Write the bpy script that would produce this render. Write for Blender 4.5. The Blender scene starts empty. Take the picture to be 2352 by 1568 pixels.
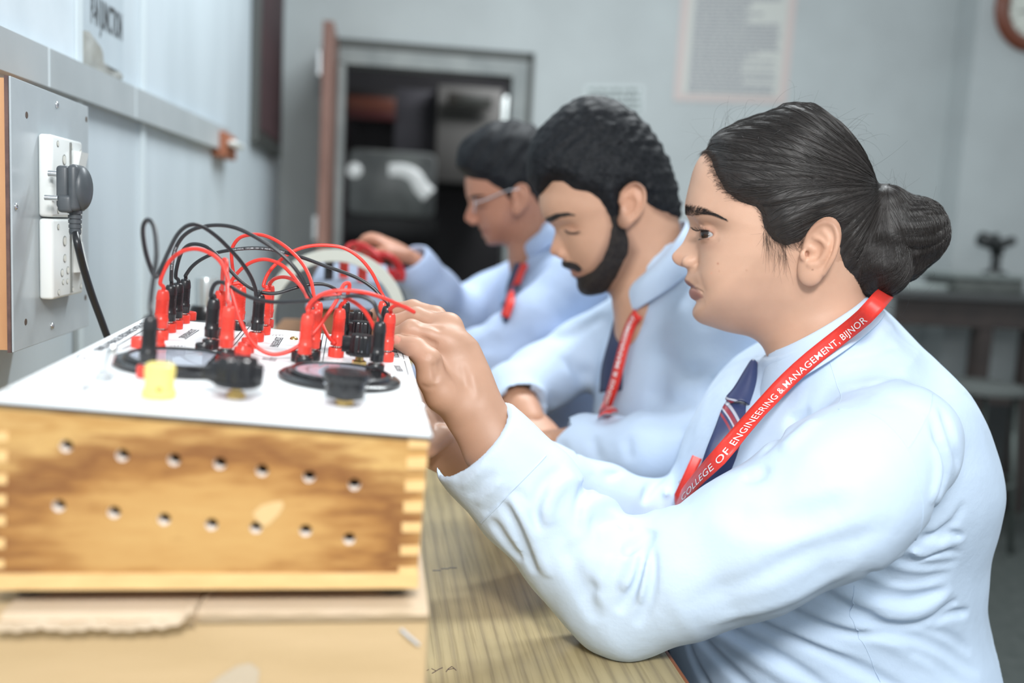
import bpy, bmesh, math, random
import numpy as np
from mathutils import Vector, Matrix
random.seed(7)
rng = np.random.default_rng(11)
scene = bpy.context.scene
COL = scene.collection

# ------------------------------------------------------------------ camera
IW, IH, FPX = 2352, 1568, 2138.0
CAMP = np.array([0.0, 0.0, 1.17])
YAW, PITCH, ROLL = math.radians(-8.45), math.radians(-6.87), math.radians(3.0)
cam_data = bpy.data.cameras.new('camera')
cam = bpy.data.objects.new('camera', cam_data)
COL.objects.link(cam)
scene.camera = cam
RM = (Matrix.Rotation(YAW, 3, 'Z') @ Matrix.Rotation(math.pi/2 + PITCH, 3, 'X') @ Matrix.Rotation(ROLL, 3, 'Z'))
cam.matrix_world = Matrix.Translation(Vector(CAMP)) @ RM.to_4x4()
cam_data.sensor_width = 36.0
cam_data.lens = FPX/IW*36.0
cam_data.clip_start = 0.02
cam_data.dof.use_dof = True
cam_data.dof.focus_distance = 0.965
cam_data.dof.aperture_fstop = 2.35
CR = np.array(RM)

# ------------------------------------------------------------------ light and exposure
scene.view_settings.view_transform = 'Standard'
scene.view_settings.look = 'None'
scene.view_settings.exposure = 0.30
scene.view_settings.gamma = 1.0
scene.view_settings.use_curve_mapping = False
world = bpy.data.worlds.new('world'); scene.world = world
world.use_nodes = True
world.node_tree.nodes['Background'].inputs[0].default_value = (0.88, 0.96, 1.0, 1)
world.node_tree.nodes['Background'].inputs[1].default_value = 0.52

def area_light(name, loc, target, size, power, color):
    l = bpy.data.lights.new(name, 'AREA'); l.energy = power; l.color = color; l.shape = 'RECTANGLE'
    l.size, l.size_y = size
    o = bpy.data.objects.new(name, l); COL.objects.link(o); o.location = loc
    d = Vector(target)-Vector(loc)
    o.rotation_euler = d.to_track_quat('-Z', 'Y').to_euler()
    return o
area_light('flash_light', (0.02, -0.42, 1.86), (0.32, 1.0, 0.95), (0.24, 0.22), 15.5, (1.0, 0.985, 0.965))
area_light('ceiling_fill_light', (0.8, 2.3, 2.95), (0.8, 2.5, 0.0), (1.3, 0.2), 56.0, (0.92, 0.98, 1.0))  # unseen ceiling light, added to brighten the back of the room
area_light('far_room_light', (1.0, 6.0, 2.6), (0.6, 6.6, 0.0), (0.8, 0.3), 16.0, (0.95, 0.97, 1.0))
area_light('ceiling_fill_light', (0.4, -1.4, 2.95), (0.4, -0.6, 0.0), (1.3, 0.3), 34.0, (0.92, 0.98, 1.0))  # another unseen ceiling light, added behind the camera as fill

# ------------------------------------------------------------------ photo measurements -> places in the room
def ray(px, py):
    px = np.asarray(px, float); py = np.asarray(py, float)
    v = np.stack([(px-IW/2)/FPX, (IH/2-py)/FPX, -np.ones_like(px)], -1)
    return v @ CR.T
def atD(px, py, D):          # at distance D along the viewing axis
    return CAMP + ray(px, py)*np.asarray(D, float)[..., None]
def atY(px, py, Y):
    r = ray(px, py); return CAMP + r*(Y/r[..., 1])[..., None]
def atX(px, py, X):
    r = ray(px, py); return CAMP + r*(X/r[..., 0])[..., None]
def atZ(px, py, Z):
    r = ray(px, py); return CAMP + r*((Z-CAMP[2])/r[..., 2])[..., None]
def at_plane(px, py, o, n):
    r = ray(px, py); t = np.dot(o-CAMP, n)/(r @ n); return CAMP + r*np.asarray(t)[..., None]
def depth_of(p):
    return float(-(CR.T @ (np.asarray(p)-CAMP))[2])

# ------------------------------------------------------------------ materials
def mat(name, color, rough=0.5, metal=0.0, **k):
    m = bpy.data.materials.new(name); m.use_nodes = True
    b = m.node_tree.nodes['Principled BSDF']
    b.inputs['Base Color'].default_value = (*color, 1)
    b.inputs['Roughness'].default_value = rough
    b.inputs['Metallic'].default_value = metal
    for kk, v in k.items():
        b.inputs[kk.replace('_', ' ')].default_value = v
    return m
def srgb(r, g, b):
    f = lambda c: (c/255/12.92) if c/255 <= 0.04045 else ((c/255+0.055)/1.055)**2.4
    return (f(r), f(g), f(b))
def N(m, t, **props):
    n = m.node_tree.nodes.new(t)
    for k, v in props.items(): setattr(n, k, v)
    return n
def L(m, a, b): m.node_tree.links.new(a, b)
def bsdf(m): return m.node_tree.nodes['Principled BSDF']
def mapped(m, scale=(1, 1, 1), coord='Object', rot=(0, 0, 0)):
    tc = N(m, 'ShaderNodeTexCoord'); mp = N(m, 'ShaderNodeMapping')
    mp.inputs['Scale'].default_value = scale; mp.inputs['Rotation'].default_value = rot
    L(m, tc.outputs[coord], mp.inputs['Vector']); return mp.outputs['Vector']
def noise(m, vec, scale, detail=3, rough=0.5, dist=0.0):
    n = N(m, 'ShaderNodeTexNoise'); n.inputs['Scale'].default_value = scale
    n.inputs['Detail'].default_value = detail; n.inputs['Roughness'].default_value = rough
    n.inputs['Distortion'].default_value = dist
    if vec is not None: L(m, vec, n.inputs['Vector'])
    return n.outputs['Fac']
def ramp(m, fac, stops):
    r = N(m, 'ShaderNodeValToRGB'); e = r.color_ramp.elements
    while len(e) < len(stops): e.new(0.5)
    for i, (p, c) in enumerate(stops):
        e[i].position = p; e[i].color = (*c, 1) if len(c) == 3 else c
    L(m, fac, r.inputs['Fac']); return r.outputs['Color']
def bump(m, fac, strength=0.2, dist=0.002):
    b = N(m, 'ShaderNodeBump'); b.inputs['Strength'].default_value = strength; b.inputs['Distance'].default_value = dist
    L(m, fac, b.inputs['Height']); L(m, b.outputs['Normal'], bsdf(m).inputs['Normal'])
def noisy(name, c0, c1, scale, rough=0.6, bstr=0.0, bdist=0.001, detail=4, mscale=(1, 1, 1), **k):
    m = mat(name, c0, rough, **k); v = mapped(m, mscale); n = noise(m, v, scale, detail)
    L(m, ramp(m, n, [(0.35, c0), (0.65, c1)]), bsdf(m).inputs['Base Color'])
    if bstr: bump(m, n, bstr, bdist)
    return m

# ------------------------------------------------------------------ object helpers
def link_mesh(name, me, material=None, parent=None, smooth=True):
    o = bpy.data.objects.new(name, me); COL.objects.link(o)
    if material is not None: me.materials.append(material)
    if smooth and len(me.polygons):
        me.polygons.foreach_set('use_smooth', np.ones(len(me.polygons), bool))
    if parent is not None:
        o.parent = parent
        o.matrix_parent_inverse = parent_world(parent).inverted()
    return o
def parent_world(o):
    m = o.matrix_basis.copy()
    if o.parent is not None: m = parent_world(o.parent) @ o.matrix_parent_inverse @ m
    return m
def mesh_of(verts, faces):
    me = bpy.data.meshes.new('m')
    me.from_pydata([tuple(map(float, v)) for v in verts], [], [tuple(map(int, f)) for f in faces]); me.update()
    return me
def obj(name, verts, faces, material=None, parent=None, smooth=True):
    return link_mesh(name, mesh_of(verts, faces), material, parent, smooth)
def from_bm(name, bm, material=None, parent=None, smooth=False):
    me = bpy.data.meshes.new('m'); bm.to_mesh(me); bm.free()
    return link_mesh(name, me, material, parent, smooth)
def empty(name, loc=(0, 0, 0)):
    o = bpy.data.objects.new(name, None); COL.objects.link(o); o.location = tuple(map(float, loc))
    o.empty_display_size = 0.02
    return o
def tag(o, label=None, cat=None, group=None, kind=None):
    if label: o['label'] = label
    if cat: o['category'] = cat
    if group: o['group'] = group
    if kind: o['kind'] = kind
    return o
class MB:                     # a small mesh collector: everything added becomes ONE object
    def __init__(s): s.v = []; s.f = []
    def add(s, v, f):
        n = len(s.v); s.v += [tuple(map(float, p)) for p in v]; s.f += [tuple(i+n for i in q) for q in f]; return s
    def box(s, lo, hi, M=None):
        x0, y0, z0 = lo; x1, y1, z1 = hi
        v = [(x0, y0, z0), (x1, y0, z0), (x1, y1, z0), (x0, y1, z0), (x0, y0, z1), (x1, y0, z1), (x1, y1, z1), (x0, y1, z1)]
        if M is not None: v = [tuple(M @ Vector(p)) for p in v]
        return s.add(v, [(0, 3, 2, 1), (4, 5, 6, 7), (0, 1, 5, 4), (1, 2, 6, 5), (2, 3, 7, 6), (3, 0, 4, 7)])
    def rbox(s, lo, hi, bev, seg=2, M=None):
        bm = bmesh.new(); bmesh.ops.create_cube(bm, size=1.0)
        lo = Vector(lo); hi = Vector(hi)
        for v in bm.verts: v.co = Vector([(lo[i]+hi[i])/2 + v.co[i]*(hi[i]-lo[i]) for i in range(3)])
        bmesh.ops.bevel(bm, geom=bm.edges[:], offset=bev, segments=seg, profile=0.5, affect='EDGES')
        if M is not None: bmesh.ops.transform(bm, matrix=M, verts=bm.verts)
        bm.verts.index_update()
        s.add([v.co for v in bm.verts], [[v.index for v in f.verts] for f in bm.faces]); bm.free(); return s
    def lathe(s, prof, o, axis, seg=24, ribs=None, caps=(True, True)):
        # prof: (r, h) pairs along axis from point o
        a = Vector(axis).normalized(); u = a.orthogonal().normalized(); w = a.cross(u); o = Vector(o)
        v = []; f = []
        for j, (r, h) in enumerate(prof):
            for i in range(seg):
                t = 2*math.pi*i/seg; rr = r*(ribs(t, j) if ribs else 1)
                v.append(o + a*h + (u*math.cos(t)+w*math.sin(t))*rr)
        for j in range(len(prof)-1):
            for i in range(seg):
                k = (i+1) % seg; f.append((j*seg+i, j*seg+k, (j+1)*seg+k, (j+1)*seg+i))
        if prof[0][0] > 1e-7 and caps[0]: f.append(tuple(range(seg-1, -1, -1)))
        if prof[-1][0] > 1e-7 and caps[1]: f.append(tuple((len(prof)-1)*seg+i for i in range(seg)))
        return s.add(v, f)
    def tube(s, pts, r, seg=8, cap=True):
        pts = np.asarray(pts, float); n = len(pts)
        rr = np.broadcast_to(np.asarray(r, float), (n,))
        T = np.gradient(pts, axis=0); T /= np.linalg.norm(T, axis=1)[:, None]+1e-12
        u = np.cross(T[0], [0.3, 0.2, 0.9]); u /= np.linalg.norm(u)
        v = []; f = []
        for i in range(n):
            u = u - T[i]*np.dot(u, T[i]); u /= np.linalg.norm(u)+1e-12; w = np.cross(T[i], u)
            for k in range(seg):
                t = 2*math.pi*k/seg; v.append(pts[i]+(u*math.cos(t)+w*math.sin(t))*rr[i])
        for i in range(n-1):
            for k in range(seg):
                q = (k+1) % seg; f.append((i*seg+k, i*seg+q, (i+1)*seg+q, (i+1)*seg+k))
        if cap: f += [tuple(range(seg-1, -1, -1)), tuple((n-1)*seg+k for k in range(seg))]
        return s.add(v, f)
    def build(s, name, material, parent=None, smooth=False):
        o = obj(name, s.v, s.f, material, parent, smooth); return o
def auto_smooth(o, deg=35):
    me = o.data
    me.polygons.foreach_set('use_smooth', np.ones(len(me.polygons), bool))
    bm = bmesh.new(); bm.from_mesh(me); ca = math.radians(deg)
    for e in bm.edges:
        if len(e.link_faces) == 2 and e.calc_face_angle(0) > ca: e.smooth = False
    bm.to_mesh(me); bm.free(); return o
def spline(pts, n, closed=False):
    P = np.asarray(pts, float); m = len(P)
    if closed: Q = np.vstack([P[-1], P, P[0], P[1]]); segs = m
    else: Q = np.vstack([2*P[0]-P[1], P, 2*P[-1]-P[-2]]); segs = m-1
    # centripetal-like parameter spread by chord length
    d = np.linalg.norm(np.diff(Q[1:segs+2], axis=0), axis=1)+1e-9; c = np.concatenate([[0], np.cumsum(d)]); t = np.linspace(0, c[-1], n, endpoint=not closed)
    out = []
    for x in t:
        i = min(int(np.searchsorted(c, x, 'right')-1), segs-1); u = (x-c[i])/d[i]
        p0, p1, p2, p3 = Q[i], Q[i+1], Q[i+2], Q[i+3]
        h = d[i]; dm = d[i-1] if i > 0 else h; dp = d[i+1] if i < segs-1 else h
        m1 = (p2-p0)/(dm+h)*h; m2 = (p3-p1)/(h+dp)*h
        out.append((2*u**3-3*u**2+1)*p1+(u**3-2*u**2+u)*m1+(-2*u**3+3*u**2)*p2+(u**3-u**2)*m2)
    return np.array(out)
def text_mesh(txt, size, bold=0.0, extrude=0.0, shear=0.0, spacing=1.0):
    c = bpy.data.curves.new('t', 'FONT'); c.body = txt; c.size = size; c.offset = bold; c.extrude = extrude
    c.shear = shear; c.space_character = spacing; c.resolution_u = 3
    o = bpy.data.objects.new('t', c); COL.objects.link(o)
    dg = bpy.context.evaluated_depsgraph_get(); dg.update()
    me = o.evaluated_get(dg).to_mesh()
    v = np.array([x.co[:] for x in me.vertices]); f = [tuple(p.vertices) for p in me.polygons]
    o.evaluated_get(dg).to_mesh_clear()
    bpy.data.objects.remove(o); bpy.data.curves.remove(c)
    return v, f
# ------------------------------------------------------------------ implicit surface modelling
F32 = np.float32
def A3(p): return np.asarray(p, F32)
def smin(a, b, k):
    h = np.maximum(k-np.abs(a-b), 0)/k
    return np.minimum(a, b)-h*h*k*0.25
def smax(a, b, k): return -smin(-a, -b, k)
def length(v): return np.sqrt((v*v).sum(-1))
def capsule(P, a, b, ra, rb):
    a = A3(a); b = A3(b); ab = b-a; t = np.clip(((P-a) @ ab)/max(float(ab @ ab), 1e-12), 0, 1)
    return length(P-a-t[:, None]*ab)-(ra+(rb-ra)*t)
def chain(P, pts, rad, k=0.0):
    d = None
    for i in range(len(pts)-1):
        c = capsule(P, pts[i], pts[i+1], rad[i], rad[i+1])
        d = c if d is None else (smin(d, c, k) if k else np.minimum(d, c))
    return d
def ellipsoid(P, c, r, M=None):
    q = P-A3(c)
    if M is not None: q = q @ np.asarray(M, F32)     # columns of M are the axes
    q2 = q/A3(r); k0 = length(q2); k1 = length(q2/A3(r))
    return k0*(k0-1)/np.maximum(k1, 1e-9)
def flat_chain(P, pts, ra, rb, W):
    # capsule chain of elliptical section: ra in general, rb along unit axis W
    d = None; W = A3(W)
    for i in range(len(pts)-1):
        a = A3(pts[i]); b = A3(pts[i+1]); ab = b-a
        t = np.clip(((P-a) @ ab)/max(float(ab @ ab), 1e-12), 0, 1); q = P-a-t[:, None]*ab
        w = q @ W; r1 = ra[i]+(ra[i+1]-ra[i])*t; r2 = rb[i]+(rb[i+1]-rb[i])*t
        u2 = np.maximum((q*q).sum(-1)-w*w, 0); g = np.sqrt(u2/(r1*r1)+w*w/(r2*r2))
        c = (g-1)*np.minimum(r1, r2)
        d = c if d is None else smin(d, c, 0.01)
    return d
def poly_sd(X, Z, poly):      # signed distance to a closed polygon, positive inside
    poly = np.asarray(poly, F32); n = len(poly)
    d = np.full(X.shape, 1e9, F32); s = np.zeros(X.shape, bool)
    for i in range(n):
        ax, az = poly[i]; bx, bz = poly[(i+1) % n]
        ex, ez = bx-ax, bz-az; wx, wz = X-ax, Z-az
        t = np.clip((wx*ex+wz*ez)/(ex*ex+ez*ez+1e-12), 0, 1)
        d = np.minimum(d, (wx-ex*t)**2+(wz-ez*t)**2)
        if abs(ez) > 1e-12:
            c = ((az > Z) != (bz > Z)) & (X < ex*(Z-az)/ez+ax); s ^= c
    return np.where(s, 1, -1)*np.sqrt(d)
class Folds:                  # creases and ridges along 3D polylines
    def __init__(s): s.items = []
    def add(s, pts, amp, sig, taper=True):
        s.items.append((A3(pts), float(amp), float(sig), taper)); return s
    def __call__(s, P):
        out = np.zeros(len(P), F32)
        lo = P.min(0); hi = P.max(0)
        for pts, amp, sig, taper in s.items:
            R = 2.6*sig
            if (pts.max(0)+R < lo).any() or (pts.min(0)-R > hi).any(): continue
            m = ((P > pts.min(0)-R) & (P < pts.max(0)+R)).all(1)
            if not m.any(): continue
            Q = P[m]; best = np.full(len(Q), 1e9, F32); tt = np.zeros(len(Q), F32); n = len(pts)-1
            for i in range(n):
                a = pts[i]; ab = pts[i+1]-a; t = np.clip(((Q-a) @ ab)/(ab @ ab+1e-12), 0, 1)
                d = ((Q-a-t[:, None]*ab)**2).sum(1); u = d < best
                best = np.where(u, d, best); tt = np.where(u, (i+t)/n, tt)
            e = np.exp(-best/(sig*sig))
            if taper: e = e*np.clip(np.minimum(tt, 1-tt)*5, 0, 1)
            out[m] += amp*e
        return out
def field_grad(f, P, e=0.0008):
    P = A3(P); g = np.zeros_like(P)
    for i in range(3):
        d = np.zeros(3, F32); d[i] = e; g[:, i] = f(P+d)-f(P-d)
    return g/(np.linalg.norm(g, axis=1)[:, None]+1e-12)
def hit(f, px, py, d0=0.4, d1=2.5, it=90, scale=0.8):
    px = np.atleast_1d(np.asarray(px, float)); py = np.atleast_1d(np.asarray(py, float))
    r = ray(px, py); ln = np.linalg.norm(r, axis=1); t = np.full(len(px), d0)
    for _ in range(it):
        P = CAMP+r*t[:, None]; d = f(A3(P)); t = np.minimum(t+np.where(np.abs(d) > 1e-5, d, 0)*scale/ln, d1)
    return CAMP+r*t[:, None]
def snap(f, P, it=6):
    P = A3(P)
    for _ in range(it): P = P-(f(P)*0.9)[:, None]*field_grad(f, P)
    return P.astype(float)
def surface_nets(f, lo, hi, h, B=8, margin=1.6):
    lo = np.asarray(lo, float); hi = np.asarray(hi, float)
    nb = np.ceil((hi-lo)/(h*B)).astype(int)
    bi = np.stack(np.meshgrid(*[np.arange(n) for n in nb], indexing='ij'), -1).reshape(-1, 3)
    cen = lo+(bi+0.5)*h*B
    keep = np.zeros(len(bi), bool)
    for s in range(0, len(bi), 60000):
        d = f(A3(cen[s:s+60000])); keep[s:s+60000] = np.abs(d) < h*B*0.87*margin
    bi = bi[keep]
    c = np.stack(np.meshgrid(*[np.arange(B+1)]*3, indexing='ij'), -1).reshape(-1, 3)
    CH = 150
    NG = nb*B+2
    VID = []; VP = []; QD = []
    def gid(ix): return (ix[..., 0]*NG[1]+ix[..., 1])*NG[2]+ix[..., 2]
    cells = np.stack(np.meshgrid(*[np.arange(B)]*3, indexing='ij'), -1).reshape(-1, 3)
    offs = np.array([[0, 0, 0], [1, 0, 0], [0, 1, 0], [1, 1, 0], [0, 0, 1], [1, 0, 1], [0, 1, 1], [1, 1, 1]])
    edges = [(0, 1), (2, 3), (4, 5), (6, 7), (0, 2), (1, 3), (4, 6), (5, 7), (0, 4), (1, 5), (2, 6), (3, 7)]
    for s in range(0, len(bi), CH):
        b = bi[s:s+CH]*B; G = b[:, None, :]+c[None]
        P = A3(lo+G.reshape(-1, 3)*h)
        V = f(P).reshape(len(b), B+1, B+1, B+1)
        sg = V < 0
        cs = [sg[:, o[0]:o[0]+B, o[1]:o[1]+B, o[2]:o[2]+B] for o in offs]
        cv = [V[:, o[0]:o[0]+B, o[1]:o[1]+B, o[2]:o[2]+B] for o in offs]
        tot = sum(x.astype(np.int8) for x in cs); act = (tot > 0) & (tot < 8)
        if act.any():
            w = np.argwhere(act); base = b[w[:, 0]]+w[:, 1:]
            vals = np.stack([x[act] for x in cv], 1); acc = np.zeros((len(w), 3)); cnt = np.zeros(len(w))
            for i, j in edges:
                m = (vals[:, i] < 0) != (vals[:, j] < 0)
                t = np.where(m, vals[:, i]/np.where(m, vals[:, i]-vals[:, j], 1), 0)
                p = offs[i]+(offs[j]-offs[i])*t[:, None]; acc += p*m[:, None]; cnt += m
            VID.append(gid(base)); VP.append(lo+(base+acc/cnt[:, None])*h)
        for ax in range(3):
            sl1 = [slice(0, B)]*3; sl2 = [slice(0, B)]*3; sl2[ax] = slice(1, B+1)
            a0 = sg[(slice(None), *sl1)]; a1 = sg[(slice(None), *sl2)]; m = a0 != a1
            if not m.any(): continue
            w = np.argwhere(m); g = b[w[:, 0]]+w[:, 1:]; ins = a0[m]
            u, v = (ax+1) % 3, (ax+2) % 3
            ok = (g[:, u] > 0) & (g[:, v] > 0); g = g[ok]; ins = ins[ok]
            du = np.zeros(3, int); du[u] = 1; dv = np.zeros(3, int); dv[v] = 1
            q = np.stack([gid(g), gid(g-du), gid(g-du-dv), gid(g-dv)], 1)
            q[~ins] = q[~ins][:, ::-1]
            QD.append(q)
    vid = np.concatenate(VID); vp = np.concatenate(VP); q = np.concatenate(QD)
    o = np.argsort(vid); vid = vid[o]; vp = vp[o]
    k = np.searchsorted(vid, q); k = np.minimum(k, len(vid)-1); ok = (vid[k] == q).all(1)
    return vp, k[ok]
def np_mesh(name, V, Q, material, parent=None):
    me = bpy.data.meshes.new(name); n, m = len(V), len(Q)
    me.vertices.add(n); me.vertices.foreach_set('co', np.asarray(V, F32).ravel())
    me.loops.add(m*4); me.loops.foreach_set('vertex_index', np.asarray(Q, np.int32).ravel())
    me.polygons.add(m); me.polygons.foreach_set('loop_start', np.arange(0, m*4, 4, dtype=np.int32))
    me.update(calc_edges=True); me.validate()
    return link_mesh(name, me, material, parent, True)
def relax(V, Q, n=1, a=0.5):
    E = np.concatenate([Q[:, [0, 1]], Q[:, [1, 2]], Q[:, [2, 3]], Q[:, [3, 0]]])
    for _ in range(n):
        S = np.zeros_like(V); C = np.zeros(len(V))
        for i in range(3):
            S[:, i] = np.bincount(E[:, 0], V[E[:, 1], i], len(V))+np.bincount(E[:, 1], V[E[:, 0], i], len(V))
        C = np.bincount(E[:, 0], minlength=len(V))+np.bincount(E[:, 1], minlength=len(V))
        V = V*(1-a)+a*S/np.maximum(C, 1)[:, None]
    return V
def set_color(o, cols, name='Col'):
    at = o.data.color_attributes.new(name, 'FLOAT_COLOR', 'POINT')
    c = np.ones((len(o.data.vertices), 4), F32); c[:, :3] = cols; at.data.foreach_set('color', c.ravel())
def wob(P, f, s=0.0):         # cheap smooth noise
    x, y, z = P[:, 0]*f+s, P[:, 1]*f+1.3*s, P[:, 2]*f-0.7*s
    return (np.sin(x+1.7*np.sin(y*0.9+z*0.6))*np.cos(y*1.1+1.3*np.sin(z+x*0.5))+np.sin(z*1.3+1.1*np.sin(x*0.8-y)))*0.5

def largest(V, Q):            # keeps the largest connected piece
    lab = np.arange(len(V))
    E = np.concatenate([Q[:, [0, 1]], Q[:, [1, 2]], Q[:, [2, 3]]])
    while True:
        m = np.minimum(lab[E[:, 0]], lab[E[:, 1]]); n = lab.copy(); np.minimum.at(n, E[:, 0], m); np.minimum.at(n, E[:, 1], m); n = n[n]
        if (n == lab).all(): break
        lab = n
    best = np.argmax(np.bincount(lab)); k = lab == best; idx = np.cumsum(k)-1; q = Q[k[Q[:, 0]]]
    return V[k], idx[q]
# ------------------------------------------------------------------ heads
class Head:
    """Side-built head: an in-plane outline (front, chin, nape, crown), a width that changes with height,
    nose and lips standing out near the mid-plane, sockets, lids, wings of the nose and an ear."""
    def __init__(s, cx, cy, D, turn=0.0, tilt=0.0):
        s.D = D; s.O = atD(cx, cy, D)
        Lv = CAMP-s.O; Lv /= np.linalg.norm(Lv)
        up = CR @ np.array([0, 1.0, 0]); up = up-Lv*np.dot(up, Lv); up /= np.linalg.norm(up)
        for sg_ in (1, -1):            # turn > 0 shows a little more of the face's front
            R = np.array(Matrix.Rotation(math.radians(turn*sg_), 3, Vector(up))); L2 = R @ Lv
            if np.dot(L2, CR @ np.array([-1.0, 0, 0])) < np.dot(Lv, CR @ np.array([-1.0, 0, 0])) or turn == 0: break
        Lv = L2
        Fw = np.cross(Lv, up); s.F = -np.cross(up, Lv) if np.dot(Fw, CR @ np.array([-1.0, 0, 0])) > 0 else np.cross(up, Lv)
        if np.dot(s.F, CR @ np.array([-1.0, 0, 0])) < 0: s.F = -s.F
        s.U = up; s.L = Lv
        s.M = np.stack([s.F, s.L, s.U], 1)       # local (fwd, side, up) -> world
        s.k = D/FPX                               # metres per photo pixel at the head
        s.tilt = math.radians(tilt)
    def loc(s, px, py, y=0.0):
        p = at_plane(px, py, s.O+s.L*y, s.L); q = (p-s.O) @ s.M
        return np.array([q[..., 0], q[..., 2]]).T if np.ndim(px) else np.array([q[0], q[2]])
    def P3(s, px, py, y):                         # local 3D point seen at a photo position with side offset y
        a = s.loc(px, py, y); return np.array([a[0], y, a[1]])
    def world(s, Q): return np.asarray(Q, float) @ s.M.T+s.O
    def local(s, P): return ((P-A3(s.O)) @ A3(s.M))
    def table(s, pts, c, sm=3):
        q = s.loc(np.array([p[0] for p in pts], float), np.array([p[1] for p in pts], float))-c
        q = spline(q, 500, closed=True)
        th = np.arctan2(q[:, 1], q[:, 0]); r = np.hypot(q[:, 0], q[:, 1])
        o = np.argsort(th); th, r = th[o], r[o]
        g = np.linspace(-math.pi, math.pi, 1441)
        R = np.interp(g, np.r_[th[-1]-2*math.pi, th, th[0]+2*math.pi], np.r_[r[-1], r, r[0]])
        kx = np.exp(-0.5*(np.arange(-12, 13)/sm)**2); kx /= kx.sum()
        R = np.convolve(np.r_[R[-13:-1], R, R[1:13]], kx, 'valid')
        return R.astype(F32)
    def setup(s, center, base, mid, sig, width, nexp=2.25, sm=3):
        s.c = s.loc(*center); s.g = np.linspace(-math.pi, math.pi, 1441).astype(F32)
        s.Rb = s.table(base, s.c, 8); s.Rm = s.table(mid, s.c, sm)
        s.dR = np.maximum(s.Rm-s.Rb, -0.004)
        a = []; v = []
        for px, py, w in sig:
            q = s.loc(px, py)-s.c; a.append(math.atan2(q[1], q[0])); v.append(w)
        o = np.argsort(a); s.sg = np.interp(s.g, np.array(a)[o], np.array(v)[o]).astype(F32)
        s.wz = np.array([w[0] for w in width], F32); s.ww = np.array([w[1] for w in width], F32); s.n = nexp
    def zt(s, x, z):                              # height along the tilted face axis
        return z*math.cos(s.tilt)-x*math.sin(s.tilt)
    def skull(s, Q, extra=0.0):
        x = Q[:, 0]-s.c[0]; z = Q[:, 2]-s.c[1]; y = np.abs(Q[:, 1])
        rho = np.hypot(x, z)+1e-6; th = np.arctan2(z, x); i = (th+math.pi)*(1440/(2*math.pi))
        i0 = np.clip(i.astype(np.int32), 0, 1439); f = i-i0
        lin = lambda T: T[i0]*(1-f)+T[i0+1]*f
        R = lin(s.Rb)+lin(s.dR)*np.exp(-(y/lin(s.sg))**2.3)
        W = np.interp(s.zt(x, z), s.wz, s.ww).astype(F32)
        n = s.n
        q = ((rho/R)**n+(y/W)**n)**(1/n)
        r = np.sqrt(rho*rho+y*y)
        return r*(1-1/np.maximum(q, 0.05))-extra
def gauss(Q, c, r, amp):
    d = ((Q-A3(c))/A3(r)); return amp*np.exp(-(d*d).sum(1))
def strands(paths, r0, r1=None, name='strands', seg=3, rad=None):
    """paths (n, m, 3) -> one mesh arrays of thin tapered strands"""
    P = np.asarray(paths, float); n, m, _ = P.shape
    T = np.gradient(P, axis=1); T /= np.linalg.norm(T, axis=2)[..., None]+1e-12
    ref = np.array([0.31, 0.87, 0.38]); u = np.cross(T, ref); u /= np.linalg.norm(u, axis=2)[..., None]+1e-12
    w = np.cross(T, u); t = np.linspace(0, 1, m)
    r = (r0*(1-t)+(r0*0.25 if r1 is None else r1)*t)[None, :, None]*np.ones((n, 1, 1))
    if rad is not None: r = r*np.asarray(rad)[:, None, None]
    V = np.stack([P+(u*math.cos(2*math.pi*k/seg)+w*math.sin(2*math.pi*k/seg))*r for k in range(seg)], 2)   # n,m,seg,3
    idx = np.arange(n*m*seg).reshape(n, m, seg)
    a = idx[:, :-1, :]; b = idx[:, 1:, :]; a2 = np.roll(a, -1, 2); b2 = np.roll(b, -1, 2)
    Qd = np.stack([a, a2, b2, b], -1).reshape(-1, 4)
    return V.reshape(-1, 3), Qd
def join_quads(parts):
    V = []; Q = []; n = 0
    for v, q in parts:
        V.append(v); Q.append(np.asarray(q)+n); n += len(v)
    return np.concatenate(V), np.concatenate(Q)

def skin_material(name, base, dark):
    m = mat(name, base, 0.47); b = bsdf(m)
    v = mapped(m); n = noise(m, v, 900, 3); n2 = noise(m, v, 28, 4)
    at = N(m, 'ShaderNodeAttribute', attribute_name='Col')
    mx = N(m, 'ShaderNodeMix', data_type='RGBA', blend_type='MULTIPLY'); mx.inputs[0].default_value = 1.0
    L(m, ramp(m, n2, [(0.3, tuple(c*0.94 for c in base)), (0.7, tuple(min(1, c*1.04) for c in base))]), mx.inputs[6])
    L(m, at.outputs['Color'], mx.inputs[7]); L(m, mx.outputs[2], b.inputs['Base Color'])
    b.inputs['Subsurface Weight'].default_value = 0.12; b.inputs['Subsurface Radius'].default_value = (0.012, 0.005, 0.003)
    b.inputs['Subsurface Scale'].default_value = 0.35; b.inputs['Specular IOR Level'].default_value = 0.42
    bump(m, n, 0.13, 0.0006); return m
def hair_material(name, c0, c1, rough=0.36, spec=0.5):
    m = mat(name, c0, rough); b = bsdf(m)
    v = mapped(m, (1, 1, 1)); n = noise(m, v, 160, 2)
    L(m, ramp(m, n, [(0.35, c0), (0.65, c1)]), b.inputs['Base Color'])
    b.inputs['Specular IOR Level'].default_value = spec
    bump(m, n, 0.25, 0.001); return m
def strip_mesh(rows, close=False):
    rows = np.array(rows); m, n, _ = rows.shape; V = rows.reshape(-1, 3); Fs = []
    for i in range(m-1):
        for j in range(n if close else n-1):
            k = (j+1) % n; Fs.append((i*n+j, i*n+k, (i+1)*n+k, (i+1)*n+j))
    return V, Fs
def solid(o, th, off=0, lvl=0):
    s_ = o.modifiers.new('thick', 'SOLIDIFY'); s_.thickness = th; s_.offset = off
    if lvl: b_ = o.modifiers.new('sub', 'SUBSURF'); b_.levels = lvl; b_.render_levels = lvl
    return o
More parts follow.
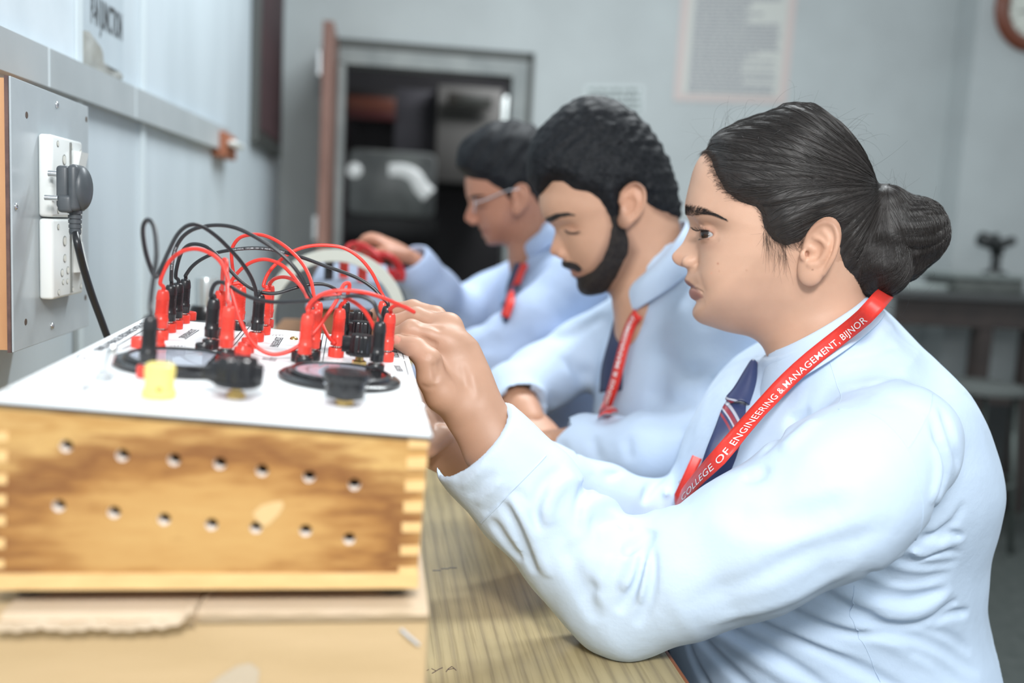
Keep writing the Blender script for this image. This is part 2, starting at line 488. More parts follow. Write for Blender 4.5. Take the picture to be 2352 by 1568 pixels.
# ------------------------------------------------------------------ main sizes
TABLE_Z = 0.75
WALL_X = -0.45            # left wall
BACK_Y = 4.35             # far wall
# sloping front panel of the wooden trainer: four measured corners, fitted to one plane
_c = [atY(-38, 918, .60), atY(993, 1001, .60), atY(928, 783, 1.03), atY(335, 728, 1.02)]
_m = np.array(_c); PO = _m.mean(0); _u, _s, _vt = np.linalg.svd(_m-PO); PN = _vt[2]*np.sign(_vt[2][2])
def on_panel(px, py): return at_plane(px, py, PO, PN)
NL, NR, FR, FL = [on_panel(*p) for p in [(-38, 918), (993, 1001), (928, 783), (335, 728)]]
# ------------------------------------------------------------------ the room
def struct(o): o['kind'] = 'structure'; return o
wall_m = noisy('painted_wall_grey', (.43, .465, .47), (.39, .42, .425), 3.0, .6, .05, .002, 5)
lwall_m = noisy('painted_wall_left', (.58, .655, .71), (.51, .58, .63), 5.0, .38, .10, .003, 6, (1, 1, .35))
lo_m = noisy('dark_dado_paint', (.045, .05, .052), (.06, .065, .065), 4, .5)
floor_m = noisy('terrazzo_floor', (.060, .070, .066), (.085, .095, .09), 25, .35, .03, .001)
dz_top = float(atY(985, 112, BACK_Y)[2]); dx0 = float(atY(764, 300, BACK_Y)[0]); dx1 = float(atY(1212, 300, BACK_Y)[0])
struct(MB().box((WALL_X-.5, -1.5, -.05), (5.5, 9.0, 0)).build('floor', floor_m))
mb = MB(); mb.box((WALL_X-.10, -1.2, 0), (WALL_X, BACK_Y+.1, 3.2)); struct(mb.build('wall_left', lwall_m))
mb = MB(); mb.box((WALL_X, BACK_Y, 0), (dx0, BACK_Y+.12, 3.2)); mb.box((dx1, BACK_Y, 0), (5.5, BACK_Y+.12, 3.2)); mb.box((dx0, BACK_Y, dz_top), (dx1, BACK_Y+.12, 3.2)); struct(mb.build('wall_back', wall_m))
dado_z = .50
px_ = float(atY(2172, 300, BACK_Y)[0])
struct(MB().box((dx1+.2, BACK_Y-.012, 0), (px_, BACK_Y, dado_z)).build('baseboard_back', lo_m))
struct(MB().box((px_, BACK_Y-.16, 0), (5.5, BACK_Y+.01, 3.2)).build('wall_pilaster', wall_m))
struct(MB().box((px_+.01, BACK_Y-.172, 0), (5.5, BACK_Y-.155, dado_z)).build('baseboard_pilaster', lo_m))
# door frame, leaf
frm_m = noisy('grey_door_frame', (.20, .22, .22), (.27, .29, .285), 10, .5)
dkr_m = mat('dark_gap', (.03, .03, .03), .8)
mb = MB(); w = .075
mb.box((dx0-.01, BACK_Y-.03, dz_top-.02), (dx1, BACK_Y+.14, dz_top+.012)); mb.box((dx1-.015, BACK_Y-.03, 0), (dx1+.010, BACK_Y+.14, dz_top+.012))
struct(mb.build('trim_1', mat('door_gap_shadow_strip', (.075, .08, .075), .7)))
mb = MB(); mb.box((dx0, BACK_Y-.02, dz_top-.095), (dx1-.015, BACK_Y+.12, dz_top-.02)); mb.box((dx1-.085, BACK_Y-.02, 0), (dx1-.015, BACK_Y+.12, dz_top-.095)); mb.box((dx0, BACK_Y-.02, 0), (dx0+.05, BACK_Y+.12, dz_top-.09))
struct(mb.build('trim_2', frm_m))
leaf_m = noisy('brown_door_edge', (.16, .075, .055), (.25, .13, .10), 14, .45, mscale=(1, 1, .2))
ly0 = 3.83; lx = float(atY(760, 300, ly0)[0])
dr = empty('door_1', (lx, ly0, 0)); struct(dr)
MB().box((lx-.042, ly0, .01), (lx, BACK_Y-.02, float(atY(748, 47, ly0)[2]))).build('door_leaf', leaf_m, dr)
for z in (float(atY(735, 143, ly0)[2]), float(atY(735, 525, ly0)[2])):
    mb = MB(); mb.rbox((lx-.062, ly0+.01, z-.05), (lx-.042, ly0+.05, z+.05), .004); mb.build('door_bolt', mat('dull_steel', (.45, .47, .48), .35, .8), dr)
# dark room beyond the doorway
bk = 7.2
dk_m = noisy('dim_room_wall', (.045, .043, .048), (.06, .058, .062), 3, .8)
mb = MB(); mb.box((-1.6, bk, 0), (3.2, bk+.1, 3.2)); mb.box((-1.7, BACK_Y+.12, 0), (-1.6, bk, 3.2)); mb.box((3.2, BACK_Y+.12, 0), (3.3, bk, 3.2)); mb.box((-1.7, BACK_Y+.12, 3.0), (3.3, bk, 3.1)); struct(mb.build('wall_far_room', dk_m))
def frontal(name, px0, py0, px1, py1, Y, th, m, parent=None, bev=.004, zmin=None):
    a = atY((px0+px1)/2, py0, Y); b = atY((px0+px1)/2, py1, Y); l = atY(px0, (py0+py1)/2, Y); r = atY(px1, (py0+py1)/2, Y)
    mb = MB(); mb.rbox((l[0], Y, b[2] if zmin is None else zmin), (r[0], Y+th, a[2]), min(bev, th*.3), 2); return auto_smooth(mb.build(name, m, parent))
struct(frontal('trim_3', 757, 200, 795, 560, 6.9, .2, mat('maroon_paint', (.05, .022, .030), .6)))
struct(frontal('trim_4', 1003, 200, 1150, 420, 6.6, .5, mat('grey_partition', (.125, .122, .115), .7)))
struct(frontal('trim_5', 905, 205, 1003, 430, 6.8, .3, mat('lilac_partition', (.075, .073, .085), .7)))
e = empty('sign_board', atY(852, 250, 6.6)); tag(e, 'orange and maroon signboard seen through the open doorway', 'sign')
frontal('upper_band', 797, 222, 908, 254, 6.62, .05, mat('orange_sign', (.16, .045, .025), .5), e); frontal('lower_band', 797, 254, 908, 274, 6.62, .05, mat('maroon_sign', (.07, .008, .008), .5), e); frontal('backing', 793, 208, 912, 278, 6.68, .05, mat('sign_back', (.02, .015, .015), .6), e)
tag(frontal('wall_plaque', 1028, 214, 1132, 246, 6.5, .04, noisy('plaque_dark', (.02, .012, .008), (.012, .02, .016), 2, .5)), 'narrow dark plaque high on the grey partition beyond the doorway', 'plaque')
lm = mat('lit_lamp', (.9, .95, .95), .5); bsdf(lm).inputs['Emission Color'].default_value = (.80, .92, .92, 1); bsdf(lm).inputs['Emission Strength'].default_value = .85
tag(frontal('wall_lamp', 1157, 220, 1190, 284, 6.3, .08, lm, None, .02), 'bright white wall lamp glowing at the right side of the doorway', 'lamp')
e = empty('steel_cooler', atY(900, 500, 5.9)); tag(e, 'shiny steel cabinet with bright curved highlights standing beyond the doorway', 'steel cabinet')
st_m = noisy('brushed_steel_dim', (.26, .28, .27), (.16, .17, .17), 6, .35)
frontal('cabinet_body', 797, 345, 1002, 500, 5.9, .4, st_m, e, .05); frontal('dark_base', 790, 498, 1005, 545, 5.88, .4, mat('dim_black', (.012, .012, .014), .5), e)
wt = mat('reflection_glow', (.80, .84, .84), .3); bsdf(wt).inputs['Emission Color'].default_value = (.8, .85, .85, 1); bsdf(wt).inputs['Emission Strength'].default_value = .30  # glowing white shapes stand in for flash reflections on the cabinet
mb = MB(); c = spline([atY(*p, 5.86) for p in [(893, 390), (925, 391), (952, 404), (968, 430), (985, 448)]], 30); mb.tube(c, np.linspace(.035, .050, 30), 14); mb.build('curved_reflection', wt, e, True)
mb = MB(); p = atY(814, 391, 5.85); mb.lathe([(.001, -.04), (.030, -.03), (.045, 0), (.030, .03), (.001, .04)], p, (0, 1, 0), 20); mb.build('round_reflection', wt, e, True)
# trunking, panel joints and fittings on the left wall
j1 = MB(); 
def wall_strip(name, pxa, pxb, th, m, z0=0.0, z1=3.2):
    a = atX(pxa, 300, WALL_X); b = atX(pxb, 300, WALL_X); return struct(MB().box((WALL_X-.001, a[1], z0), (WALL_X+th, b[1], z1)).build(name, m))
lt_m = mat('joint_strip', (.66, .74, .78), .4)
wall_strip('trim_6', 318, 327, .006, lt_m); wall_strip('trim_7', 166, 178, .008, lt_m); 
struct(MB().box((WALL_X-.001, -1.2, 1.36), (WALL_X+.0035, float(atX(172, 50, WALL_X)[1]), 3.2)).build('trim_8', noisy('lighter_wall_slab', (.70, .78, .84), (.64, .72, .78), 12, .4, .08, .002)))  # slab lighter than the rest of the wall, up to the joint strip
tk_m = noisy('grey_trunking', (.44, .48, .50), (.39, .43, .45), 8, .35)
A0 = atX(-60, 48, WALL_X); A1 = atX(512, 297, WALL_X); B0 = atX(-60, 150, WALL_X); B1 = atX(512, 349, WALL_X)
dx = np.array([.020, 0, 0]); trunk = MB().add([A0, A1, B1, B0, A0+dx, A1+dx, B1+dx, B0+dx], [(0, 1, 2, 3), (4, 7, 6, 5), (0, 4, 5, 1), (3, 2, 6, 7), (1, 5, 6, 2), (0, 3, 7, 4)]).build('cable_trunking', tk_m)
tag(trunk, 'long grey cable trunking running along the left wall above the switchboard', 'cable trunking')
for px in (113, 312):
    y = atX(px, 220, WALL_X+.02)[1]; f = (y-A0[1])/(A1[1]-A0[1]); t = A0+(A1-A0)*f; b = B0+(B1-B0)*f; MB().box((t[0]+.0199, y-.002, b[2]), (t[0]+.0206, y+.003, t[2])).build('trunking_joint', lt_m, trunk)
pp = noisy('wall_paper_label', (.50, .57, .62), (.46, .53, .58), 10, .5)
ya, yb = atX(179, 60, WALL_X)[1], atX(279, 60, WALL_X)[1]
zb = float(atX(279, 150, WALL_X)[2])-.02
lab = tag(MB().box((WALL_X, ya, zb), (WALL_X+.003, yb, 1.72)).build('paper_label', pp), 'pale paper label with black lettering pasted above the trunking', 'paper label')
v, f = text_mesh('P-N JUNCTION', 1.0, bold=.02); a = atX(203, 31, WALL_X); b = atX(276, 76, WALL_X); s_ = (b[1]-a[1])/v[:, 0].max(); h_ = .062
MB().add([(WALL_X+.0036, a[1]+x*s_, (a[2]+(b[2]-a[2])*x*s_/(b[1]-a[1]))+y*h_-.012) for x, y, _ in v], f).build('label_lettering', mat('label_ink', (.06, .065, .07), .6), lab)
v, f = text_mesh('S', 1.0, bold=.02); MB().add([(WALL_X+.0036, b[1]-.09+x*.03, b[2]+.085+y*h_) for x, y, _ in v], f).build('label_lettering', bpy.data.materials['label_ink'], lab)
# torn sticky tape below the label
tp = noisy('old_sticky_tape', (.44, .45, .43), (.34, .34, .31), 30, .18, .5, .004)
mb = MB(); q = [atX(x, y, WALL_X+.004) for x, y in [(179, 68), (205, 72), (214, 95), (235, 140), (262, 165), (283, 175), (268, 212), (240, 205), (215, 175), (178, 150)]]
n0 = len(q); cc = sum(q)/n0; V = q+[p+[.003+.008*abs(math.sin(i*2.1)), 0, 0] for i, p in enumerate([cc+(p-cc)*.55 for p in q])]+[cc+[.006, 0, 0]]
F_ = [(i, (i+1) % n0, n0+(i+1) % n0, n0+i) for i in range(n0)]+[(n0+i, n0+(i+1) % n0, 2*n0) for i in range(n0)]
tag(mb.add(V, F_).build('torn_tape', tp, None, True), 'crumpled torn clear tape hanging over the trunking under the paper label', 'tape')
# dark framed notice board
y0, y1 = atX(574, 200, WALL_X)[1], atX(632, 200, WALL_X)[1]; z0 = float(atX(600, 344, WALL_X)[2])
nb = empty('notice_board', (WALL_X, (y0+y1)/2, z0)); tag(nb, 'dark maroon framed notice board on the left wall near the far corner', 'notice board')
MB().rbox((WALL_X, y0, z0), (WALL_X+.03, y1, 2.6), .006).build('frame', mat('board_frame', (.05, .055, .052), .4), nb)
MB().box((WALL_X+.02, y0+.05, z0+.05), (WALL_X+.033, y1-.05, 2.55)).build('board_face', noisy('maroon_felt', (.060, .026, .030), (.045, .022, .026), 8, .7), nb)
# small brown block with a white switch at the end of the trunking
a, b = atX(513, 292, WALL_X+.03), atX(545, 372, WALL_X+.03); e = empty('switch_block', (WALL_X, a[1], b[2])); tag(e, 'small brown wooden block with white switch at the end of the trunking', 'switch block')
MB().rbox((WALL_X, a[1], b[2]), (WALL_X+.035, a[1]+.20, a[2]-.01), .003).build('wooden_block', mat('terracotta_wood', (.34, .115, .055), .5), e)
MB().rbox((WALL_X+.035, a[1]+.03, b[2]+.03), (WALL_X+.062, a[1]+.17, a[2]-.03), .008).build('switch_plate', mat('white_switch', (.75, .78, .76), .35), e)
# ---- things on the far wall
def wall_quad(px, Y): return [atY(x, y, Y) for x, y in px]
Yp = BACK_Y-.004
po = empty('wall_poster', atY(1690, 120, Yp)); tag(po, 'large poster of closely printed text with a pale pink border on the far wall', 'poster')
q = wall_quad([(1570, -60), (1836, -60), (1806, 238), (1547, 231)], Yp); qi = wall_quad([(1590, -60), (1818, -60), (1789, 222), (1566, 215)], Yp-.003)
def slab(q, th, name, m, par): V = q+[p+[0, th, 0] for p in q]; return MB().add(V, [(0, 3, 2, 1), (4, 5, 6, 7), (0, 1, 5, 4), (1, 2, 6, 5), (2, 3, 7, 6), (3, 0, 4, 7)]).build(name, m, par)
slab(q, .003, 'poster_border', mat('pink_border', (.54, .46, .44), .5), po); slab(qi, .003, 'poster_sheet', mat('poster_paper', (.52, .53, .50), .5), po)
mb = MB(); tx = mat('poster_print', (.20, .205, .25), .6)
U0, U1 = qi[3], qi[2]; W0, W1 = qi[0], qi[1]
nl = 34
for k in range(nl):
    f = (k+.6)/nl; a = U0+(W0-U0)*f; b = U1+(W1-U1)*f; endf = random.choice([.93, .95, .93, .58, .62, .93, .75]) ; x = .06
    while x < endf:
        w = random.uniform(.035, .10); w = min(w, endf-x); h = .0085
        p0 = a+(b-a)*x; p1 = a+(b-a)*(x+w); mb.add([p0+[0, -.0006, 0], p1+[0, -.0006, 0], p1+[0, -.0006, h], p0+[0, -.0006, h]], [(0, 1, 2, 3)]); x += w+.012
o = mb.build('printed_text', tx, po); o['kind'] = 'stuff'
no = empty('wall_notice', atY(1410, 225, Yp)); tag(no, 'small faded notice with dark print on the wall just above the bearded student', 'notice')
slab(wall_quad([(1343, 196), (1480, 196), (1476, 262), (1341, 260)], Yp), .002, 'notice_sheet', mat('notice_paper', (.50, .55, .55), .5), no)
mb = MB()
for r_ in range(4):
    x = 1352
    while x < 1466:
        w = random.uniform(8, 20); y = 204+r_*14; a = wall_quad([(x, y), (min(x+w, 1470), y), (min(x+w, 1470), y+8), (x, y+8)], Yp-.0015); mb.add(a, [(0, 3, 2, 1)]); x += w+4
mb.build('notice_print', mat('notice_ink', (.14, .16, .16), .6), no)
cy_ = BACK_Y-.16; p = atY(2373, 22, cy_); R = 97*depth_of(p)/FPX
ck = empty('wall_clock', p); tag(ck, 'round wall clock with brown rim at the upper right corner', 'clock')
mb = MB(); mb.lathe([(R*.66, 0), (R*.68, .022), (R*.82, .036), (R*.97, .026), (R, 0)], p, (0, -1, 0), 48, caps=(False, False)); auto_smooth(mb.build('clock_rim', mat('brown_rim', (.16, .045, .022), .35), ck), 60)
mb = MB(); mb.lathe([(R*.67, .006), (0, .006)], p, (0, -1, 0), 40, caps=(False, False)); mb.build('clock_dial', mat('clock_dial', (.62, .64, .58), .5), ck)
ink_dark = mat('clock_ink', (.03, .03, .03), .5)
for k in range(12):
    a = k*math.pi/6; d = np.array([math.sin(a), 0, math.cos(a)]); MB().tube([p+d*R*.54-[0, .008, 0], p+d*R*.61-[0, .008, 0]], .003, 5).build('hour_mark', ink_dark, ck)
MB().tube([p-[0, .010, 0], p+np.array([-.4, 0, -.1])*R-[0, .010, 0]], .003, 5).build('clock_hand', ink_dark, ck); MB().tube([p-[0, .012, 0], p+np.array([.1, 0, .5])*R-[0, .012, 0]], .0024, 5).build('clock_hand', ink_dark, ck)
# ---- lab bench, stool and apparatus at the right
bm_ = noisy('dark_bench_wood', (.030, .022, .020), (.045, .032, .028), 8, .4)
bz = float(atY(2200, 672, 3.75)[2]); bx0 = float(atY(2062, 700, 3.75)[0])
be = empty('lab_bench', (3.0, 3.9, 0)); tag(be, 'dark wooden lab bench against the far right wall', 'bench')
MB().rbox((bx0-.03, 3.70, bz-.03), (5.3, BACK_Y-.17, bz), .005).build('bench_top', mat('bench_top', (.06, .062, .062), .35), be)
MB().box((bx0, 3.75, bz-.15), (5.25, 3.78, bz-.03)).build('bench_apron', bm_, be)
for x in (2244, 2358): c = atY(x, 900, 3.78); MB().rbox((c[0]-.035, 3.76, 0), (c[0]+.035, 3.83, bz-.03), .004).build('leg', bm_, be)
c = bx0+.03; MB().rbox((c, 4.05, 0), (c+.07, 4.12, bz-.03), .004).build('leg', bm_, be)
MB().box((bx0+.05, 3.78, .50), (5.2, 3.81, .56)).build('stretcher', bm_, be)
sm_ = mat('stool_seat', (.10, .11, .105), .45); tube_m = mat('stool_tube', (.12, .14, .13), .4, .6)
def stool(c, z, R, label, grp=None):
    e = empty('lab_stool', (c[0], c[1], 0)); tag(e, label, 'stool', grp)
    mb = MB(); mb.lathe([(R*.9, z-.035), (R, z-.03), (R, z-.008), (R*.9, z), (0, z+.002)], (c[0], c[1], 0), (0, 0, 1), 36); auto_smooth(mb.build('seat', sm_, e))
    for k in range(4):
        a = math.pi/4+k*math.pi/2; d = np.array([math.cos(a), math.sin(a)]); mb = MB(); mb.tube([(c[0]+d[0]*R*.75, c[1]+d[1]*R*.75, z-.03), (c[0]+d[0]*R*1.05, c[1]+d[1]*R*1.05, .0)], .011, 10); mb.build('leg', tube_m, e, True)
    mb = MB(); t = np.linspace(0, 2*math.pi, 33); mb.tube([(c[0]+math.cos(x)*R*.95, c[1]+math.sin(x)*R*.95, z*.42) for x in t], .008, 8, False); mb.build('foot_ring', tube_m, e, True)
    return e
c = atY(2252, 890, 3.35); stool((float(c[0]), 3.35), float(c[2])+.02, .165, 'dark round lab stool standing in front of the dark bench')
ap = empty('apparatus_case', atY(2275, 670, 3.85)); tag(ap, 'low grey apparatus case with a glass rim on the dark bench', 'apparatus')
frontal('case_body', 2196, 640, 2352, 672, 3.85, .25, noisy('grey_green_case', (.085, .095, .088), (.13, .14, .13), 20, .4), ap, zmin=bz+.0005); frontal('case_lid', 2190, 630, 2358, 641, 3.83, .28, mat('case_lid', (.22, .25, .24), .3), ap)
gl = tag(frontal('glass_tray', 2080, 652, 2178, 671, 3.88, .18, mat('glass_tray', (.34, .38, .37), .2), zmin=bz+.0005), 'pale glass tray on the dark bench beside the apparatus case', 'tray')
bk_m = mat('apparatus_black', (.012, .014, .014), .35)
sp_ = empty('spectrometer', atY(2290, 632, 3.95)); tag(sp_, 'small black optical instrument on a post on top of the grey case', 'instrument'); tz = float(atY(2290, 631, 3.95)[2])
c = atY(2290, 580, 3.95); mb = MB(); mb.lathe([(.055, 0), (.05, .015), (.022, .022), (.020, c[2]-tz)], (c[0], c[1], tz), (0, 0, 1), 20); auto_smooth(mb.build('post', bk_m, sp_))
mb = MB(); mb.tube([atY(2252, 548, 3.95), atY(2275, 556, 3.95), atY(2300, 566, 3.95)], [.034, .034, .026], 14); mb.tube([atY(2298, 562, 3.95), atY(2328, 552, 3.95)], [.024, .020], 14); mb.tube([atY(2288, 536, 3.95), atY(2290, 585, 3.95)], [.012, .03], 12); mb.build('telescope_head', bk_m, sp_, True)
# ------------------------------------------------------------------ the wooden trainer on the bench
PU = (NR-NL)/np.linalg.norm(NR-NL); PV = np.cross(PN, PU); PV /= np.linalg.norm(PV)     # right along the near edge, away from us, up
tr_z = float(atY(957, 1351, NR[1])[2])
trainer = empty('resonance_trainer', (float((NL[0]+NR[0])/2), float((NL[1]+FR[1])/2), tr_z))
tag(trainer, 'varnished wooden electronics trainer with white sloping panel, meters and knobs, on cardboard box', 'electronics trainer')
NRb = atY(957, 1351, NR[1]); NLb = np.array([NL[0]+.002, NL[1], tr_z]); NRb[2] = tr_z
FRb = np.array([NRb[0]+(FR-NR)[0], FR[1], tr_z]); FLb = np.array([NLb[0]+(FL-NL)[0], FL[1], tr_z])
ins = .004
def inset(p, c, k): d = c-p; d[2] = 0; return p+d/np.linalg.norm(d)*k
cen = (NL+FR)/2
tops = [inset(p.copy(), cen, ins)-PN*.003 for p in (NL, NR, FR, FL)]; bots = [NLb, NRb, FRb, FLb]
tops[0][0] = NL[0]+.0005; tops[3][0] = FL[0]+.0005; tops[0][1] = NL[1]+.003; tops[1][1] = NR[1]+.003
for b_ in bots[:2]: b_[1] = NL[1]+.003
wood = mat('varnished_teak', (.6, .35, .12), .30, Specular_IOR_Level=.5)
wc = atY(560, 1190, .6)
def rings_nodes(m, c, sx, sz, scale, stops, dist=.35):
    v = mapped(m); sub = N(m, 'ShaderNodeVectorMath', operation='SUBTRACT'); sub.inputs[1].default_value = tuple(c); L(m, v, sub.inputs[0])
    nz = N(m, 'ShaderNodeTexNoise'); nz.inputs['Scale'].default_value = 9; nz.inputs['Detail'].default_value = 3; L(m, v, nz.inputs['Vector'])
    mu = N(m, 'ShaderNodeVectorMath', operation='MULTIPLY'); mu.inputs[1].default_value = (sx, sx, sz); L(m, sub.outputs[0], mu.inputs[0])
    ns = N(m, 'ShaderNodeVectorMath', operation='SCALE'); ns.inputs['Scale'].default_value = dist; L(m, nz.outputs['Color'], ns.inputs[0])
    ad = N(m, 'ShaderNodeVectorMath', operation='ADD'); L(m, mu.outputs[0], ad.inputs[0]); L(m, ns.outputs[0], ad.inputs[1])
    ln = N(m, 'ShaderNodeVectorMath', operation='LENGTH'); L(m, ad.outputs[0], ln.inputs[0])
    st = N(m, 'ShaderNodeVectorMath', operation='MULTIPLY'); st.inputs[1].default_value = (30, 30, 150); L(m, sub.outputs[0], st.inputs[0])
    fn = N(m, 'ShaderNodeTexNoise'); fn.inputs['Scale'].default_value = 1.0; fn.inputs['Detail'].default_value = 4; L(m, st.outputs[0], fn.inputs['Vector'])
    m1 = N(m, 'ShaderNodeMath', operation='MULTIPLY_ADD'); L(m, ln.outputs['Value'], m1.inputs[0]); m1.inputs[1].default_value = scale
    m2 = N(m, 'ShaderNodeMath', operation='MULTIPLY'); m2.inputs[1].default_value = .35; L(m, fn.outputs['Fac'], m2.inputs[0]); L(m, m2.outputs[0], m1.inputs[2])
    col = ramp(m, m1.outputs[0], stops); L(m, col, bsdf(m).inputs['Base Color']); return m1.outputs[0]
gold, lite, brn, dk = (.60, .33, .10), (.74, .47, .20), (.36, .155, .045), (.22, .085, .025)
rings_nodes(wood, wc, 3.3, 8.2, 1.0, [(.0, (.50, .29, .10)), (.15, (.56, .34, .12)), (.24, (.40, .21, .065)), (.30, (.55, .33, .12)), (.45, (.50, .28, .095)), (.55, (.36, .17, .05)), (.62, (.22, .09, .028)), (.70, (.33, .16, .05)), (.78, (.55, .34, .125)), (.86, (.44, .24, .075)), (.93, (.57, .36, .14)), (1.0, (.54, .33, .12))], .20)
wood_l = noisy('light_wood_edge', (.78, .52, .24), (.70, .45, .20), 40, .35, 0, mscale=(1, 1, 6))
mb = MB()
pts = tops+bots
def quad_with_holes(a, b, c, d, holes, r, depth, inward):
    bm = bmesh.new(); ev = []
    loop = [bm.verts.new(p) for p in (a, b, c, d)]
    for i in range(4): ev.append(bm.edges.new((loop[i], loop[(i+1) % 4])))
    rims = []
    ux = (b-a)/np.linalg.norm(b-a); uz = np.cross(inward, ux)
    for h in holes:
        rim = [bm.verts.new(h+(ux*math.cos(t)+uz*math.sin(t))*r) for t in np.linspace(0, 2*math.pi, 20, endpoint=False)]
        rims.append(rim)
        for i in range(20): ev.append(bm.edges.new((rim[i], rim[(i+1) % 20])))
    bmesh.ops.triangle_fill(bm, edges=ev, use_beauty=True, use_dissolve=False)
    for rim in rims:
        inn = [bm.verts.new(Vector(v.co)+Vector(inward*depth)) for v in rim]
        for i in range(20): bm.faces.new((rim[i], rim[(i+1) % 20], inn[(i+1) % 20], inn[i])).material_index = 1
    return bm
hpx = [(152, 1024), (281, 1045), (400, 1055), (505, 1064), (602, 1080), (710, 1094), (814, 1112), (135, 1161), (262, 1176), (377, 1192), (486, 1204), (588, 1211), (702, 1218), (802, 1237)]
fy = float(bots[0][1]); holes = [atY(a, b, fy) for a, b in hpx]
bm = quad_with_holes(bots[0], bots[1], tops[1], tops[0], holes, .0040, .010, np.array([0, 1.0, 0]))
bmesh.ops.recalc_face_normals(bm, faces=bm.faces)
from_bm('near_side_board', bm, wood, trainer).data.materials.append(mat('lit_hole_wall', (.88, .80, .74), .7))  # pale hole walls: light on their lower half put into the colour
mb = MB().add(pts, [(1, 2, 6, 5), (2, 3, 7, 6), (3, 0, 4, 7), (4, 5, 6, 7)]); mb.build('box_body', wood, trainer)
mb = MB()      # black sheet behind the drilled board stands in for the shade inside
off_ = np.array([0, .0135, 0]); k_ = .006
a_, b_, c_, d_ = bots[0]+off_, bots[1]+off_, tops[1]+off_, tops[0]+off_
mb.add([a_+[k_, 0, k_], b_+[-k_, 0, k_], c_+[-k_, 0, -k_], d_+[k_, 0, -k_]], [(0, 1, 2, 3)]); mb.build('inside_shade', mat('dark_inside', (.02, .015, .01), .9), trainer)
for y0, y1 in [(1007, 1029), (1051, 1077), (1104, 1128), (1152, 1176), (1200, 1222), (1253, 1275), (1301, 1320)]:
    t0 = (y0-1005)/345; xl = 938-26*t0
    p = [atY(xl, y1, fy-.0004), atY(986-31*((y1-1005)/345), y1, fy-.0004), atY(986-31*t0, y0, fy-.0004), atY(xl, y0, fy-.0004)]
    q = [v+[0, .002, 0] for v in p]; MB().add(p+q, [(0, 1, 2, 3), (0, 4, 5, 1), (1, 5, 6, 2), (2, 6, 7, 3), (3, 7, 4, 0)]).build('finger_joint', wood_l, trainer)
    p = [atY(-22, y1-16, fy-.0004), atY(18-10*t0, y1-16, fy-.0004), atY(18-10*t0, y0-16, fy-.0004), atY(-22, y0-16, fy-.0004)]; q = [v+[0, .002, 0] for v in p]
    MB().add(p+q, [(0, 1, 2, 3), (0, 4, 5, 1), (1, 5, 6, 2), (2, 6, 7, 3), (3, 7, 4, 0)]).build('finger_joint', wood_l, trainer)

mb = MB(); zz = tr_z+.0105
mb.add([NLb+[-.001, -.0012, -.0002], NRb+[.001, -.0012, -.0002], NRb+[.001, .01, -.0002], NLb+[-.001, .01, -.0002]]+[np.array([p[0], p[1], zz])+o_ for p, o_ in ((NLb, [-.001, -.0012, 0]), (NRb, [.001, -.0012, 0]), (NRb, [.001, .01, 0]), (NLb, [-.001, .01, 0]))],
       [(0, 1, 2, 3), (4, 7, 6, 5), (0, 4, 5, 1), (1, 5, 6, 2), (2, 6, 7, 3), (3, 7, 4, 0)]); mb.build('bottom_batten', wood_l, trainer)
p = [atY(x, y, fy-.0005) for x, y in [(580, 1178), (600, 1160), (628, 1152), (648, 1150), (652, 1162), (640, 1182), (618, 1204), (604, 1210), (590, 1196)]]
MB().add(p, [tuple(range(len(p)))]).build('wood_patch', mat('chip', (.66, .45, .22), .5), trainer)
rub = mat('black_rubber', (.012, .012, .013), .6)
for p in bots:
    c = p+(cen-p)*np.array([.11, .11, 0]); mb = MB(); mb.lathe([(.0095, -.0085), (.0105, -.007), (.0115, 0), (.0115, .001)], (c[0], c[1], tr_z), (0, 0, 1), 20); auto_smooth(mb.build('rubber_foot', rub, trainer))
# panel plate
panel_m = noisy('white_laminate', (.84, .86, .87), (.80, .82, .83), 60, .38)
def plate(c4, h0, h1): return [p+PN*h0 for p in c4]+[p+PN*h1 for p in c4]
bx = [(0, 3, 2, 1), (4, 5, 6, 7), (0, 1, 5, 4), (1, 2, 6, 5), (2, 3, 7, 6), (3, 0, 4, 7)]
c4 = [NL, NR, FR, FL]
MB().add(plate(c4, -.0030, -.0008), bx).build('panel_edge', mat('dark_laminate_core', (.035, .035, .04), .5), trainer)
panel = MB().add(plate([inset(p.copy(), cen, .0003) for p in c4], -.0008, 0), bx).build('front_panel', panel_m, trainer)
ink = mat('panel_ink', (.05, .05, .06), .5); inkred = mat('panel_ink_red', (.8, .35, .33), .5)
def pl_line(pts, w, name='printed_line', m=ink, closed=False):
    q = np.array([on_panel(*p) for p in pts]); T = np.gradient(q, axis=0); T /= np.linalg.norm(T, axis=1)[:, None]; B = np.cross(PN, T)
    V, Fs = strip_mesh([q+B*w/2+PN*.0003, q-B*w/2+PN*.0003]); return V, Fs
mbk, mbr = MB(), MB()
for pts, w in [([(245, 809), (338, 753)], .0009), ([(280, 803), (356, 763)], .0009), ([(425, 779), (457, 758)], .0009), ([(637, 797), (650, 776)], .001), ([(534, 785), (571, 741)], .0009), ([(527, 806), (580, 742)], .0009),
    ([(728, 841), (744, 757)], .0009), ([(739, 843), (752, 765)], .0009), ([(922, 803), (928, 825)], .0008), ([(929, 829), (938, 861)], .0008), ([(356, 763), (390, 742)], .0009), ([(880, 826), (929, 829)], .0004), ([(890, 858), (938, 861)], .0004)]:
    v, f = pl_line([pts[0], ((pts[0][0]+pts[1][0])/2, (pts[0][1]+pts[1][1])/2), pts[1]], w); mbk.add(v, f)
def pl_arc(cx, cy, rx, ry, t0, t1, w):
    v, f = pl_line([(cx+rx*math.cos(t), cy+ry*math.sin(t)) for t in np.linspace(t0, t1, 14)], w); mbk.add(v, f)
for cx in (397, 405, 413, 421): pl_arc(cx, 796, 5, 2.6, math.pi, 2*math.pi, .0004)
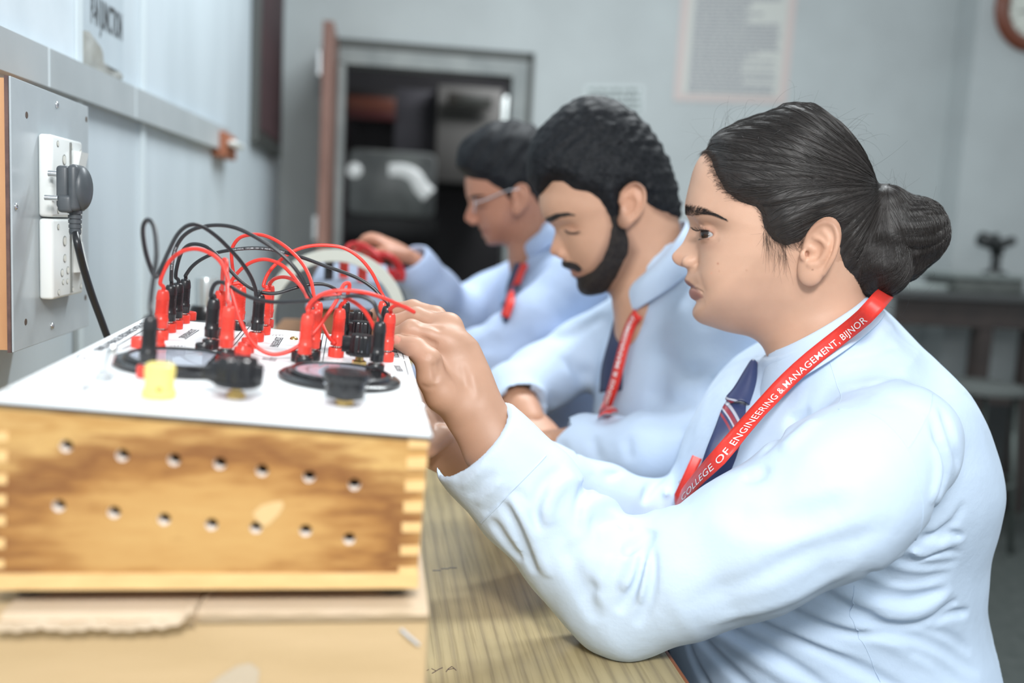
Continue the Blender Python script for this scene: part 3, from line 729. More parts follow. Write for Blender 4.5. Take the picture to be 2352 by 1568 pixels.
for cx in (630, 638, 646): pl_arc(cx, 771, 4, 2.0, math.pi, 2*math.pi, .0004)
for t in np.linspace(-2.9, -.2, 9):
    v, f = pl_line([(822+52*math.cos(t), 838+20*math.sin(t)), (822+55*math.cos(t), 838+21.3*math.sin(t)), (822+58*math.cos(t), 838+22.5*math.sin(t))], .0006); mbk.add(v, f)
mbk.build('printed_lines', ink, panel)
for pts in [[(748, 814), (763, 814)], [(888, 842), (897, 843)], [(330, 885), (345, 880)]]:
    v, f = pl_line([pts[0], ((pts[0][0]+pts[1][0])/2, (pts[0][1]+pts[1][1])/2), pts[1]], .0009); MB().add(v, f).build('printed_red_mark', inkred, panel)
def pl_text(txt, p0, p1, h, name, m=ink):
    a, b = on_panel(*p0), on_panel(*p1); T = b-a; ln = np.linalg.norm(T); T /= ln; B = np.cross(PN, T)
    v, f = text_mesh(txt, 1.0, bold=.02); s_ = ln/v[:, 0].max()
    V = a+T*(v[:, :1]*s_)+B*(v[:, 1:2]*h/.73)+PN*.0003
    return MB().add(V, f).build(name, m, panel)
pl_text('SERIES & PARALLEL RESONANCE WITH L.C.R.', (232, 806), (342, 742), .0070, 'panel_title')
pl_text('SERIES RESONANCE CKT.', (424, 777), (454, 757), .0062, 'panel_lettering')
pl_text('PARALLEL RESONANCE CKT.', (634, 797), (648, 775), .0062, 'panel_lettering')
pl_text('INDUCTORS', (918, 822), (911, 806), .0055, 'panel_lettering'); pl_text('RESISTORS', (927, 854), (918, 840), .0060, 'panel_lettering')
pl_text('OUTPUT', (402, 811), (420, 802), .0050, 'panel_lettering', mat('grey_ink', (.3, .3, .32), .6)); pl_text('INPUT', (386, 806), (396, 801), .0050, 'panel_lettering', bpy.data.materials['grey_ink'])
pl_text('OUTPUT', (632, 831), (637, 822), .0060, 'panel_lettering', bpy.data.materials['grey_ink']); pl_text('INPUT', (616, 828), (620, 822), .0060, 'panel_lettering', bpy.data.materials['grey_ink'])
pl_text('ON', (196, 898), (214, 888), .007, 'panel_lettering', bpy.data.materials['grey_ink'])
# screws, switch
chrome = mat('chrome', (.75, .76, .78), .18, 1.0); brass = mat('brass', (.60, .42, .16), .28, 1.0); steel = mat('plug_steel', (.70, .68, .64), .25, 1.0)
def screw(px, py, m, r=.0036, name='panel_screw', par=None):
    p = on_panel(px, py); mb = MB(); mb.lathe([(r, 0), (r*.95, r*.25), (r*.7, r*.55), (r*.3, r*.7), (0, r*.72)], p, PN, 16); auto_smooth(mb.build(name, m, par or trainer), 50)
for x, y in [(186, 822), (178, 899), (769, 972), (968, 934), (246, 928), (346, 733), (920, 786), (30, 903)]: screw(x, y, chrome)
screw(675, 779, brass, .0042)
p = on_panel(237, 873); mb = MB(); mb.lathe([(.0065, 0), (.0065, .0025), (.0045, .003), (.0045, .006), (.0030, .0065)], p, PN, 6)
mb.lathe([(.0018, .004), (.0030, .020), (.0032, .024), (.0018, .0265)], p, PN+PU*.22, 14); auto_smooth(mb.build('toggle_switch', chrome, trainer))
# moving-coil meters
bake = mat('black_bakelite', (.012, .012, .014), .22, Specular_IOR_Level=.6)
dialm = mat('meter_dial', (.66, .70, .80), .35); glassm = mat('meter_glass', (1, 1, 1), .03, Transmission_Weight=1.0, IOR=1.25)
def meter(px, py, half_px, label):
    p = on_panel(px, py); R = half_px*depth_of(p)/FPX
    e = empty('panel_meter', p); e.parent = trainer; e.matrix_parent_inverse = parent_world(trainer).inverted()
    mb = MB(); mb.lathe([(R*.97, 0), (R, .001), (R, .003), (R*.96, .0045), (R*.84, .005), (R*.83, .0075), (R*.78, .0085), (R*.75, .0080), (R*.74, .0042)], p, PN, 56, caps=(True, False))
    auto_smooth(mb.build('bezel', bake, e))
    mb = MB(); mb.lathe([(R*.745, .0040), (0, .0040)], p, PN, 40, caps=(False, False)); mb.build('meter_face', dialm, e)
    mb = MB(); t = np.linspace(-1.15, 1.15, 24); c = [p+PN*.0043+(-PU*math.cos(x)+PV*math.sin(x))*R*.55 for x in t]; mb.tube(c, .0004, 5)
    for x in np.linspace(-1.15, 1.15, 11): mb.tube([p+PN*.0043+(-PU*math.cos(x)+PV*math.sin(x))*R*.53, p+PN*.0043+(-PU*math.cos(x)+PV*math.sin(x))*R*.62], .0003, 4)
    mb.tube([p+PN*.0048+PU*R*.15, p+PN*.0048-PU*R*.4+PV*R*.32], .0003, 4)
    mb.build('scale_and_needle', ink, e)
    mb = MB(); t = np.linspace(-1.0, 1.0, 14); ar = [p+PN*.0052+(PU*math.cos(x)+PV*math.sin(x))*R*.74 for x in t]; mb.add(ar, [tuple(range(len(ar)))]); mb.build('black_cover', bake, e)
    mb = MB(); mb.lathe([(R*.745, .0072), (R*.5, .0078), (0, .0080)], p, PN, 40, caps=(False, False)); mb.build('cover_glass', glassm, e, True)
    for a in (.35, 2.5, 4.5):
        q = p+(PU*math.cos(a)+PV*math.sin(a))*R*.905+PN*.0045; mb = MB(); mb.lathe([(.0026, 0), (.0022, .0009), (.001, .0014), (0, .0015)], q, PN, 12); mb.build('bezel_screw', chrome, e, True)
meter(418, 841, 152, ''); meter(781, 873, 139, '')
# knobs
def knob(px, py, rpx, hpx_, style, m):
    p = on_panel(px, py); k = depth_of(p)/FPX; R = rpx*k; H = hpx_*k
    e = empty('knob', p); e.parent = trainer; e.matrix_parent_inverse = parent_world(trainer).inverted(); b0 = .0095
    mb = MB()
    flute = lambda n, a: (lambda t, j: 1-a*(0.5+0.5*math.cos(n*t)))
    if style == 'bar':      # fluted body with a finger bar and skirt
        mb.lathe([(R*.3, b0), (R*1.05, b0), (R*1.1, b0+.0012), (R*1.02, b0+.0025)], p, PN, 40)
        mb.lathe([(R*.93, b0+.0025), (R*.90, b0+H-.002), (R*.84, b0+H-.0005), (R*.80, b0+H), (R*.1, b0+H)], p, PN, 96, flute(12, .10))
        Mx = Matrix((( *PU, ), (*PV,), (*PN,))).transposed().to_4x4(); Mx.translation = Vector(p)
        mb.rbox((-R*1.42, -R*.22, b0+.002), (R*.2, R*.22, b0+H*.88), .0008, 2, Mx)
    elif style == 'wing':
        mb.lathe([(R*.3, b0), (R*.92, b0), (R*.98, b0+.0015), (R*.9, b0+.003)], p, PN, 40)
        mb.lathe([(R*.86, b0+.003), (R*.84, b0+H-.002), (R*.76, b0+H), (R*.1, b0+H)], p, PN, 96, flute(10, .14))
        Mx = Matrix(((*PU,), (*PV,), (*PN,))).transposed().to_4x4(); Mx.translation = Vector(p)
        mb.rbox((-R*1.1, -R*.26, b0+.001), (-R*.3, R*.26, b0+H*.80), .001, 2, Mx); mb.rbox((R*.3, -R*.26, b0+.001), (R*1.04, R*.26, b0+H*.80), .001, 2, Mx)
        mb.rbox((-R*1.45, R*.1, b0+.001), (-R*.4, R*.5, b0+H*.55), .001, 2, Mx)
    elif style == 'round':
        mb.lathe([(R*.3, b0-.003), (R*.82, b0-.003), (R*.84, b0), (R*.84, b0+H*.55)], p, PN, 40)
        mb.lathe([(R*.84, b0+H*.55), (R*.98, b0+H*.58), (R, b0+H*.65), (R, b0+H*.92), (R*.93, b0+H), (R*.5, b0+H*.97), (R*.45, b0+H*.90), (0, b0+H*.90)], p, PN, 96, flute(26, .03))
    else:
        b0 = .001; mb.lathe([(R*1.0, b0), (R*1.06, b0+.0015), (R*1.02, b0+.004), (R*.90, b0+H*.2), (R*.88, b0+H*.55), (R*.92, b0+H*.8), (R*.86, b0+H*.95), (R*.7, b0+H), (0, b0+H)], p, PN, 40)
    auto_smooth(mb.build('knob_body', m, e), 40)
    if style != 'yellow':
        mb = MB(); mb.lathe([(.0068, .0005), (.0068, .0042), (.0058, .0048)], p, PN, 6); mb.lathe([(.0038, .0048), (.0034, .0105)], p, PN, 16); mb.build('shaft_nut', brass, e)
        mb = MB(); mb.lathe([(.0095, 0), (.0095, .0006), (.004, .0007)], p, PN, 28); mb.build('washer', chrome, e)
    v = -np.array(ray(px, py)); v -= PN*np.dot(v, PN); v /= np.linalg.norm(v); q = p+PN*(b0+H*.28)+v*R*.80
    if style != 'yellow': q = p+PN*(b0+H*.25)+v*R*.79
    mb = MB(); mb.lathe([(.0016, 0), (.0018, .0006), (.0014, .0009), (0, .0009)], q+v*.0002, v, 14); mb.build('set_screw', chrome if style == 'bar' else bake, e)
yel = mat('yellow_plastic', (.84, .68, .20), .35)
knob(828, 775, 25, 42, 'bar', bake); knob(826, 800, 26, 42, 'bar', bake); knob(824, 839, 30, 48, 'bar', bake)
knob(541, 915, 55, 66, 'wing', bake); knob(790, 930, 54, 50, 'round', bake); knob(364, 912, 37, 76, 'yellow', yel)
for px, py, r in ((541, 916, .020), (790, 932, .022)):
    p = on_panel(px, py); mb = MB(); mb.lathe([(r, .0002), (r, .0009), (.0072, .001)], p, PN, 40, caps=(True, False)); mb.build('dial_plate', mat('dial_plate', (.80, .78, .80), .4), trainer)
# sockets
red_p = mat('red_plastic', (.80, .060, .040), .28, Specular_IOR_Level=.5); blk_p = mat('black_plastic', (.016, .016, .018), .26, Specular_IOR_Level=.55)
JK = {'A0': (367, 779, 'r'), 'A1': (386, 762, 'r'), 'A2': (402, 754, 'r'), 'A3': (419, 741, 'r'), 'A4': (434, 734, 'r'), 'R5': (321, 797, 'r'), 'R5b': (357, 796, 'r'), 'R6': (358, 812, 'r'), 'R7': (337, 866, 'r'),
      'B1': (467, 811, 'b'), 'B2': (483, 801, 'b'), 'B3': (499, 775, 'b'), 'B4': (540, 744, 'b'), 'B15': (546, 757, 'b'), 'B5': (517, 826, 'b'), 'R8': (556, 820, 'r'), 'R9': (564, 809, 'r'), 'R10': (572, 798, 'r'),
      'R11': (588, 783, 'r'), 'R12': (604, 767, 'r'), 'R13': (612, 751, 'r'), 'B6': (697, 841, 'b'), 'B7': (687, 830, 'b'), 'B8': (709, 812, 'b'), 'B9': (720, 800, 'b'), 'B10': (716, 826, 'b'), 'R14': (771, 819, 'r'), 'B11': (783, 797, 'b'),
      'B12': (862, 858, 'b'), 'R15': (886, 829, 'r'), 'B13': (880, 806, 'b'), 'R16': (872, 790, 'r')}
jk_me = {}
def jack_mesh(c):
    mb = MB(); mb.lathe([(.0070, 0), (.0074, .0005), (.0074, .0078), (.0068, .0088), (.0052, .0088), (.0046, .0080), (.0044, .0020), (0, .0020)], (0, 0, 0), (0, 0, 1), 28)
    o = obj('tmp', mb.v, mb.f, red_p if c == 'r' else blk_p); auto_smooth(o); me = o.data; bpy.data.objects.remove(o); return me
jm = {'r': jack_mesh('r'), 'b': jack_mesh('b')}
QN = Vector(PN).to_track_quat('Z', 'Y')
for k, (x, y, c) in JK.items():
    o = bpy.data.objects.new('red_socket' if c == 'r' else 'black_socket', jm[c]); COL.objects.link(o)
    o.matrix_world = Matrix.Translation(Vector(on_panel(x, y))) @ QN.to_matrix().to_4x4()
    o.parent = trainer; o.matrix_parent_inverse = parent_world(trainer).inverted()
# ---- patch cords
def plug_meshes(m):
    mb = MB(); pr = [(.0052, .0108), (.0060, .0112), (.0061, .0165), (.0064, .0172), (.0064, .0196), (.0058, .0204), (.0058, .0240)]
    z = .0240
    for i in range(9): pr += [(.0058, z+.0003), (.0054, z+.0006), (.0054, z+.0010), (.0058, z+.0013)]; z += .0014
    pr += [(.0058, z+.002), (.0052, .0430), (.0044, .0452), (.0036, .0458), (.0017, .0458)]
    mb.lathe(pr, (0, 0, 0), (0, 0, 1), 24); o = obj('tmp', mb.v, mb.f, m); auto_smooth(o, 50); a = o.data; bpy.data.objects.remove(o)
    mb = MB(); mb.lathe([(.0020, .003), (.0033, .0045), (.0035, .0078), (.0035, .0109)], (0, 0, 0), (0, 0, 1), 16); o = obj('tmp', mb.v, mb.f, steel); auto_smooth(o, 50); b = o.data; bpy.data.objects.remove(o)
    return a, b
PM = {'r': plug_meshes(red_p), 'b': plug_meshes(blk_p)}
cab_r = mat('red_cord', (.78, .045, .030), .33); cab_b = mat('black_cord', (.020, .021, .024), .30)
prt = mat('cord_print', (.55, .56, .58), .5)
def crop3(x, y): return (300+x/3.459, 480+y/3.459)
def patch_cord(c, j0, j1, mids, label, r=.00185, bow=0.0, lean0=(0, 0), lean1=(0, 0)):
    root = empty('patch_cord', on_panel(*JK[j0][:2])); tag(root, label, 'patch cord', 'patch cords on the trainer panel')
    ends = []
    for j, lean in ((j0, lean0), (j1, lean1)):
        if j not in JK: ends.append(None); continue
        p = on_panel(*JK[j][:2]); n = Vector(PN+PU*lean[0]+PV*lean[1]).normalized()
        M = Matrix.Translation(Vector(p)) @ n.to_track_quat('Z', 'Y').to_matrix().to_4x4()
        if j in used: ends.append(p+np.array(n)*.0455); continue
        used.add(j)
        o = bpy.data.objects.new('plug', PM[c][0]); COL.objects.link(o); o.matrix_world = M; o.parent = root; o.matrix_parent_inverse = parent_world(root).inverted()
        t = bpy.data.objects.new('plug_tip', PM[c][1]); COL.objects.link(t); t.matrix_world = M; t.parent = o; t.matrix_parent_inverse = parent_world(o).inverted()
        ends.append(p+np.array(n)*.0445)
    px = [crop3(*m) for m in mids]
    if ends[1] is None: yE = j1
    else: yE = depth_of(ends[1])
    d0 = depth_of(ends[0]); L2 = np.r_[0, np.cumsum([math.hypot(px[i+1][0]-px[i][0], px[i+1][1]-px[i][1]) for i in range(len(px)-1)])]; tt = (L2+20)/(L2[-1]+40)
    D = d0+(yE-d0)*tt+bow*np.sin(np.pi*tt)
    q = [atD(p_[0], p_[1], d_) for p_, d_ in zip(px, D)]
    pts = [ends[0]-PN*.004, ends[0]+PN*.004]+q+([ends[1]+PN*.004, ends[1]-PN*.004] if ends[1] is not None else [])
    c_ = spline(np.array(pts), max(50, len(pts)*9)); mb = MB(); mb.tube(c_, r, 10); o = mb.build('cord', cab_r if c == 'r' else cab_b, root, True)
    return root, c_, o
used = set()
def imprint(txt, c, s0, s1, par, r=.00185, m=None, h=.0022):
    ln = np.r_[0, np.cumsum(np.linalg.norm(np.diff(c, axis=0), axis=1))]; T = np.gradient(c, axis=0); T /= np.linalg.norm(T, axis=1)[:, None]
    w = CAMP-c; w /= np.linalg.norm(w, axis=1)[:, None]; w = w-T*(w*T).sum(1)[:, None]; w /= np.linalg.norm(w, axis=1)[:, None]; B = np.cross(w, T)
    B = B*np.sign((B @ (CR @ np.array([0, 1.0, 0]))).mean())
    v, f = text_mesh(txt, 1.0, bold=.01); s_ = h; x = s0*ln[-1]+v[:, 0]*s_; I = lambda A: np.stack([np.interp(x, ln, A[:, i]) for i in range(3)], 1)
    a = (v[:, 1]-.36)*h/r
    V = I(c)+(I(w)*np.cos(a)[:, None]+I(B)*np.sin(a)[:, None])*(r+.00012)
    MB().add(V, f).build('cord_print', m or prt, par)
a_, c_, o_ = patch_cord('b', 'R7', 'R11', [(158, 780), (170, 640), (190, 500), (206, 340), (185, 140), (138, 84), (100, 135), (106, 270), (145, 430), (200, 540), (255, 440), (300, 340), (370, 205), (440, 138), (510, 122), (580, 145), (680, 215), (770, 300), (870, 410), (950, 530), (990, 630), (1000, 700)],
    'black patch cord rising from the nearest black plug in a tall narrow loop', bow=.0)
a_, c_, o_ = patch_cord('b', 'A1', 'B8', [(322, 560), (330, 430), (355, 320), (410, 225), (490, 165), (600, 135), (700, 128), (800, 140), (900, 175), (1040, 250), (1180, 345), (1280, 440), (1360, 550), (1405, 650)], 'black patch cord making the tallest wide arch over the panel', bow=-.02)
imprint('ROHS (INDIA)  23/36 PVC', c_, .10, .3, o_)
a_, c_, o_ = patch_cord('b', 'A2', 'B11', [(358, 540), (375, 430), (410, 335), (465, 285), (540, 280), (620, 310), (700, 380), (790, 485), (880, 575), (980, 640), (1080, 668), (1180, 665), (1300, 630), (1420, 600), (1530, 597), (1610, 625), (1655, 675)], 'black patch cord dipping behind the tall black arch, ending behind the upright red plug', bow=-.02)
a_, c_, o_ = patch_cord('b', 'A3', 'B13', [(435, 530), (490, 455), (570, 395), (680, 348), (820, 322), (960, 310), (1100, 318), (1250, 350), (1400, 397), (1560, 457), (1700, 505), (1830, 562), (1930, 630), (1995, 700)], 'black patch cord with white lettering running flat and across to the right', bow=-.01)
imprint('ROHS (INDIA)  1.5SQ.MM 1100V  F-8  INDUSTRIAL FLEXIBLE', c_, .28, .8, o_)
a_, c_, o_ = patch_cord('b', 'B2', 'B12', [(638, 700), (650, 630), (680, 588), (730, 582), (800, 620), (880, 668), (980, 710), (1120, 737), (1280, 735), (1450, 722), (1600, 705), (1750, 690), (1850, 698), (1930, 745), (1965, 830)], 'black patch cord sagging low in front of the others to the right front black plug', bow=-.01)
imprint('INDUSTRIAL CABLE', c_, .66, .8, o_)
patch_cord('r', 'A0', 'R14', [(235, 590), (270, 480), (330, 392), (420, 332), (520, 316), (620, 345), (700, 402), (745, 475), (775, 560), (805, 660), (835, 760), (875, 890), (935, 1010), (1015, 1105), (1120, 1152), (1230, 1140), (1330, 1090), (1440, 1000), (1550, 860), (1640, 720), (1695, 600), (1735, 590), (1735, 640), (1700, 740)],
    'red patch cord from the leftmost red plug, drooping onto the white panel', bow=-.04)
patch_cord('r', 'B5', 'B3', [(772, 740), (768, 620), (764, 500), (760, 410), (742, 400), (733, 480), (728, 570), (728, 640)], 'short red patch cord standing as a narrow hairpin above the big red plug')
patch_cord('r', 'B4', .86, [(828, 540), (805, 420), (808, 310), (865, 230), (960, 203), (1060, 210), (1170, 258), (1280, 340), (1370, 440), (1430, 560), (1453, 670), (1470, 770), (1520, 910), (1570, 1010), (1625, 1070)], 'red patch cord with the highest red arch, behind the black cords')
patch_cord('r', 'R12', 'R16', [(1055, 610), (1100, 500), (1190, 405), (1300, 332), (1420, 295), (1560, 288), (1700, 312), (1820, 388), (1910, 495), (1960, 590), (1985, 650)], 'red patch cord whose broad arch reaches the far right corner of the panel')
patch_cord('r', 'R13', 'B10', [(1100, 600), (1140, 556), (1220, 540), (1310, 572), (1380, 655), (1425, 740)], 'red patch cord with the lowest, tightest arch near the panel centre')
patch_cord('r', 'B15', 'B9', [(800, 590), (860, 495), (960, 422), (1070, 400), (1190, 438), (1280, 520), (1370, 635), (1420, 700)], 'red patch cord of middle height nested inside the highest red arch')
patch_cord('r', 'B6', 'R15', [(1405, 790), (1450, 725), (1540, 672), (1660, 648), (1800, 655), (1950, 687), (2100, 745), (2215, 800), (2250, 818), (2190, 782), (2110, 765), (2060, 795)], 'red patch cord looping out over the fingers of the girl in front', bow=-.03)
patch_cord('r', 'B6', .83, [(1420, 790), (1480, 722), (1600, 690), (1730, 715), (1830, 780), (1895, 865), (1940, 960)], 'red patch cord passing behind the sagging black cord down to the right')
# ------------------------------------------------------------------ work table, cardboard box, switchboard
tt = mat('woodgrain_laminate', (.3, .22, .1), .28, Specular_IOR_Level=.45)
v = mapped(tt, (1, 1, 1)); wv = N(tt, 'ShaderNodeTexWave', wave_type='BANDS', bands_direction='X'); wv.inputs['Scale'].default_value = 12; wv.inputs['Distortion'].default_value = 9; wv.inputs['Detail'].default_value = 4; wv.inputs['Detail Scale'].default_value = .6
mp = N(tt, 'ShaderNodeMapping'); mp.inputs['Scale'].default_value = (1.6, .10, 1); mp.inputs['Rotation'].default_value = (0, 0, .10); L(tt, v, mp.inputs['Vector']); L(tt, mp.outputs[0], wv.inputs['Vector'])
mp2 = N(tt, 'ShaderNodeMapping'); mp2.inputs['Scale'].default_value = (380, 9, 1); mp2.inputs['Rotation'].default_value = (0, 0, .10); L(tt, v, mp2.inputs['Vector'])
fine_ = noise(tt, mp2.outputs[0], 1.0, 4); blot = noise(tt, v, 9, 4)
c1 = ramp(tt, wv.outputs['Fac'], [(0, (.34, .275, .165)), (.12, (.40, .325, .19)), (.5, (.43, .35, .20)), (1, (.46, .375, .215))])
mx = N(tt, 'ShaderNodeMix', data_type='RGBA', blend_type='MULTIPLY'); mx.inputs[0].default_value = .5; L(tt, c1, mx.inputs[6]); L(tt, ramp(tt, fine_, [(.36, (.62, .60, .56)), (.50, (1, 1, 1))]), mx.inputs[7])
mx2 = N(tt, 'ShaderNodeMix', data_type='RGBA', blend_type='MULTIPLY'); mx2.inputs[0].default_value = .6; L(tt, mx.outputs[2], mx2.inputs[6]); L(tt, ramp(tt, blot, [(.35, (.80, .80, .80)), (.65, (1.08, 1.06, 1.0))]), mx2.inputs[7]); L(tt, mx2.outputs[2], bsdf(tt).inputs['Base Color'])
TX1 = float((atZ(1506, 1455, TABLE_Z)[0]+atZ(1581, 1568, TABLE_Z)[0])/2)
tb = empty('work_table', (-.08, 1.6, 0)); tag(tb, 'long work table with woodgrain laminate top along the left wall', 'table')
MB().box((WALL_X+.01, .18, TABLE_Z-.022), (TX1-.003, 3.55, TABLE_Z)).build('table_top', tt, tb)
MB().rbox((TX1-.003, .18, TABLE_Z-.024), (TX1+.001, 3.55, TABLE_Z+.0003), .001).build('edge_band', mat('reddish_edge_band', (.24, .085, .035), .4), tb)
for x in (WALL_X+.05, TX1-.08):
    for y in (.25, 1.9, 3.45): MB().box((x, y, 0), (x+.05, y+.05, TABLE_Z-.022)).build('leg', mat('table_leg', (.12, .07, .04), .5), tb)
pen = MB()
def stroke(pts): pen.tube([atZ(960+x/14.7, 1480+y/14.7, TABLE_Z)+[0, 0, .0001] for x, y in pts], .0004, 5)
for s_ in [[(950, 920), (1010, 830), (1150, 735), (1200, 790), (1290, 870)], [(1020, 850), (1200, 805)], [(460, 810), (600, 885)], [(470, 975), (600, 900), (710, 830), (830, 780)], [(300, 880), (360, 845)]]: stroke(s_)
pen.build('pen_writing', mat('pen_ink', (.06, .03, .04), .6), tb)
mb = MB()
for x, y in [(1003, 1310), (1022, 1306), (1040, 1304)]: 
    p = atZ(x, y, TABLE_Z); mb.box((p[0]-.005, p[1]-.0015, TABLE_Z), (p[0]+.005, p[1]+.0015, TABLE_Z+.0003))
mb.build('scuff_mark', mat('scuff', (.16, .15, .14), .5), tb)
# cardboard box
cb = noisy('brown_cardboard', (.50, .36, .20), (.55, .40, .23), 7, .75, .06, .001, 5, (1, 1, 6))
cbl = noisy('pale_cardboard', (.58, .46, .34), (.54, .42, .29), 12, .8)
czt = tr_z-.0118; cy = NL[1]-.004
e = empty('cardboard_box', (-.12, .8, TABLE_Z)); tag(e, 'brown cardboard box with torn top flaps under the wooden trainer', 'cardboard box')
cR = float(atY(981, 1500, cy)[0]); cL = -.335
MB().rbox((cL, cy, TABLE_Z), (cR, FR[1]+.02, czt-.003), .002).build('box_walls', cb, e)
zA = lambda px, py, y: float(atY(px, py, y)[2])
def flap(pts_top, pts_bot, th, name, m):
    n = len(pts_top); rows = [pts_top, pts_bot]; V, Fs = strip_mesh(np.array(rows)); o = obj(name, V, Fs, m, e, False); solid(o, th, 1); return o
xs = np.linspace(-8, 442, 40); yj = 1428+4*np.sin(xs*.05)+3*np.sin(xs*.17+1)-np.clip(xs-350, 0, 100)*.22; yj[-6:] -= np.array([1, 2, 4, 7, 12, 17])
xl = np.array([atY(x, y, cy-.010)[0] for x, y in zip(xs, yj)])
botL = np.array([atY(x, y, cy-.010) for x, y in zip(xs, yj)]); topL = np.array([[x, cy-.001, czt] for x in xl]); backL = np.array([[x, cy+.20, czt] for x in xl])
V, Fs = strip_mesh(np.array([backL, topL, topL+[0, -.003, -.004], botL])); solid(obj('torn_flap', V, Fs, cbl, e, False), .005, 1)
xs = np.linspace(452, 984, 40); yj = 1406+1.5*np.sin(xs*.06)-(xs-452)*.002
bR = np.array([atY(x, y, cy-.0035) for x, y in zip(xs, yj)]); xr = bR[:, 0]; tR = np.array([[x, cy-.001, czt] for x in xr]); kR = np.array([[x+(.03 if i == 0 else 0), cy+.20, czt] for i, x in enumerate(xr)])
V, Fs = strip_mesh(np.array([kR, tR, tR+[0, -.0018, -.004], bR])); solid(obj('torn_flap', V, Fs, cbl, e, False), .0028, 1)
mb = MB(); mb.tube([atY(920, 1444, cy-.002), atY(940, 1462, cy-.003), atY(962, 1480, cy-.002)], .0012, 6); mb.build('staple', mat('staple_steel', (.78, .82, .9), .25, .6), e)
p = [atY(x, y, cy-.0006) for x, y in [(470, 1580), (505, 1553), (545, 1528), (575, 1522), (596, 1538), (592, 1580)]]; MB().add(p, [tuple(range(6))]).build('torn_patch', mat('torn_layer', (.50, .42, .32), .8), e)
# switchboard on the left wall
SX = -.370
ya, yb = float(atX(25, 480, SX)[1]), float(atX(201, 480, SX)[1]); zt, zb = float(atX(201, 245, SX)[2]), float(atX(199, 749, SX)[2])
e = empty('switchboard', (WALL_X, (ya+yb)/2, zb)); tag(e, 'wooden wall switchboard with grey front plate and two white socket units', 'switchboard')
MB().box((WALL_X, ya+.003, zb+.002), (SX-.0045, yb-.012, zt-.002)).build('wooden_case', noisy('board_wood', (.62, .33, .16), (.52, .26, .12), 30, .5, .1, .001, 4, (1, 1, .15)), e)
MB().box((SX-.0045, ya-.0015, zb), (SX-.001, yb, zt)).build('brown_backing', noisy('brown_mica', (.10, .055, .05), (.16, .09, .075), 60, .4), e)
plm = noisy('grey_mica_plate', (.47, .52, .55), (.43, .48, .51), 25, .3)
MB().rbox((SX-.001, ya, zb), (SX+.0012, yb, zt), .0008).build('front_plate', plm, e)
for x, y, c_ in [(130, 240, 0), (36, 474, 0), (119, 748, 0), (61, 264, 1), (198, 274, 1), (59, 739, 1), (196, 683, 1)]:
    p = atX(x, y, SX+.0012); mb = MB()
    if c_ == 0: mb.lathe([(.0042, 0), (.0036, .0014), (.0015, .0022), (0, .0023)], p, (1, 0, 0), 14); mb.build('plate_screw', chrome, e, True)
    else: mb.lathe([(.0036, .0001), (.0034, .0004), (0, .0004)], p, (1, 0, 0), 14); mb.build('screw_hole', mat('rusty_hole', (.10, .07, .055), .8), e)
su_m = mat('white_bakelite', (.83, .86, .85), .22); cream = mat('cream_shutter', (.74, .74, .68), .4); shd = mat('socket_slot', (.20, .21, .20), .5)
FXs = SX+.0165
su0, su1 = float(atX(87, 400, SX+.0012)[1]), float(atX(190, 400, FXs)[1])
for k, (yt, ybm) in enumerate([(305, 497), (501, 690)]):
    z1, z0 = float(atX(88, yt, SX+.004)[2]), float(atX(85, ybm, SX+.004)[2])
    u = empty('socket_unit', (SX, su0, z0)); u.parent = e; u.matrix_parent_inverse = parent_world(e).inverted()
    mb = MB(); mb.rbox((SX+.0012, su0, z0), (FXs, su1, z1), .0035, 3); auto_smooth(mb.build('unit_body', su_m, u), 50)
    W = su1-su0; H = z1-z0; F0 = FXs+.0001
    def ring(fy, fz, r):
        p = (F0, su0+fy*W, z0+fz*H); mb.lathe([(r*1.12, 0), (r*1.1, .0006), (r, .0007)], p, (1, 0, 0), 20); return p
    for fy, fz, r in [(.36, .72, .0052), (.36, .50, .0042), (.27, .32, .0040), (.46, .34, .0040), (.30, .20, .0028), (.44, .20, .0028), (.16, .90, .0030), (.16, .08, .0030), (.60, .90, .0028), (.62, .08, .0028), (.92, .86, .0028), (.92, .10, .0028)]:
        p = (F0, su0+fy*W, z0+fz*H); MB().lathe([(r*1.15, -.0005), (r*1.15, .0003), (0, .0003)], p, (1, 0, 0), 20).build('socket_hole', shd, u); MB().lathe([(r*.92, .0002), (r*.9, .0006), (0, .0006)], p, (1, 0, 0), 20).build('socket_shutter', cream, u)
    MB().box((F0, su0+W*.545, z0+.004), (F0+.0012, su0+W*.575, z1-.004)).build('divider_groove', shd, u)
    mb = MB(); ys = su0+W*.66; ye = su0+W*.92; zc = z0+H*(.66 if k == 0 else .50); up = 1 if k == 0 else -1
    V = [(F0, ys, zc-.018), (F0, ye, zc-.018), (F0, ye, zc+.018), (F0, ys, zc+.018), (F0+(.009 if up < 0 else .002), ys, zc-.017), (F0+(.009 if up < 0 else .002), ye, zc-.017), (F0+(.009 if up > 0 else .002), ye, zc+.017), (F0+(.009 if up > 0 else .002), ys, zc+.017)]
    mb.add(V, [(4, 5, 6, 7), (0, 1, 5, 4), (1, 2, 6, 5), (2, 3, 7, 6), (3, 0, 4, 7)]); mb.build('rocker_switch', su_m, u)
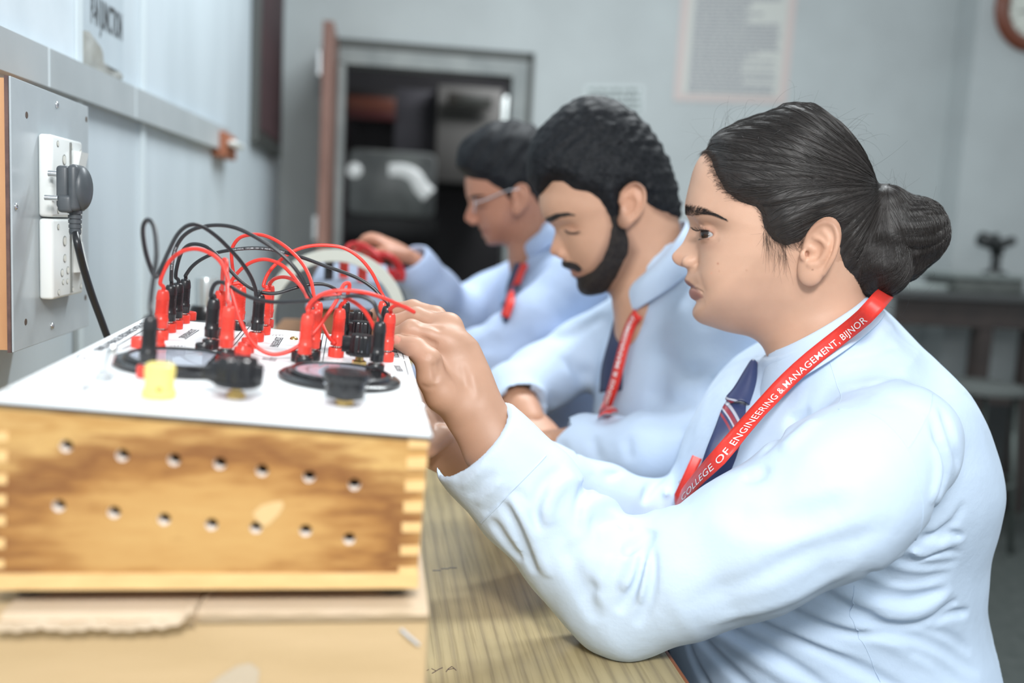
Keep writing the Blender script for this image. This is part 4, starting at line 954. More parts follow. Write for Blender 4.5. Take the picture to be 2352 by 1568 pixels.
# mains plug and its cord
pl = noisy('dusty_black_plug', (.060, .070, .080), (.09, .10, .11), 40, .4)
P0 = atX(172, 436, -.328); pe = empty('mains_plug', P0); tag(pe, 'dusty black mains plug with cord pushed into the upper white socket', 'mains plug')
yc, zc = P0[1], P0[2]
mb = MB(); mb.rbox((-.343, yc-.016, zc-.021), (-.330, yc+.016, zc+.025), .004, 3); mb.rbox((-.331, yc-.018, zc-.023), (-.320, yc+.018, zc+.027), .005, 3)
bm = bmesh.new(); bmesh.ops.create_uvsphere(bm, u_segments=24, v_segments=14, radius=1.0); bmesh.ops.transform(bm, matrix=Matrix.Translation((-.321, yc, zc+.002)) @ Matrix.Diagonal((.011, .0175, .0240, 1)), verts=bm.verts); bm.verts.index_update(); mb.add([v_.co for v_ in bm.verts], [[v_.index for v_ in f_.verts] for f_ in bm.faces]); bm.free()
mb.rbox((-.341, yc-.019, zc-.025), (-.326, yc-.006, zc-.006), .004, 3); auto_smooth(mb.build('plug_body', pl, pe), 40)
mb = MB()
for dy, dz, r in ((-.004, .016, .0036), (-.016, -.010, .0030), (.008, -.010, .0030)): mb.tube([(FXs, yc+dy, zc+dz), (-.340, yc+dy, zc+dz)], r, 12)
auto_smooth(mb.build('plug_pins', chrome, pe))
mb = MB(); q0 = np.array([-.328, yc, zc-.022]); 
for i in range(5): mb.lathe([(.0075-.0003*i, 0), (.0075-.0003*i, -.0036)], q0-[0, 0, i*.0052], (0, 0, 1), 18); mb.lathe([(.0058, 0), (.0058, -.0055)], q0-[0, 0, i*.0052], (0, 0, 1), 14)
auto_smooth(mb.build('strain_relief', pl, pe))
c = spline([q0-[0, 0, .022], atX(178, 560, -.322), atX(190, 610, -.322), atX(212, 680, -.318), atX(236, 745, -.312), atX(262, 820, -.305), atX(285, 930, -.30)], 50); mb = MB(); mb.tube(c, .0040, 12); mb.build('power_cord', cab_b, pe, True)
# ---- second apparatus further along the table: ring, blue-grey unit, wooden base, steel cup
e = empty('coil_apparatus', atY(770, 760, 1.60)); tag(e, 'cream ring-shaped coil apparatus with blue-grey unit behind the patch cords', 'lab apparatus')
c = atD(770, 737, 1.55); k = 1.55/FPX; v_ = (CAMP-c)/np.linalg.norm(CAMP-c); v_[2] *= .4; v_ /= np.linalg.norm(v_)
mb = MB(); R0, R1 = 137*k, 163*k; mb.lathe([(R0, -.012), (R1, -.012), (R1+.001, 0), (R1, .012), (R0, .012), (R0-.001, 0), (R0, -.012)], c, v_, 72, caps=(False, False)); auto_smooth(mb.build('cream_ring', mat('cream_enamel', (.60, .62, .56), .4), e), 60)
z_w = float(atD(760, 772, 1.55)[2]); l, r_ = atD(705, 700, 1.56), atD(880, 700, 1.56); yy = float(l[1])+.03
tb2 = float(atD(780, 708, 1.56)[2]); MB().rbox((l[0]+.01, yy, z_w-.01), (r_[0]-.005, yy+.22, tb2), .003).build('wooden_stand', noisy('stand_wood', (.34, .16, .07), (.28, .13, .055), 12, .4), e)
zt2 = float(atD(780, 632, 1.56)[2]); bg = mat('blue_grey_enamel', (.28, .33, .43), .4)
V = [(l[0]-.002, yy-.03, tb2), (r_[0]+.02, yy-.03, tb2), (r_[0]+.02, yy+.2, tb2), (l[0]-.002, yy+.2, tb2), (l[0]+.005, yy-.005, zt2-.012), (r_[0]+.012, yy-.005, zt2-.012), (r_[0]+.005, yy+.17, zt2+.012), (l[0]+.01, yy+.17, zt2+.012)]
MB().add(V, bx).build('unit_housing', bg, e)
for x, y, m_, h in [(755, 628, blk_p, .022), (790, 622, red_p, .030), (832, 633, red_p, .016)]:
    p = atD(x, y, 1.60); mb = MB(); mb.lathe([(.008, -.012), (.008, h), (.006, h+.003), (0, h+.003)], p, (0, 0, 1), 16); auto_smooth(mb.build('terminal', m_, e))
MB().rbox((c[0]-.11, c[1]-.07, TABLE_Z), (c[0]+.11, c[1]+.25, z_w+.0), .004).build('base_box', noisy('base_box', (.30, .15, .07), (.24, .12, .05), 12, .5), e)
p = atD(474, 716, 1.42); zc0 = float(p[2]); ce = empty('steel_cup', p)
ck2 = empty('second_trainer', (p[0], p[1], TABLE_Z)); tag(ck2, 'dark-topped instrument box almost hidden behind the left row of plugs', 'instrument box')
MB().rbox((p[0]-.09, p[1]-.05, TABLE_Z), (p[0]+.06, p[1]+.10, zc0-.012), .004).build('instrument_body', noisy('instr_box', (.20, .21, .22), (.16, .17, .18), 12, .5), ck2)
mb = MB(); mb.lathe([(.024, -.0125), (.026, 0), (.022, .010)], p, (0, 0, 1), 24); auto_smooth(mb.build('black_dial', bake, ck2))
mb = MB(); mb.lathe([(.017, .010), (.0175, .046), (.016, .052), (.012, .0535), (0, .0535)], p, (0, 0, 1), 24); cup = mb.build('steel_cup', mat('steel_cup', (.62, .66, .66), .22, .7), None, True); auto_smooth(cup, 40)
bpy.data.objects.remove(ce); tag(cup, 'small shiny steel can standing on the black dial behind the plugs', 'can')
# ------------------------------------------------------------------ the girl in front: head
G = Head(1790, 540, 1.07, turn=3)
prof_front = [(1623, 348), (1607, 362), (1593, 389), (1584, 421), (1576.5, 452), (1573, 474), (1576, 492), (1584, 511), (1583, 524), (1577, 539),
    (1567, 559), (1552.5, 575), (1544.5, 584), (1543, 591), (1546.5, 600), (1553, 606.5), (1562, 611), (1574, 614), (1578.5, 618), (1579, 627), (1574.5, 637),
    (1573.5, 644), (1577, 651), (1583.5, 657), (1588, 659.5), (1584.5, 664), (1583, 671), (1585, 680), (1590.5, 686.5), (1598, 690), (1601, 694.5), (1596, 701), (1591.5, 710),
    (1590.5, 721), (1596, 731), (1608, 741)]
rest = [(1640, 752), (1668, 761), (1696, 767), (1745, 775), (1830, 782), (1920, 745), (1965, 660), (1990, 560), (1998, 480), (1985, 405), (1955, 345),
    (1915, 297), (1868, 264), (1822, 256), (1770, 274), (1700, 300), (1650, 328)]
base_front = [(1623, 348), (1607, 362), (1593, 389), (1584, 421), (1577, 452), (1577, 478), (1587, 505), (1597, 535), (1602, 565), (1603, 595), (1600, 625), (1598, 655), (1599, 685), (1597, 702),
    (1593, 712), (1592.5, 722), (1598, 732), (1609, 741)]
G.setup((1790, 540), base_front+rest, prof_front+rest,
    [(1577, 452, .03), (1576, 492, .011), (1584, 515, .0085), (1567, 559, .0085), (1552, 576, .0095), (1543, 591, .0105), (1553, 607, .0105), (1574, 614, .010), (1578, 620, .016), (1574, 640, .023),
     (1588, 659, .025), (1583, 671, .022), (1598, 690, .022), (1591, 720, .025), (1608, 741, .03), (1745, 775, .03), (1990, 560, .03), (1700, 300, .03)],
    [(-.125, .040), (-.108, .047), (-.09, .054), (-.07, .060), (-.045, .0655), (-.02, .069), (.0, .0705), (.03, .0705), (.07, .072), (.10, .073), (.14, .073)], 2.3, sm=1.5)
gk = G.k
EYEC = G.P3(1633, 536, .0315); EYER = 0.0122
eye_out = G.P3(1650, 533, .044)
def eye_open(Q, c, hh, az0, azw, el0, sgn=1, slant=0.0):
    d = Q-A3(c); r = length(d)+1e-9
    az = np.arctan2(d[:, 1]*sgn, d[:, 0]); el = np.arcsin(np.clip(d[:, 2]/r, -1, 1))
    u = (az-az0)/azw; h = hh*np.sqrt(np.clip(1-u*u, 0, 1))-0.03
    return (h-np.abs(el-el0-slant*u))*r, r
ear_out = [(1852, 566), (1855, 545), (1866, 528), (1880, 516), (1896, 511), (1911, 515), (1920, 527), (1924.5, 546), (1921, 570), (1912, 594), (1901, 613), (1892, 627)]
EY = [.0735, .076, .078, .080, .0825, .085, .087, .088, .088, .086, .083, .080]
ear_h = [G.P3(p[0], p[1], y) for p, y in zip(ear_out, EY)]
ear_h = spline(ear_h, 26)
ear_ant = spline([G.P3(1893, 532, .0815), G.P3(1903, 548, .084), G.P3(1902, 570, .085), G.P3(1892, 592, .083), G.P3(1878, 606, .080)], 14)
ear_anti2 = spline([G.P3(1872, 545, .079), G.P3(1888, 553, .083), G.P3(1900, 565, .085)], 8)
def g_ear(Q):
    m = Q-A3(G.P3(1884, 578, .07)); f = np.full(len(Q), 0.03, F32)
    k = (np.abs(m[:, 0]) < .04) & (np.abs(m[:, 1]) < .04) & (np.abs(m[:, 2]) < .055)
    if not k.any(): return np.maximum(f, length(m)-0.05)
    q = Q[k]
    ax = A3(G.P3(1893, 560, .081)-G.P3(1868, 620, .076)); ax /= np.linalg.norm(ax)
    nn = A3([0.33, 0.94, 0.05]); nn -= ax*(nn @ ax); nn /= np.linalg.norm(nn); bb = np.cross(nn, ax)
    plate = ellipsoid(q, G.P3(1886, 562, .078), (.031, .019, .0052), np.stack([ax, bb, nn], 1))
    plate2 = ellipsoid(q, G.P3(1866, 606, .0745), (.022, .0145, .0055), np.stack([ax, bb, nn], 1))
    lobe = ellipsoid(q, G.P3(1864, 632, .0745), (.0115, .0105, .0056), np.stack([ax, bb, nn], 1))
    d = smin(plate, plate2, .006); d = smin(d, lobe, .007)
    # bowl and scapha
    bowl = ellipsoid(q, G.P3(1868, 578, .0845), (.0145, .0088, .0085), np.stack([ax, bb, nn], 1))
    d = smax(d, -bowl, .003)
    sc = chain(q, spline([G.P3(1872, 532, .0845), G.P3(1893, 524, .088), G.P3(1911, 535, .0915), G.P3(1912, 560, .0925), G.P3(1901, 588, .090)], 10), [.0022]*10)
    d = smax(d, -sc, .003)
    hx = chain(q, ear_h, np.linspace(.0026, .0030, len(ear_h))); d = smin(d, hx, .0022)
    an = chain(q, ear_ant, [.0026]*len(ear_ant)); d = smin(d, an, .003)
    an = chain(q, ear_anti2, [.0020]*len(ear_anti2)); d = smin(d, an, .003)
    tr = ellipsoid(q, G.P3(1845, 586, .0775), (.0036, .0026, .0055)); d = smin(d, tr, .004); d = smax(d, -ellipsoid(q, G.P3(1858, 584, .0740), (.0048, .0080, .0058)), .0025)
    at_ = ellipsoid(q, G.P3(1869, 607, .0795), (.0060, .0032, .0038)); d = smin(d, at_, .004)
    # root of the helix running into the bowl
    rt = chain(q, [G.P3(1852, 566, .0745), G.P3(1860, 568, .077), G.P3(1868, 574, .0775)], [.0024, .0022, .0012]); d = smin(d, rt, .003)
    rootc = ellipsoid(q, G.P3(1866, 590, .067), (.024, .008, .010), np.stack([ax, bb, nn], 1)); d = smin(d, rootc, .006)
    f[k] = d; return f
mouth_line = None
def g_face(Q):
    f = G.skull(Q)
    # brow ridge, sockets, cheeks
    for sy in (1, -1):
        e = A3(EYEC)*A3([1, sy, 1])
        f = f+gauss(Q, G.P3(1592, 516, .0)*[1, 0, 1]+[0, .019*sy, 0], (.011, .009, .011), .0045)
        f = f+gauss(Q, G.P3(1633, 524, .0)*[1, 0, 1]+[0, .036*sy, 0], (.020, .020, .0095), .0038)
        f = f+gauss(Q, G.P3(1640, 532, .0)*[1, 0, 1]+[0, .053*sy, 0], (.017, .020, .0105), .0050)
        f = f-gauss(Q, G.P3(1612, 488, .0)*[1, 0, 1]+[0, .030*sy, 0], (.016, .022, .008), .0018)
        f = f-gauss(Q, G.P3(1650, 625, .0)*[1, 0, 1]+[0, .045*sy, 0], (.030, .026, .032), .0050)
        f = f-gauss(Q, G.P3(1672, 690, .0)*[1, 0, 1]+[0, .040*sy, 0], (.030, .026, .028), .0030)
        # wing of the nose
        al = ellipsoid(Q, G.P3(1586, 601, .0)*[1, 0, 1]+[0, .0118*sy, 0], (.0095, .0058, .0072)); f = smin(f, al, .009)
        f = f+gauss(Q, G.P3(1603, 607, .0)*[1, 0, 1]+[0, .0185*sy, 0], (.0030, .0050, .0085), .0022)
        f = f+gauss(Q, G.P3(1598, 618, .0)*[1, 0, 1]+[0, .015*sy, 0], (.006, .0050, .0028), .0015)
        ns = ellipsoid(Q, G.P3(1568, 612, .0)*[1, 0, 1]+[0, .0065*sy, 0], (.0060, .0030, .0034)); f = smax(f, -ns, .0015)
        # mouth corner fold
        # lids
        f = smin(f, length(Q-e)-(EYER+.0012), .0045)
        op, r = eye_open(Q, e, .41, math.radians(27), math.radians(76), -.06, sy, -.06)
        azz = np.arctan2((Q[:, 1]-e[1])*sy, Q[:, 0]-e[0])
        cut = np.minimum(np.minimum(op, .0150+.009*np.clip((azz-.35)/.5, 0, 1)-r), Q[:, 0]-float(EYEC[0])+.0075)
        f = smax(f, cut, .0008)
        # crease above the lid
        az = np.arctan2((Q[:, 1]-e[1])*sy, Q[:, 0]-e[0]); el = np.arcsin(np.clip((Q[:, 2]-e[2])/(r+1e-9), -1, 1))
        f = f+.0017*np.exp(-((el-.78+.10*np.clip(az, 0, 2))/.10)**2)*np.exp(-((az-.45)/.9)**2)*np.exp(-((r-.0145)/.004)**2)
        f = f+.0010*np.exp(-((el+.85)/.16)**2)*np.exp(-((az-.5)/.8)**2)*np.exp(-((r-.0150)/.005)**2)
    return f
g_creases = Folds()
def g_head0(Q):
    f = g_face(Q)
    return f
def zsurf(fun, px, py, y0=.02, y1=.09):      # side offset at which the surface is met, seen at px, py
    a, b = y0, y1
    ys = np.linspace(.0, .1, 200); q = np.array([G.P3(px, py, y) for y in ys]); v = fun(A3(q))
    i = np.where(v < 0)[0]
    return float(ys[i[-1]]) if len(i) else 0.0
def on_face(px, py): return G.P3(px, py, max(zsurf(g_head0, px, py), 0))
g_creases.add(spline([on_face(1586.5, 659.5)*[1, 0, 1], on_face(1591, 660.5), on_face(1599, 663), on_face(1606, 666), on_face(1613, 671)], 16), .0030, .0013, False)
g_creases.add([on_face(1612, 673), on_face(1619, 681), on_face(1625, 691), on_face(1628, 700)], .0004, .0034)
g_creases.add([on_face(1601, 612), on_face(1606, 628), on_face(1611, 646), on_face(1617, 664), on_face(1621, 676)], .0007, .0040)
g_creases.add([on_face(1621, 556), on_face(1637, 557), on_face(1654, 549)], .0007, .0030)
g_creases.add([on_face(1601, 697), on_face(1611, 695), on_face(1620, 690)], .0014, .0045)
g_lowlip = spline([on_face(1586, 671)*[1, 0, 1], on_face(1595, 672), on_face(1604, 675), on_face(1612, 678)], 8)
g_creases.add(g_lowlip, -.0016, .0042)
g_creases.add(spline([on_face(1575, 643)*[1, 0, 1], on_face(1585, 647), on_face(1597, 656), on_face(1607, 664)], 8), -.0009, .0032, False)
neck_pts = [G.P3(1850, 560, 0), G.P3(1862, 660, 0), G.P3(1880, 760, 0), G.P3(1910, 900, 0)]
def g_headf(Q):
    f = g_head0(Q)
    f = f+g_creases(Q)
    nk = flat_chain(Q, neck_pts, [.050, .054, .060, .066], [.050, .052, .056, .075], [0, 1, 0])
    f = smin(f, nk, .022)
    f = smin(f, g_ear(Q), .0035)
    return f
def g_head_w(P): return g_headf(G.local(P))
def head_bounds(H, px0, py0, px1, py1, yw):
    c = np.array([H.world(H.P3(px, py, y)) for px in (px0, px1) for py in (py0, py1) for y in (-yw, yw)])
    return c.min(0), c.max(0)
lo, hi = head_bounds(G, 1530, 225, 2030, 900, .098)
gV, gQ = surface_nets(g_head_w, lo, hi, .00125, margin=2.4)

# ---- hair: a shell over the scalp, a bun, and strands combed towards the tie
hl = [(1623, 346, 0), (1633, 354, .02), (1642, 368, .03), (1650, 390, .04), (1661, 414, .046), (1676, 436, .052), (1702, 456, .060), (1743, 468, .067), (1757, 488, .070), (1764, 520, .072),
      (1783, 546, .073), (1806, 556, .075), (1836, 548, .076), (1864, 528, .078), (1893, 506, .080), (1932, 530, .080), (1938, 572, .078), (1936, 604, .076), (1946, 640, .072), (1966, 664, .06), (1990, 686, .04),
      (2075, 720, 0), (2140, 560, 0), (2080, 330, 0), (1950, 190, 0), (1800, 170, 0), (1640, 230, 0), (1590, 330, 0)]
hpoly = np.array([G.loc(a, b, y) for a, b, y in hl])
T3 = G.P3(2034, 432, .0)
bunc, lob2, nape = G.P3(2100, 535, 0), G.P3(2076, 598, 0), G.P3(2012, 602, 0)
h_fold = Folds()
h_fold.add(spline([G.P3(1800, 330, .078), G.P3(1850, 352, .083), G.P3(1905, 384, .083), G.P3(1965, 405, .070), G.P3(2015, 425, .045)], 14), .0030, .0050)
h_fold.add(spline([G.P3(1760, 395, .078), G.P3(1840, 420, .084), G.P3(1920, 425, .08), G.P3(1990, 428, .058)], 14), .0014, .0045)
h_fold.add(spline([G.P3(1780, 470, .076), G.P3(1870, 478, .084), G.P3(1950, 458, .075), G.P3(2010, 438, .045)], 14), .0016, .0050)
h_fold.add(spline([G.P3(1850, 290, .06), G.P3(1930, 330, .07), G.P3(1990, 390, .055)], 14), .0016, .005)
def g_bun(Q):
    b = ellipsoid(Q, bunc, (.0362, .036, .0405))
    b = smin(b, ellipsoid(Q, lob2, (.0215, .030, .0245)), .010)
    q = Q-A3(T3); a = np.arctan2(Q[:, 1], Q[:, 2]-T3[2]+.03)
    b = b+.0007*np.sin(a*19+2*np.sin(a*5))+.0004*np.sin(a*47)
    return b
def g_hair(Q):
    sd = poly_sd(Q[:, 0], Q[:, 2], hpoly)
    u = np.clip((sd+.008)/.030, 0, 1); t = .0098*u*u*(3-2*u)-.0004+np.minimum(sd+.004, 0)*.6
    f = G.skull(Q)-t
    d = Q-A3(T3); ang = np.arctan2(d[:, 2], d[:, 0]); ang2 = np.arctan2(Q[:, 1], d[:, 2])
    r = np.hypot(d[:, 0], d[:, 2])
    w = u*np.clip(r/.05, 0, 1)
    f = f+w*(.00075*np.sin(ang*31+3*np.sin(ang*7)+r*25)+.0004*np.sin(ang*83+r*50+np.sin(ang2*9)))
    f = f+h_fold(Q)
    n = ellipsoid(Q, nape, (.0405, .052, .042)); n = n+.0006*np.sin(Q[:, 2]*260+Q[:, 0]*160+2*np.sin(Q[:, 0]*90))
    f = smin(f, n, .008)
    f = np.minimum(f, g_bun(Q))
    tie = ellipsoid(Q, G.P3(2036, 470, 0), (.024, .030, .022)); f = smin(f, tie, .012); f = smin(f, ellipsoid(Q, G.P3(2040, 530, 0), (.032, .036, .036)), .010)
    return f
lo, hi = head_bounds(G, 1590, 205, 2195, 740, .10)
ghV, ghQ = surface_nets(lambda P: g_hair(G.local(P)), lo, hi, .0016, margin=2.2)
mgh = hair_material('hair_black_brown', (.016, .013, .012), (.027, .022, .020), .52, .4)
mgs = mat('hair_strand', (.030, .025, .023), .34, Specular_IOR_Level=.7)
mgf = mat('hair_fine_brown', (.048, .032, .025), .5)

def comb(fld, seeds, target, steps, ds, lift, curl=None, wig=0.0, stop=.006):
    P = snap(fld, seeds, 5); out = [P.copy()]; live = np.ones(len(P), bool)
    ph = rng.uniform(0, 6.28, len(P)); am = rng.normal(0, 1, len(P))*wig
    for k in range(steps):
        n = field_grad(fld, P); d = target(P); d = d-n*(d*n).sum(1)[:, None]; d /= np.linalg.norm(d, axis=1)[:, None]+1e-9
        side = np.cross(n, d); d = d+side*(am*np.sin(ph+k*.35))[:, None]
        if curl is not None: d = d+side*curl(P)[:, None]
        d /= np.linalg.norm(d, axis=1)[:, None]+1e-9
        P = P+d*(ds*live)[:, None]; P = P-(fld(A3(P))*.8)[:, None]*field_grad(fld, P)*live[:, None]
        out.append(P.copy())
    O = np.stack(out, 1); n = field_grad(fld, O.reshape(-1, 3)).reshape(O.shape)
    return O+n*lift[:, None, None]
def side_seeds(n, x0, x1, y0, y1, ys, ok):
    px = rng.uniform(x0, x1, n); py = rng.uniform(y0, y1, n); q = []
    for a, b in zip(px, py):
        y = float(rng.uniform(*ys)); q.append(G.P3(a, b, y))
    q = np.array(q); sd = poly_sd(q[:, 0].astype(F32), q[:, 2].astype(F32), hpoly)
    return q[ok(sd)]
# seeds on the shell itself
pick = rng.choice(len(ghV), 9000, replace=False); cand = ((ghV[pick]-G.O) @ G.M)
sd = poly_sd(cand[:, 0].astype(F32), cand[:, 2].astype(F32), hpoly)
scalp = (cand[:, 0] > G.loc(2036, 400)[0]) & (sd > -.002) & (cand[:, 1] > -.055)
near = cand[scalp][:2500]
zT, xT = float(T3[2]), float(T3[0])
tgt = lambda P: (T3-P)
curl = lambda P: np.where(P[:, 2] > zT+.005, .35, -.25)*np.clip(np.hypot(P[:, 0]-xT, P[:, 2]-zT)/.12, 0, 1)*np.sign(P[:, 1]+1e-6)*(-1)
SP = []
lf = rng.uniform(.0001, .0011, len(near))
SP.append(strands(comb(g_hair, near, tgt, 24, .0045, lf, curl, .10), .00022, .00012, rad=rng.uniform(.5, 1.2, len(near))))
bun_s = cand[(cand[:, 0] < G.loc(2032, 400)[0]) & (cand[:, 2] > G.loc(2000, 640)[1]) & (cand[:, 1] > -.02)][:950]
low = G.P3(2080, 660, .0)
SP.append(strands(comb(g_hair, bun_s, lambda P: np.stack([-(P[:, 2]-bunc[2])*.25-.01, (P[:, 1])*.3, -np.ones(len(P))*.03], 1), 16, .0030, rng.uniform(.0001, .0009, len(bun_s)), None, .12), .0002, .0001))
nape_s = cand[(cand[:, 2] < G.loc(2000, 560)[1]) & (cand[:, 0] < G.loc(1930, 600)[0]) & (cand[:, 1] > -.01)][:420]
SP.append(strands(comb(g_hair, nape_s, lambda P: (G.P3(2110, 520, .02)-P), 15, .0034, rng.uniform(.0001, .0014, len(nape_s)), None, .30), .00016, .00008))
# flyaway hairs standing off the outline
fl = []
top = cand[(sd > .004)]; top = top[rng.choice(len(top), 330, replace=False)]
n0 = field_grad(g_hair, top)
for p, n in zip(top, n0):
    d = T3-p; d = d-n*np.dot(d, n); d /= np.linalg.norm(d)+1e-9; d = d*rng.uniform(-.2, 1)+rng.normal(0, .5, 3); d /= np.linalg.norm(d)
    h = rng.uniform(.002, .012); ln = rng.uniform(.015, .05); cv = rng.normal(0, .010, 3); t = np.linspace(0, 1, 12)[:, None]
    fl.append(p+d*ln*t+n*h*np.sin(t*math.pi*rng.uniform(.7, 1.05))+cv*(t*t))
SP.append(strands(np.array(fl), .00009, .00005))
SP_main = join_quads(SP)
# fine hairs along the hairline and in front of the ear
fine = []
def skin_surf(q): return snap(g_headf, q, 5)
edge = spline([G.P3(a, b, y) for a, b, y in hl[0:13]], 1150)
st = skin_surf(edge+rng.normal(0, .0018, edge.shape)); nn = field_grad(g_headf, st)
for i, (p, n) in enumerate(zip(st, nn)):
    u = i/1150
    d = (T3-p)*6+np.array([0, 0, -1.0])*(.2 if u < .6 else 1.1)
    d = d-n*np.dot(d, n); d /= np.linalg.norm(d); d = d+rng.normal(0, .22, 3); ln = rng.uniform(.008, .020); t = np.linspace(0, 1, 8)[:, None]
    fine.append(p-d*rng.uniform(.002, .0085)+d*ln*t+n*(.0004+.0016*np.sin(t*3.0)))
for k in range(105):
    px = rng.uniform(1752, 1806); py = 505+(px-1752)*.9+rng.uniform(-10, 45); y = .072
    p = skin_surf(np.array([G.P3(px, py, y)]))[0]; n = field_grad(g_headf, p[None])[0]
    d = np.array([rng.normal(-.12, .14), 0, -1.0]); d = d-n*np.dot(d, n); d /= np.linalg.norm(d); ln = rng.uniform(.010, .036); t = np.linspace(0, 1, 9)[:, None]
    s_ = np.cross(n, d)*rng.normal(0, .004)
    fine.append(p+d*ln*t+s_*(t*t)+n*(.0003+.0012*np.sin(t*3.0)))
m_ = 9; fine = [np.stack([np.interp(np.linspace(0, 1, m_), np.linspace(0, 1, len(f_)), f_[:, i]) for i in range(3)], 1) for f_ in fine]
SP_fine = strands(np.array(fine), .00011, .00004)
# eyebrow and lashes
brow = []
bc = [(1576, 486, 9, .012), (1588, 486, 9.5, .018), (1603, 485.5, 7.5, .024), (1618, 486, 5, .030), (1634, 489.5, 3.5, .036), (1650, 495, 2.4, .041), (1670, 504, 1, .045)]
bx = [b[0] for b in bc]
for sy in (1, -1):
    for k in range(640):
        u = rng.uniform(0, 1)**1.5; px = 1576+u*92; cy = np.interp(px, bx, [b[1] for b in bc]); hw = np.interp(px, bx, [b[2] for b in bc]); py = cy+rng.uniform(-1, 1)*hw
        y = np.interp(px, bx, [b[3] for b in bc])
        y = max(on_face(px, py)[1], .002)
        brow.append((G.P3(px, py, y)*[1, sy, 1], (py-cy)/hw, u, sy))
bp = snap(lambda q: g_headf(q), np.array([b[0] for b in brow]), 6); bn = field_grad(g_headf, bp); bs = []
for p, n, b in zip(bp, bn, brow):
    up = 1.1*(1-b[2]*1.4)-b[1]*.15; d = np.array([-1.0, 0.25*b[3], up*.8-b[2]*.5]); d = d-n*np.dot(d, n); d /= np.linalg.norm(d); ln = rng.uniform(.0035, .0070)*(1-.45*b[2]); t = np.linspace(0, 1, 5)[:, None]
    bs.append(p+d*ln*t+n*(.0002+.0007*np.sin(t*2.6)))
SP_brow = strands(np.array(bs), .00022, .00008)
ls = []
for sy in (1, -1):
    for k in range(46):
        az = math.radians(-20+k/46*105); el = .31-.13*((az-.45)/1.2)**2; e = EYEC*[1, sy, 1]
        d = np.array([math.cos(az)*math.cos(el), math.sin(az)*math.cos(el)*sy, math.sin(el)]); p = e+d*.0140
        o = np.array([d[0]*1.0+.25, d[1]*.8, .05]); ln = rng.uniform(.006, .0088); t = np.linspace(0, 1, 6)[:, None]
        ls.append(p+o*ln*t+np.array([0, 0, .0035])*(t*t)-np.array([0, 0, .0012])*np.sin(t*3))
        if k % 2 == 0:
            el2 = -.42; d = np.array([math.cos(az)*math.cos(el2), math.sin(az)*math.cos(el2)*sy, math.sin(el2)]); p = e+d*.0138
            ls.append(p+d*.0022*t-np.array([0, 0, .0006])*t)
for sy in (1, -1):            # dense root line of the upper lid
    for dz in (0, .0003):
        ll = []
        for az in np.linspace(-.5, 1.55, 30):
            el = .335-.12*((az-.45)/1.2)**2+dz*20; ll.append(EYEC*[1, sy, 1]+np.array([math.cos(az)*math.cos(el), math.sin(az)*math.cos(el)*sy, math.sin(el)])*.0139)
        for k in range(0, 24): ls.append(np.array([ll[k+j] for j in range(6)]))
SP_lash = strands(np.array(ls), .00022, .00006)
# skin tints that belong to the skin: lips, darker lids, pinker nose and ear; painted shade in the ear canal
lipU = np.array([G.loc(*p) for p in [(1566, 638), (1575, 640.5), (1584, 645), (1596, 655), (1608, 666), (1617, 677), (1606, 668), (1593, 661), (1580, 660), (1566, 655)]])
lipL = np.array([G.loc(*p) for p in [(1570, 662), (1583, 661), (1595, 662), (1607, 669), (1617, 679), (1610, 682), (1603, 687), (1592, 690), (1580, 687), (1570, 678)]])
def girl_tint(Q):
    Q = A3(Q); c = np.ones((len(Q), 3), F32)
    def lay(w, col): 
        nonlocal c
        w = np.clip(w, 0, 1)[:, None]; c = c*(1-w)+c*np.array(col, F32)*w
    x, y, z = Q[:, 0], Q[:, 1], Q[:, 2]
    front = x > G.loc(1640, 600)[0]
    for pl, col in ((lipU, (.48, .37, .44)), (lipL, (.60, .47, .56))):
        s_ = poly_sd(x, z, pl); lay(np.clip((s_+.0008)/.0018, 0, 1)*front*(np.abs(y) < .037), col)
    for sy in (1, -1):
        e = A3(EYEC)*A3([1, sy, 1]); d = Q-e
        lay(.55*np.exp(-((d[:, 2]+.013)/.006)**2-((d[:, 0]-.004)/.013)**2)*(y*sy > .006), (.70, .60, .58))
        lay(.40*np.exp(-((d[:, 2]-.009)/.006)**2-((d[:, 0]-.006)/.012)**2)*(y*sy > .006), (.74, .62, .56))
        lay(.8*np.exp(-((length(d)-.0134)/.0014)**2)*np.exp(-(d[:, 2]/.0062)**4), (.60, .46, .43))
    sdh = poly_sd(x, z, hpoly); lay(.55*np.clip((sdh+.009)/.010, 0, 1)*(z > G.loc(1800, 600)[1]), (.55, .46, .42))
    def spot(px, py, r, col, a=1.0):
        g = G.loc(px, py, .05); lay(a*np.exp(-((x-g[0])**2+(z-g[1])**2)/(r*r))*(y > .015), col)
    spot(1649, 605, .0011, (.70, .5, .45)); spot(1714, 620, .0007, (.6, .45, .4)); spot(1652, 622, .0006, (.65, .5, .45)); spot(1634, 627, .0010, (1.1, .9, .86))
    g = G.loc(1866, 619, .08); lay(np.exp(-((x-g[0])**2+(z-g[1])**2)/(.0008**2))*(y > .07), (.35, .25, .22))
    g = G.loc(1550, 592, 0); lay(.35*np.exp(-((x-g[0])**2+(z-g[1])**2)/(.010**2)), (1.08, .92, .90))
    g = G.loc(1857, 584, .075); lay(.75*np.exp(-((x-g[0])**2+(z-g[1])**2)/(.0045**2))*(y < .0765)*(y > .05), (.45, .30, .26))  # shade of the ear canal put into the skin colour
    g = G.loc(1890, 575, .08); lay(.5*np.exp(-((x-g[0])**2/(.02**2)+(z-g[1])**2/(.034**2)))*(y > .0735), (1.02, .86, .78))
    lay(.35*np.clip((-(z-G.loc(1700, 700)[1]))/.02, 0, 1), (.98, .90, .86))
    return c
girl = empty('person', (0.42, 1.05, 0.45))
mskin = skin_material('skin_light_brown', srgb(203,162,138), (0,0,0))
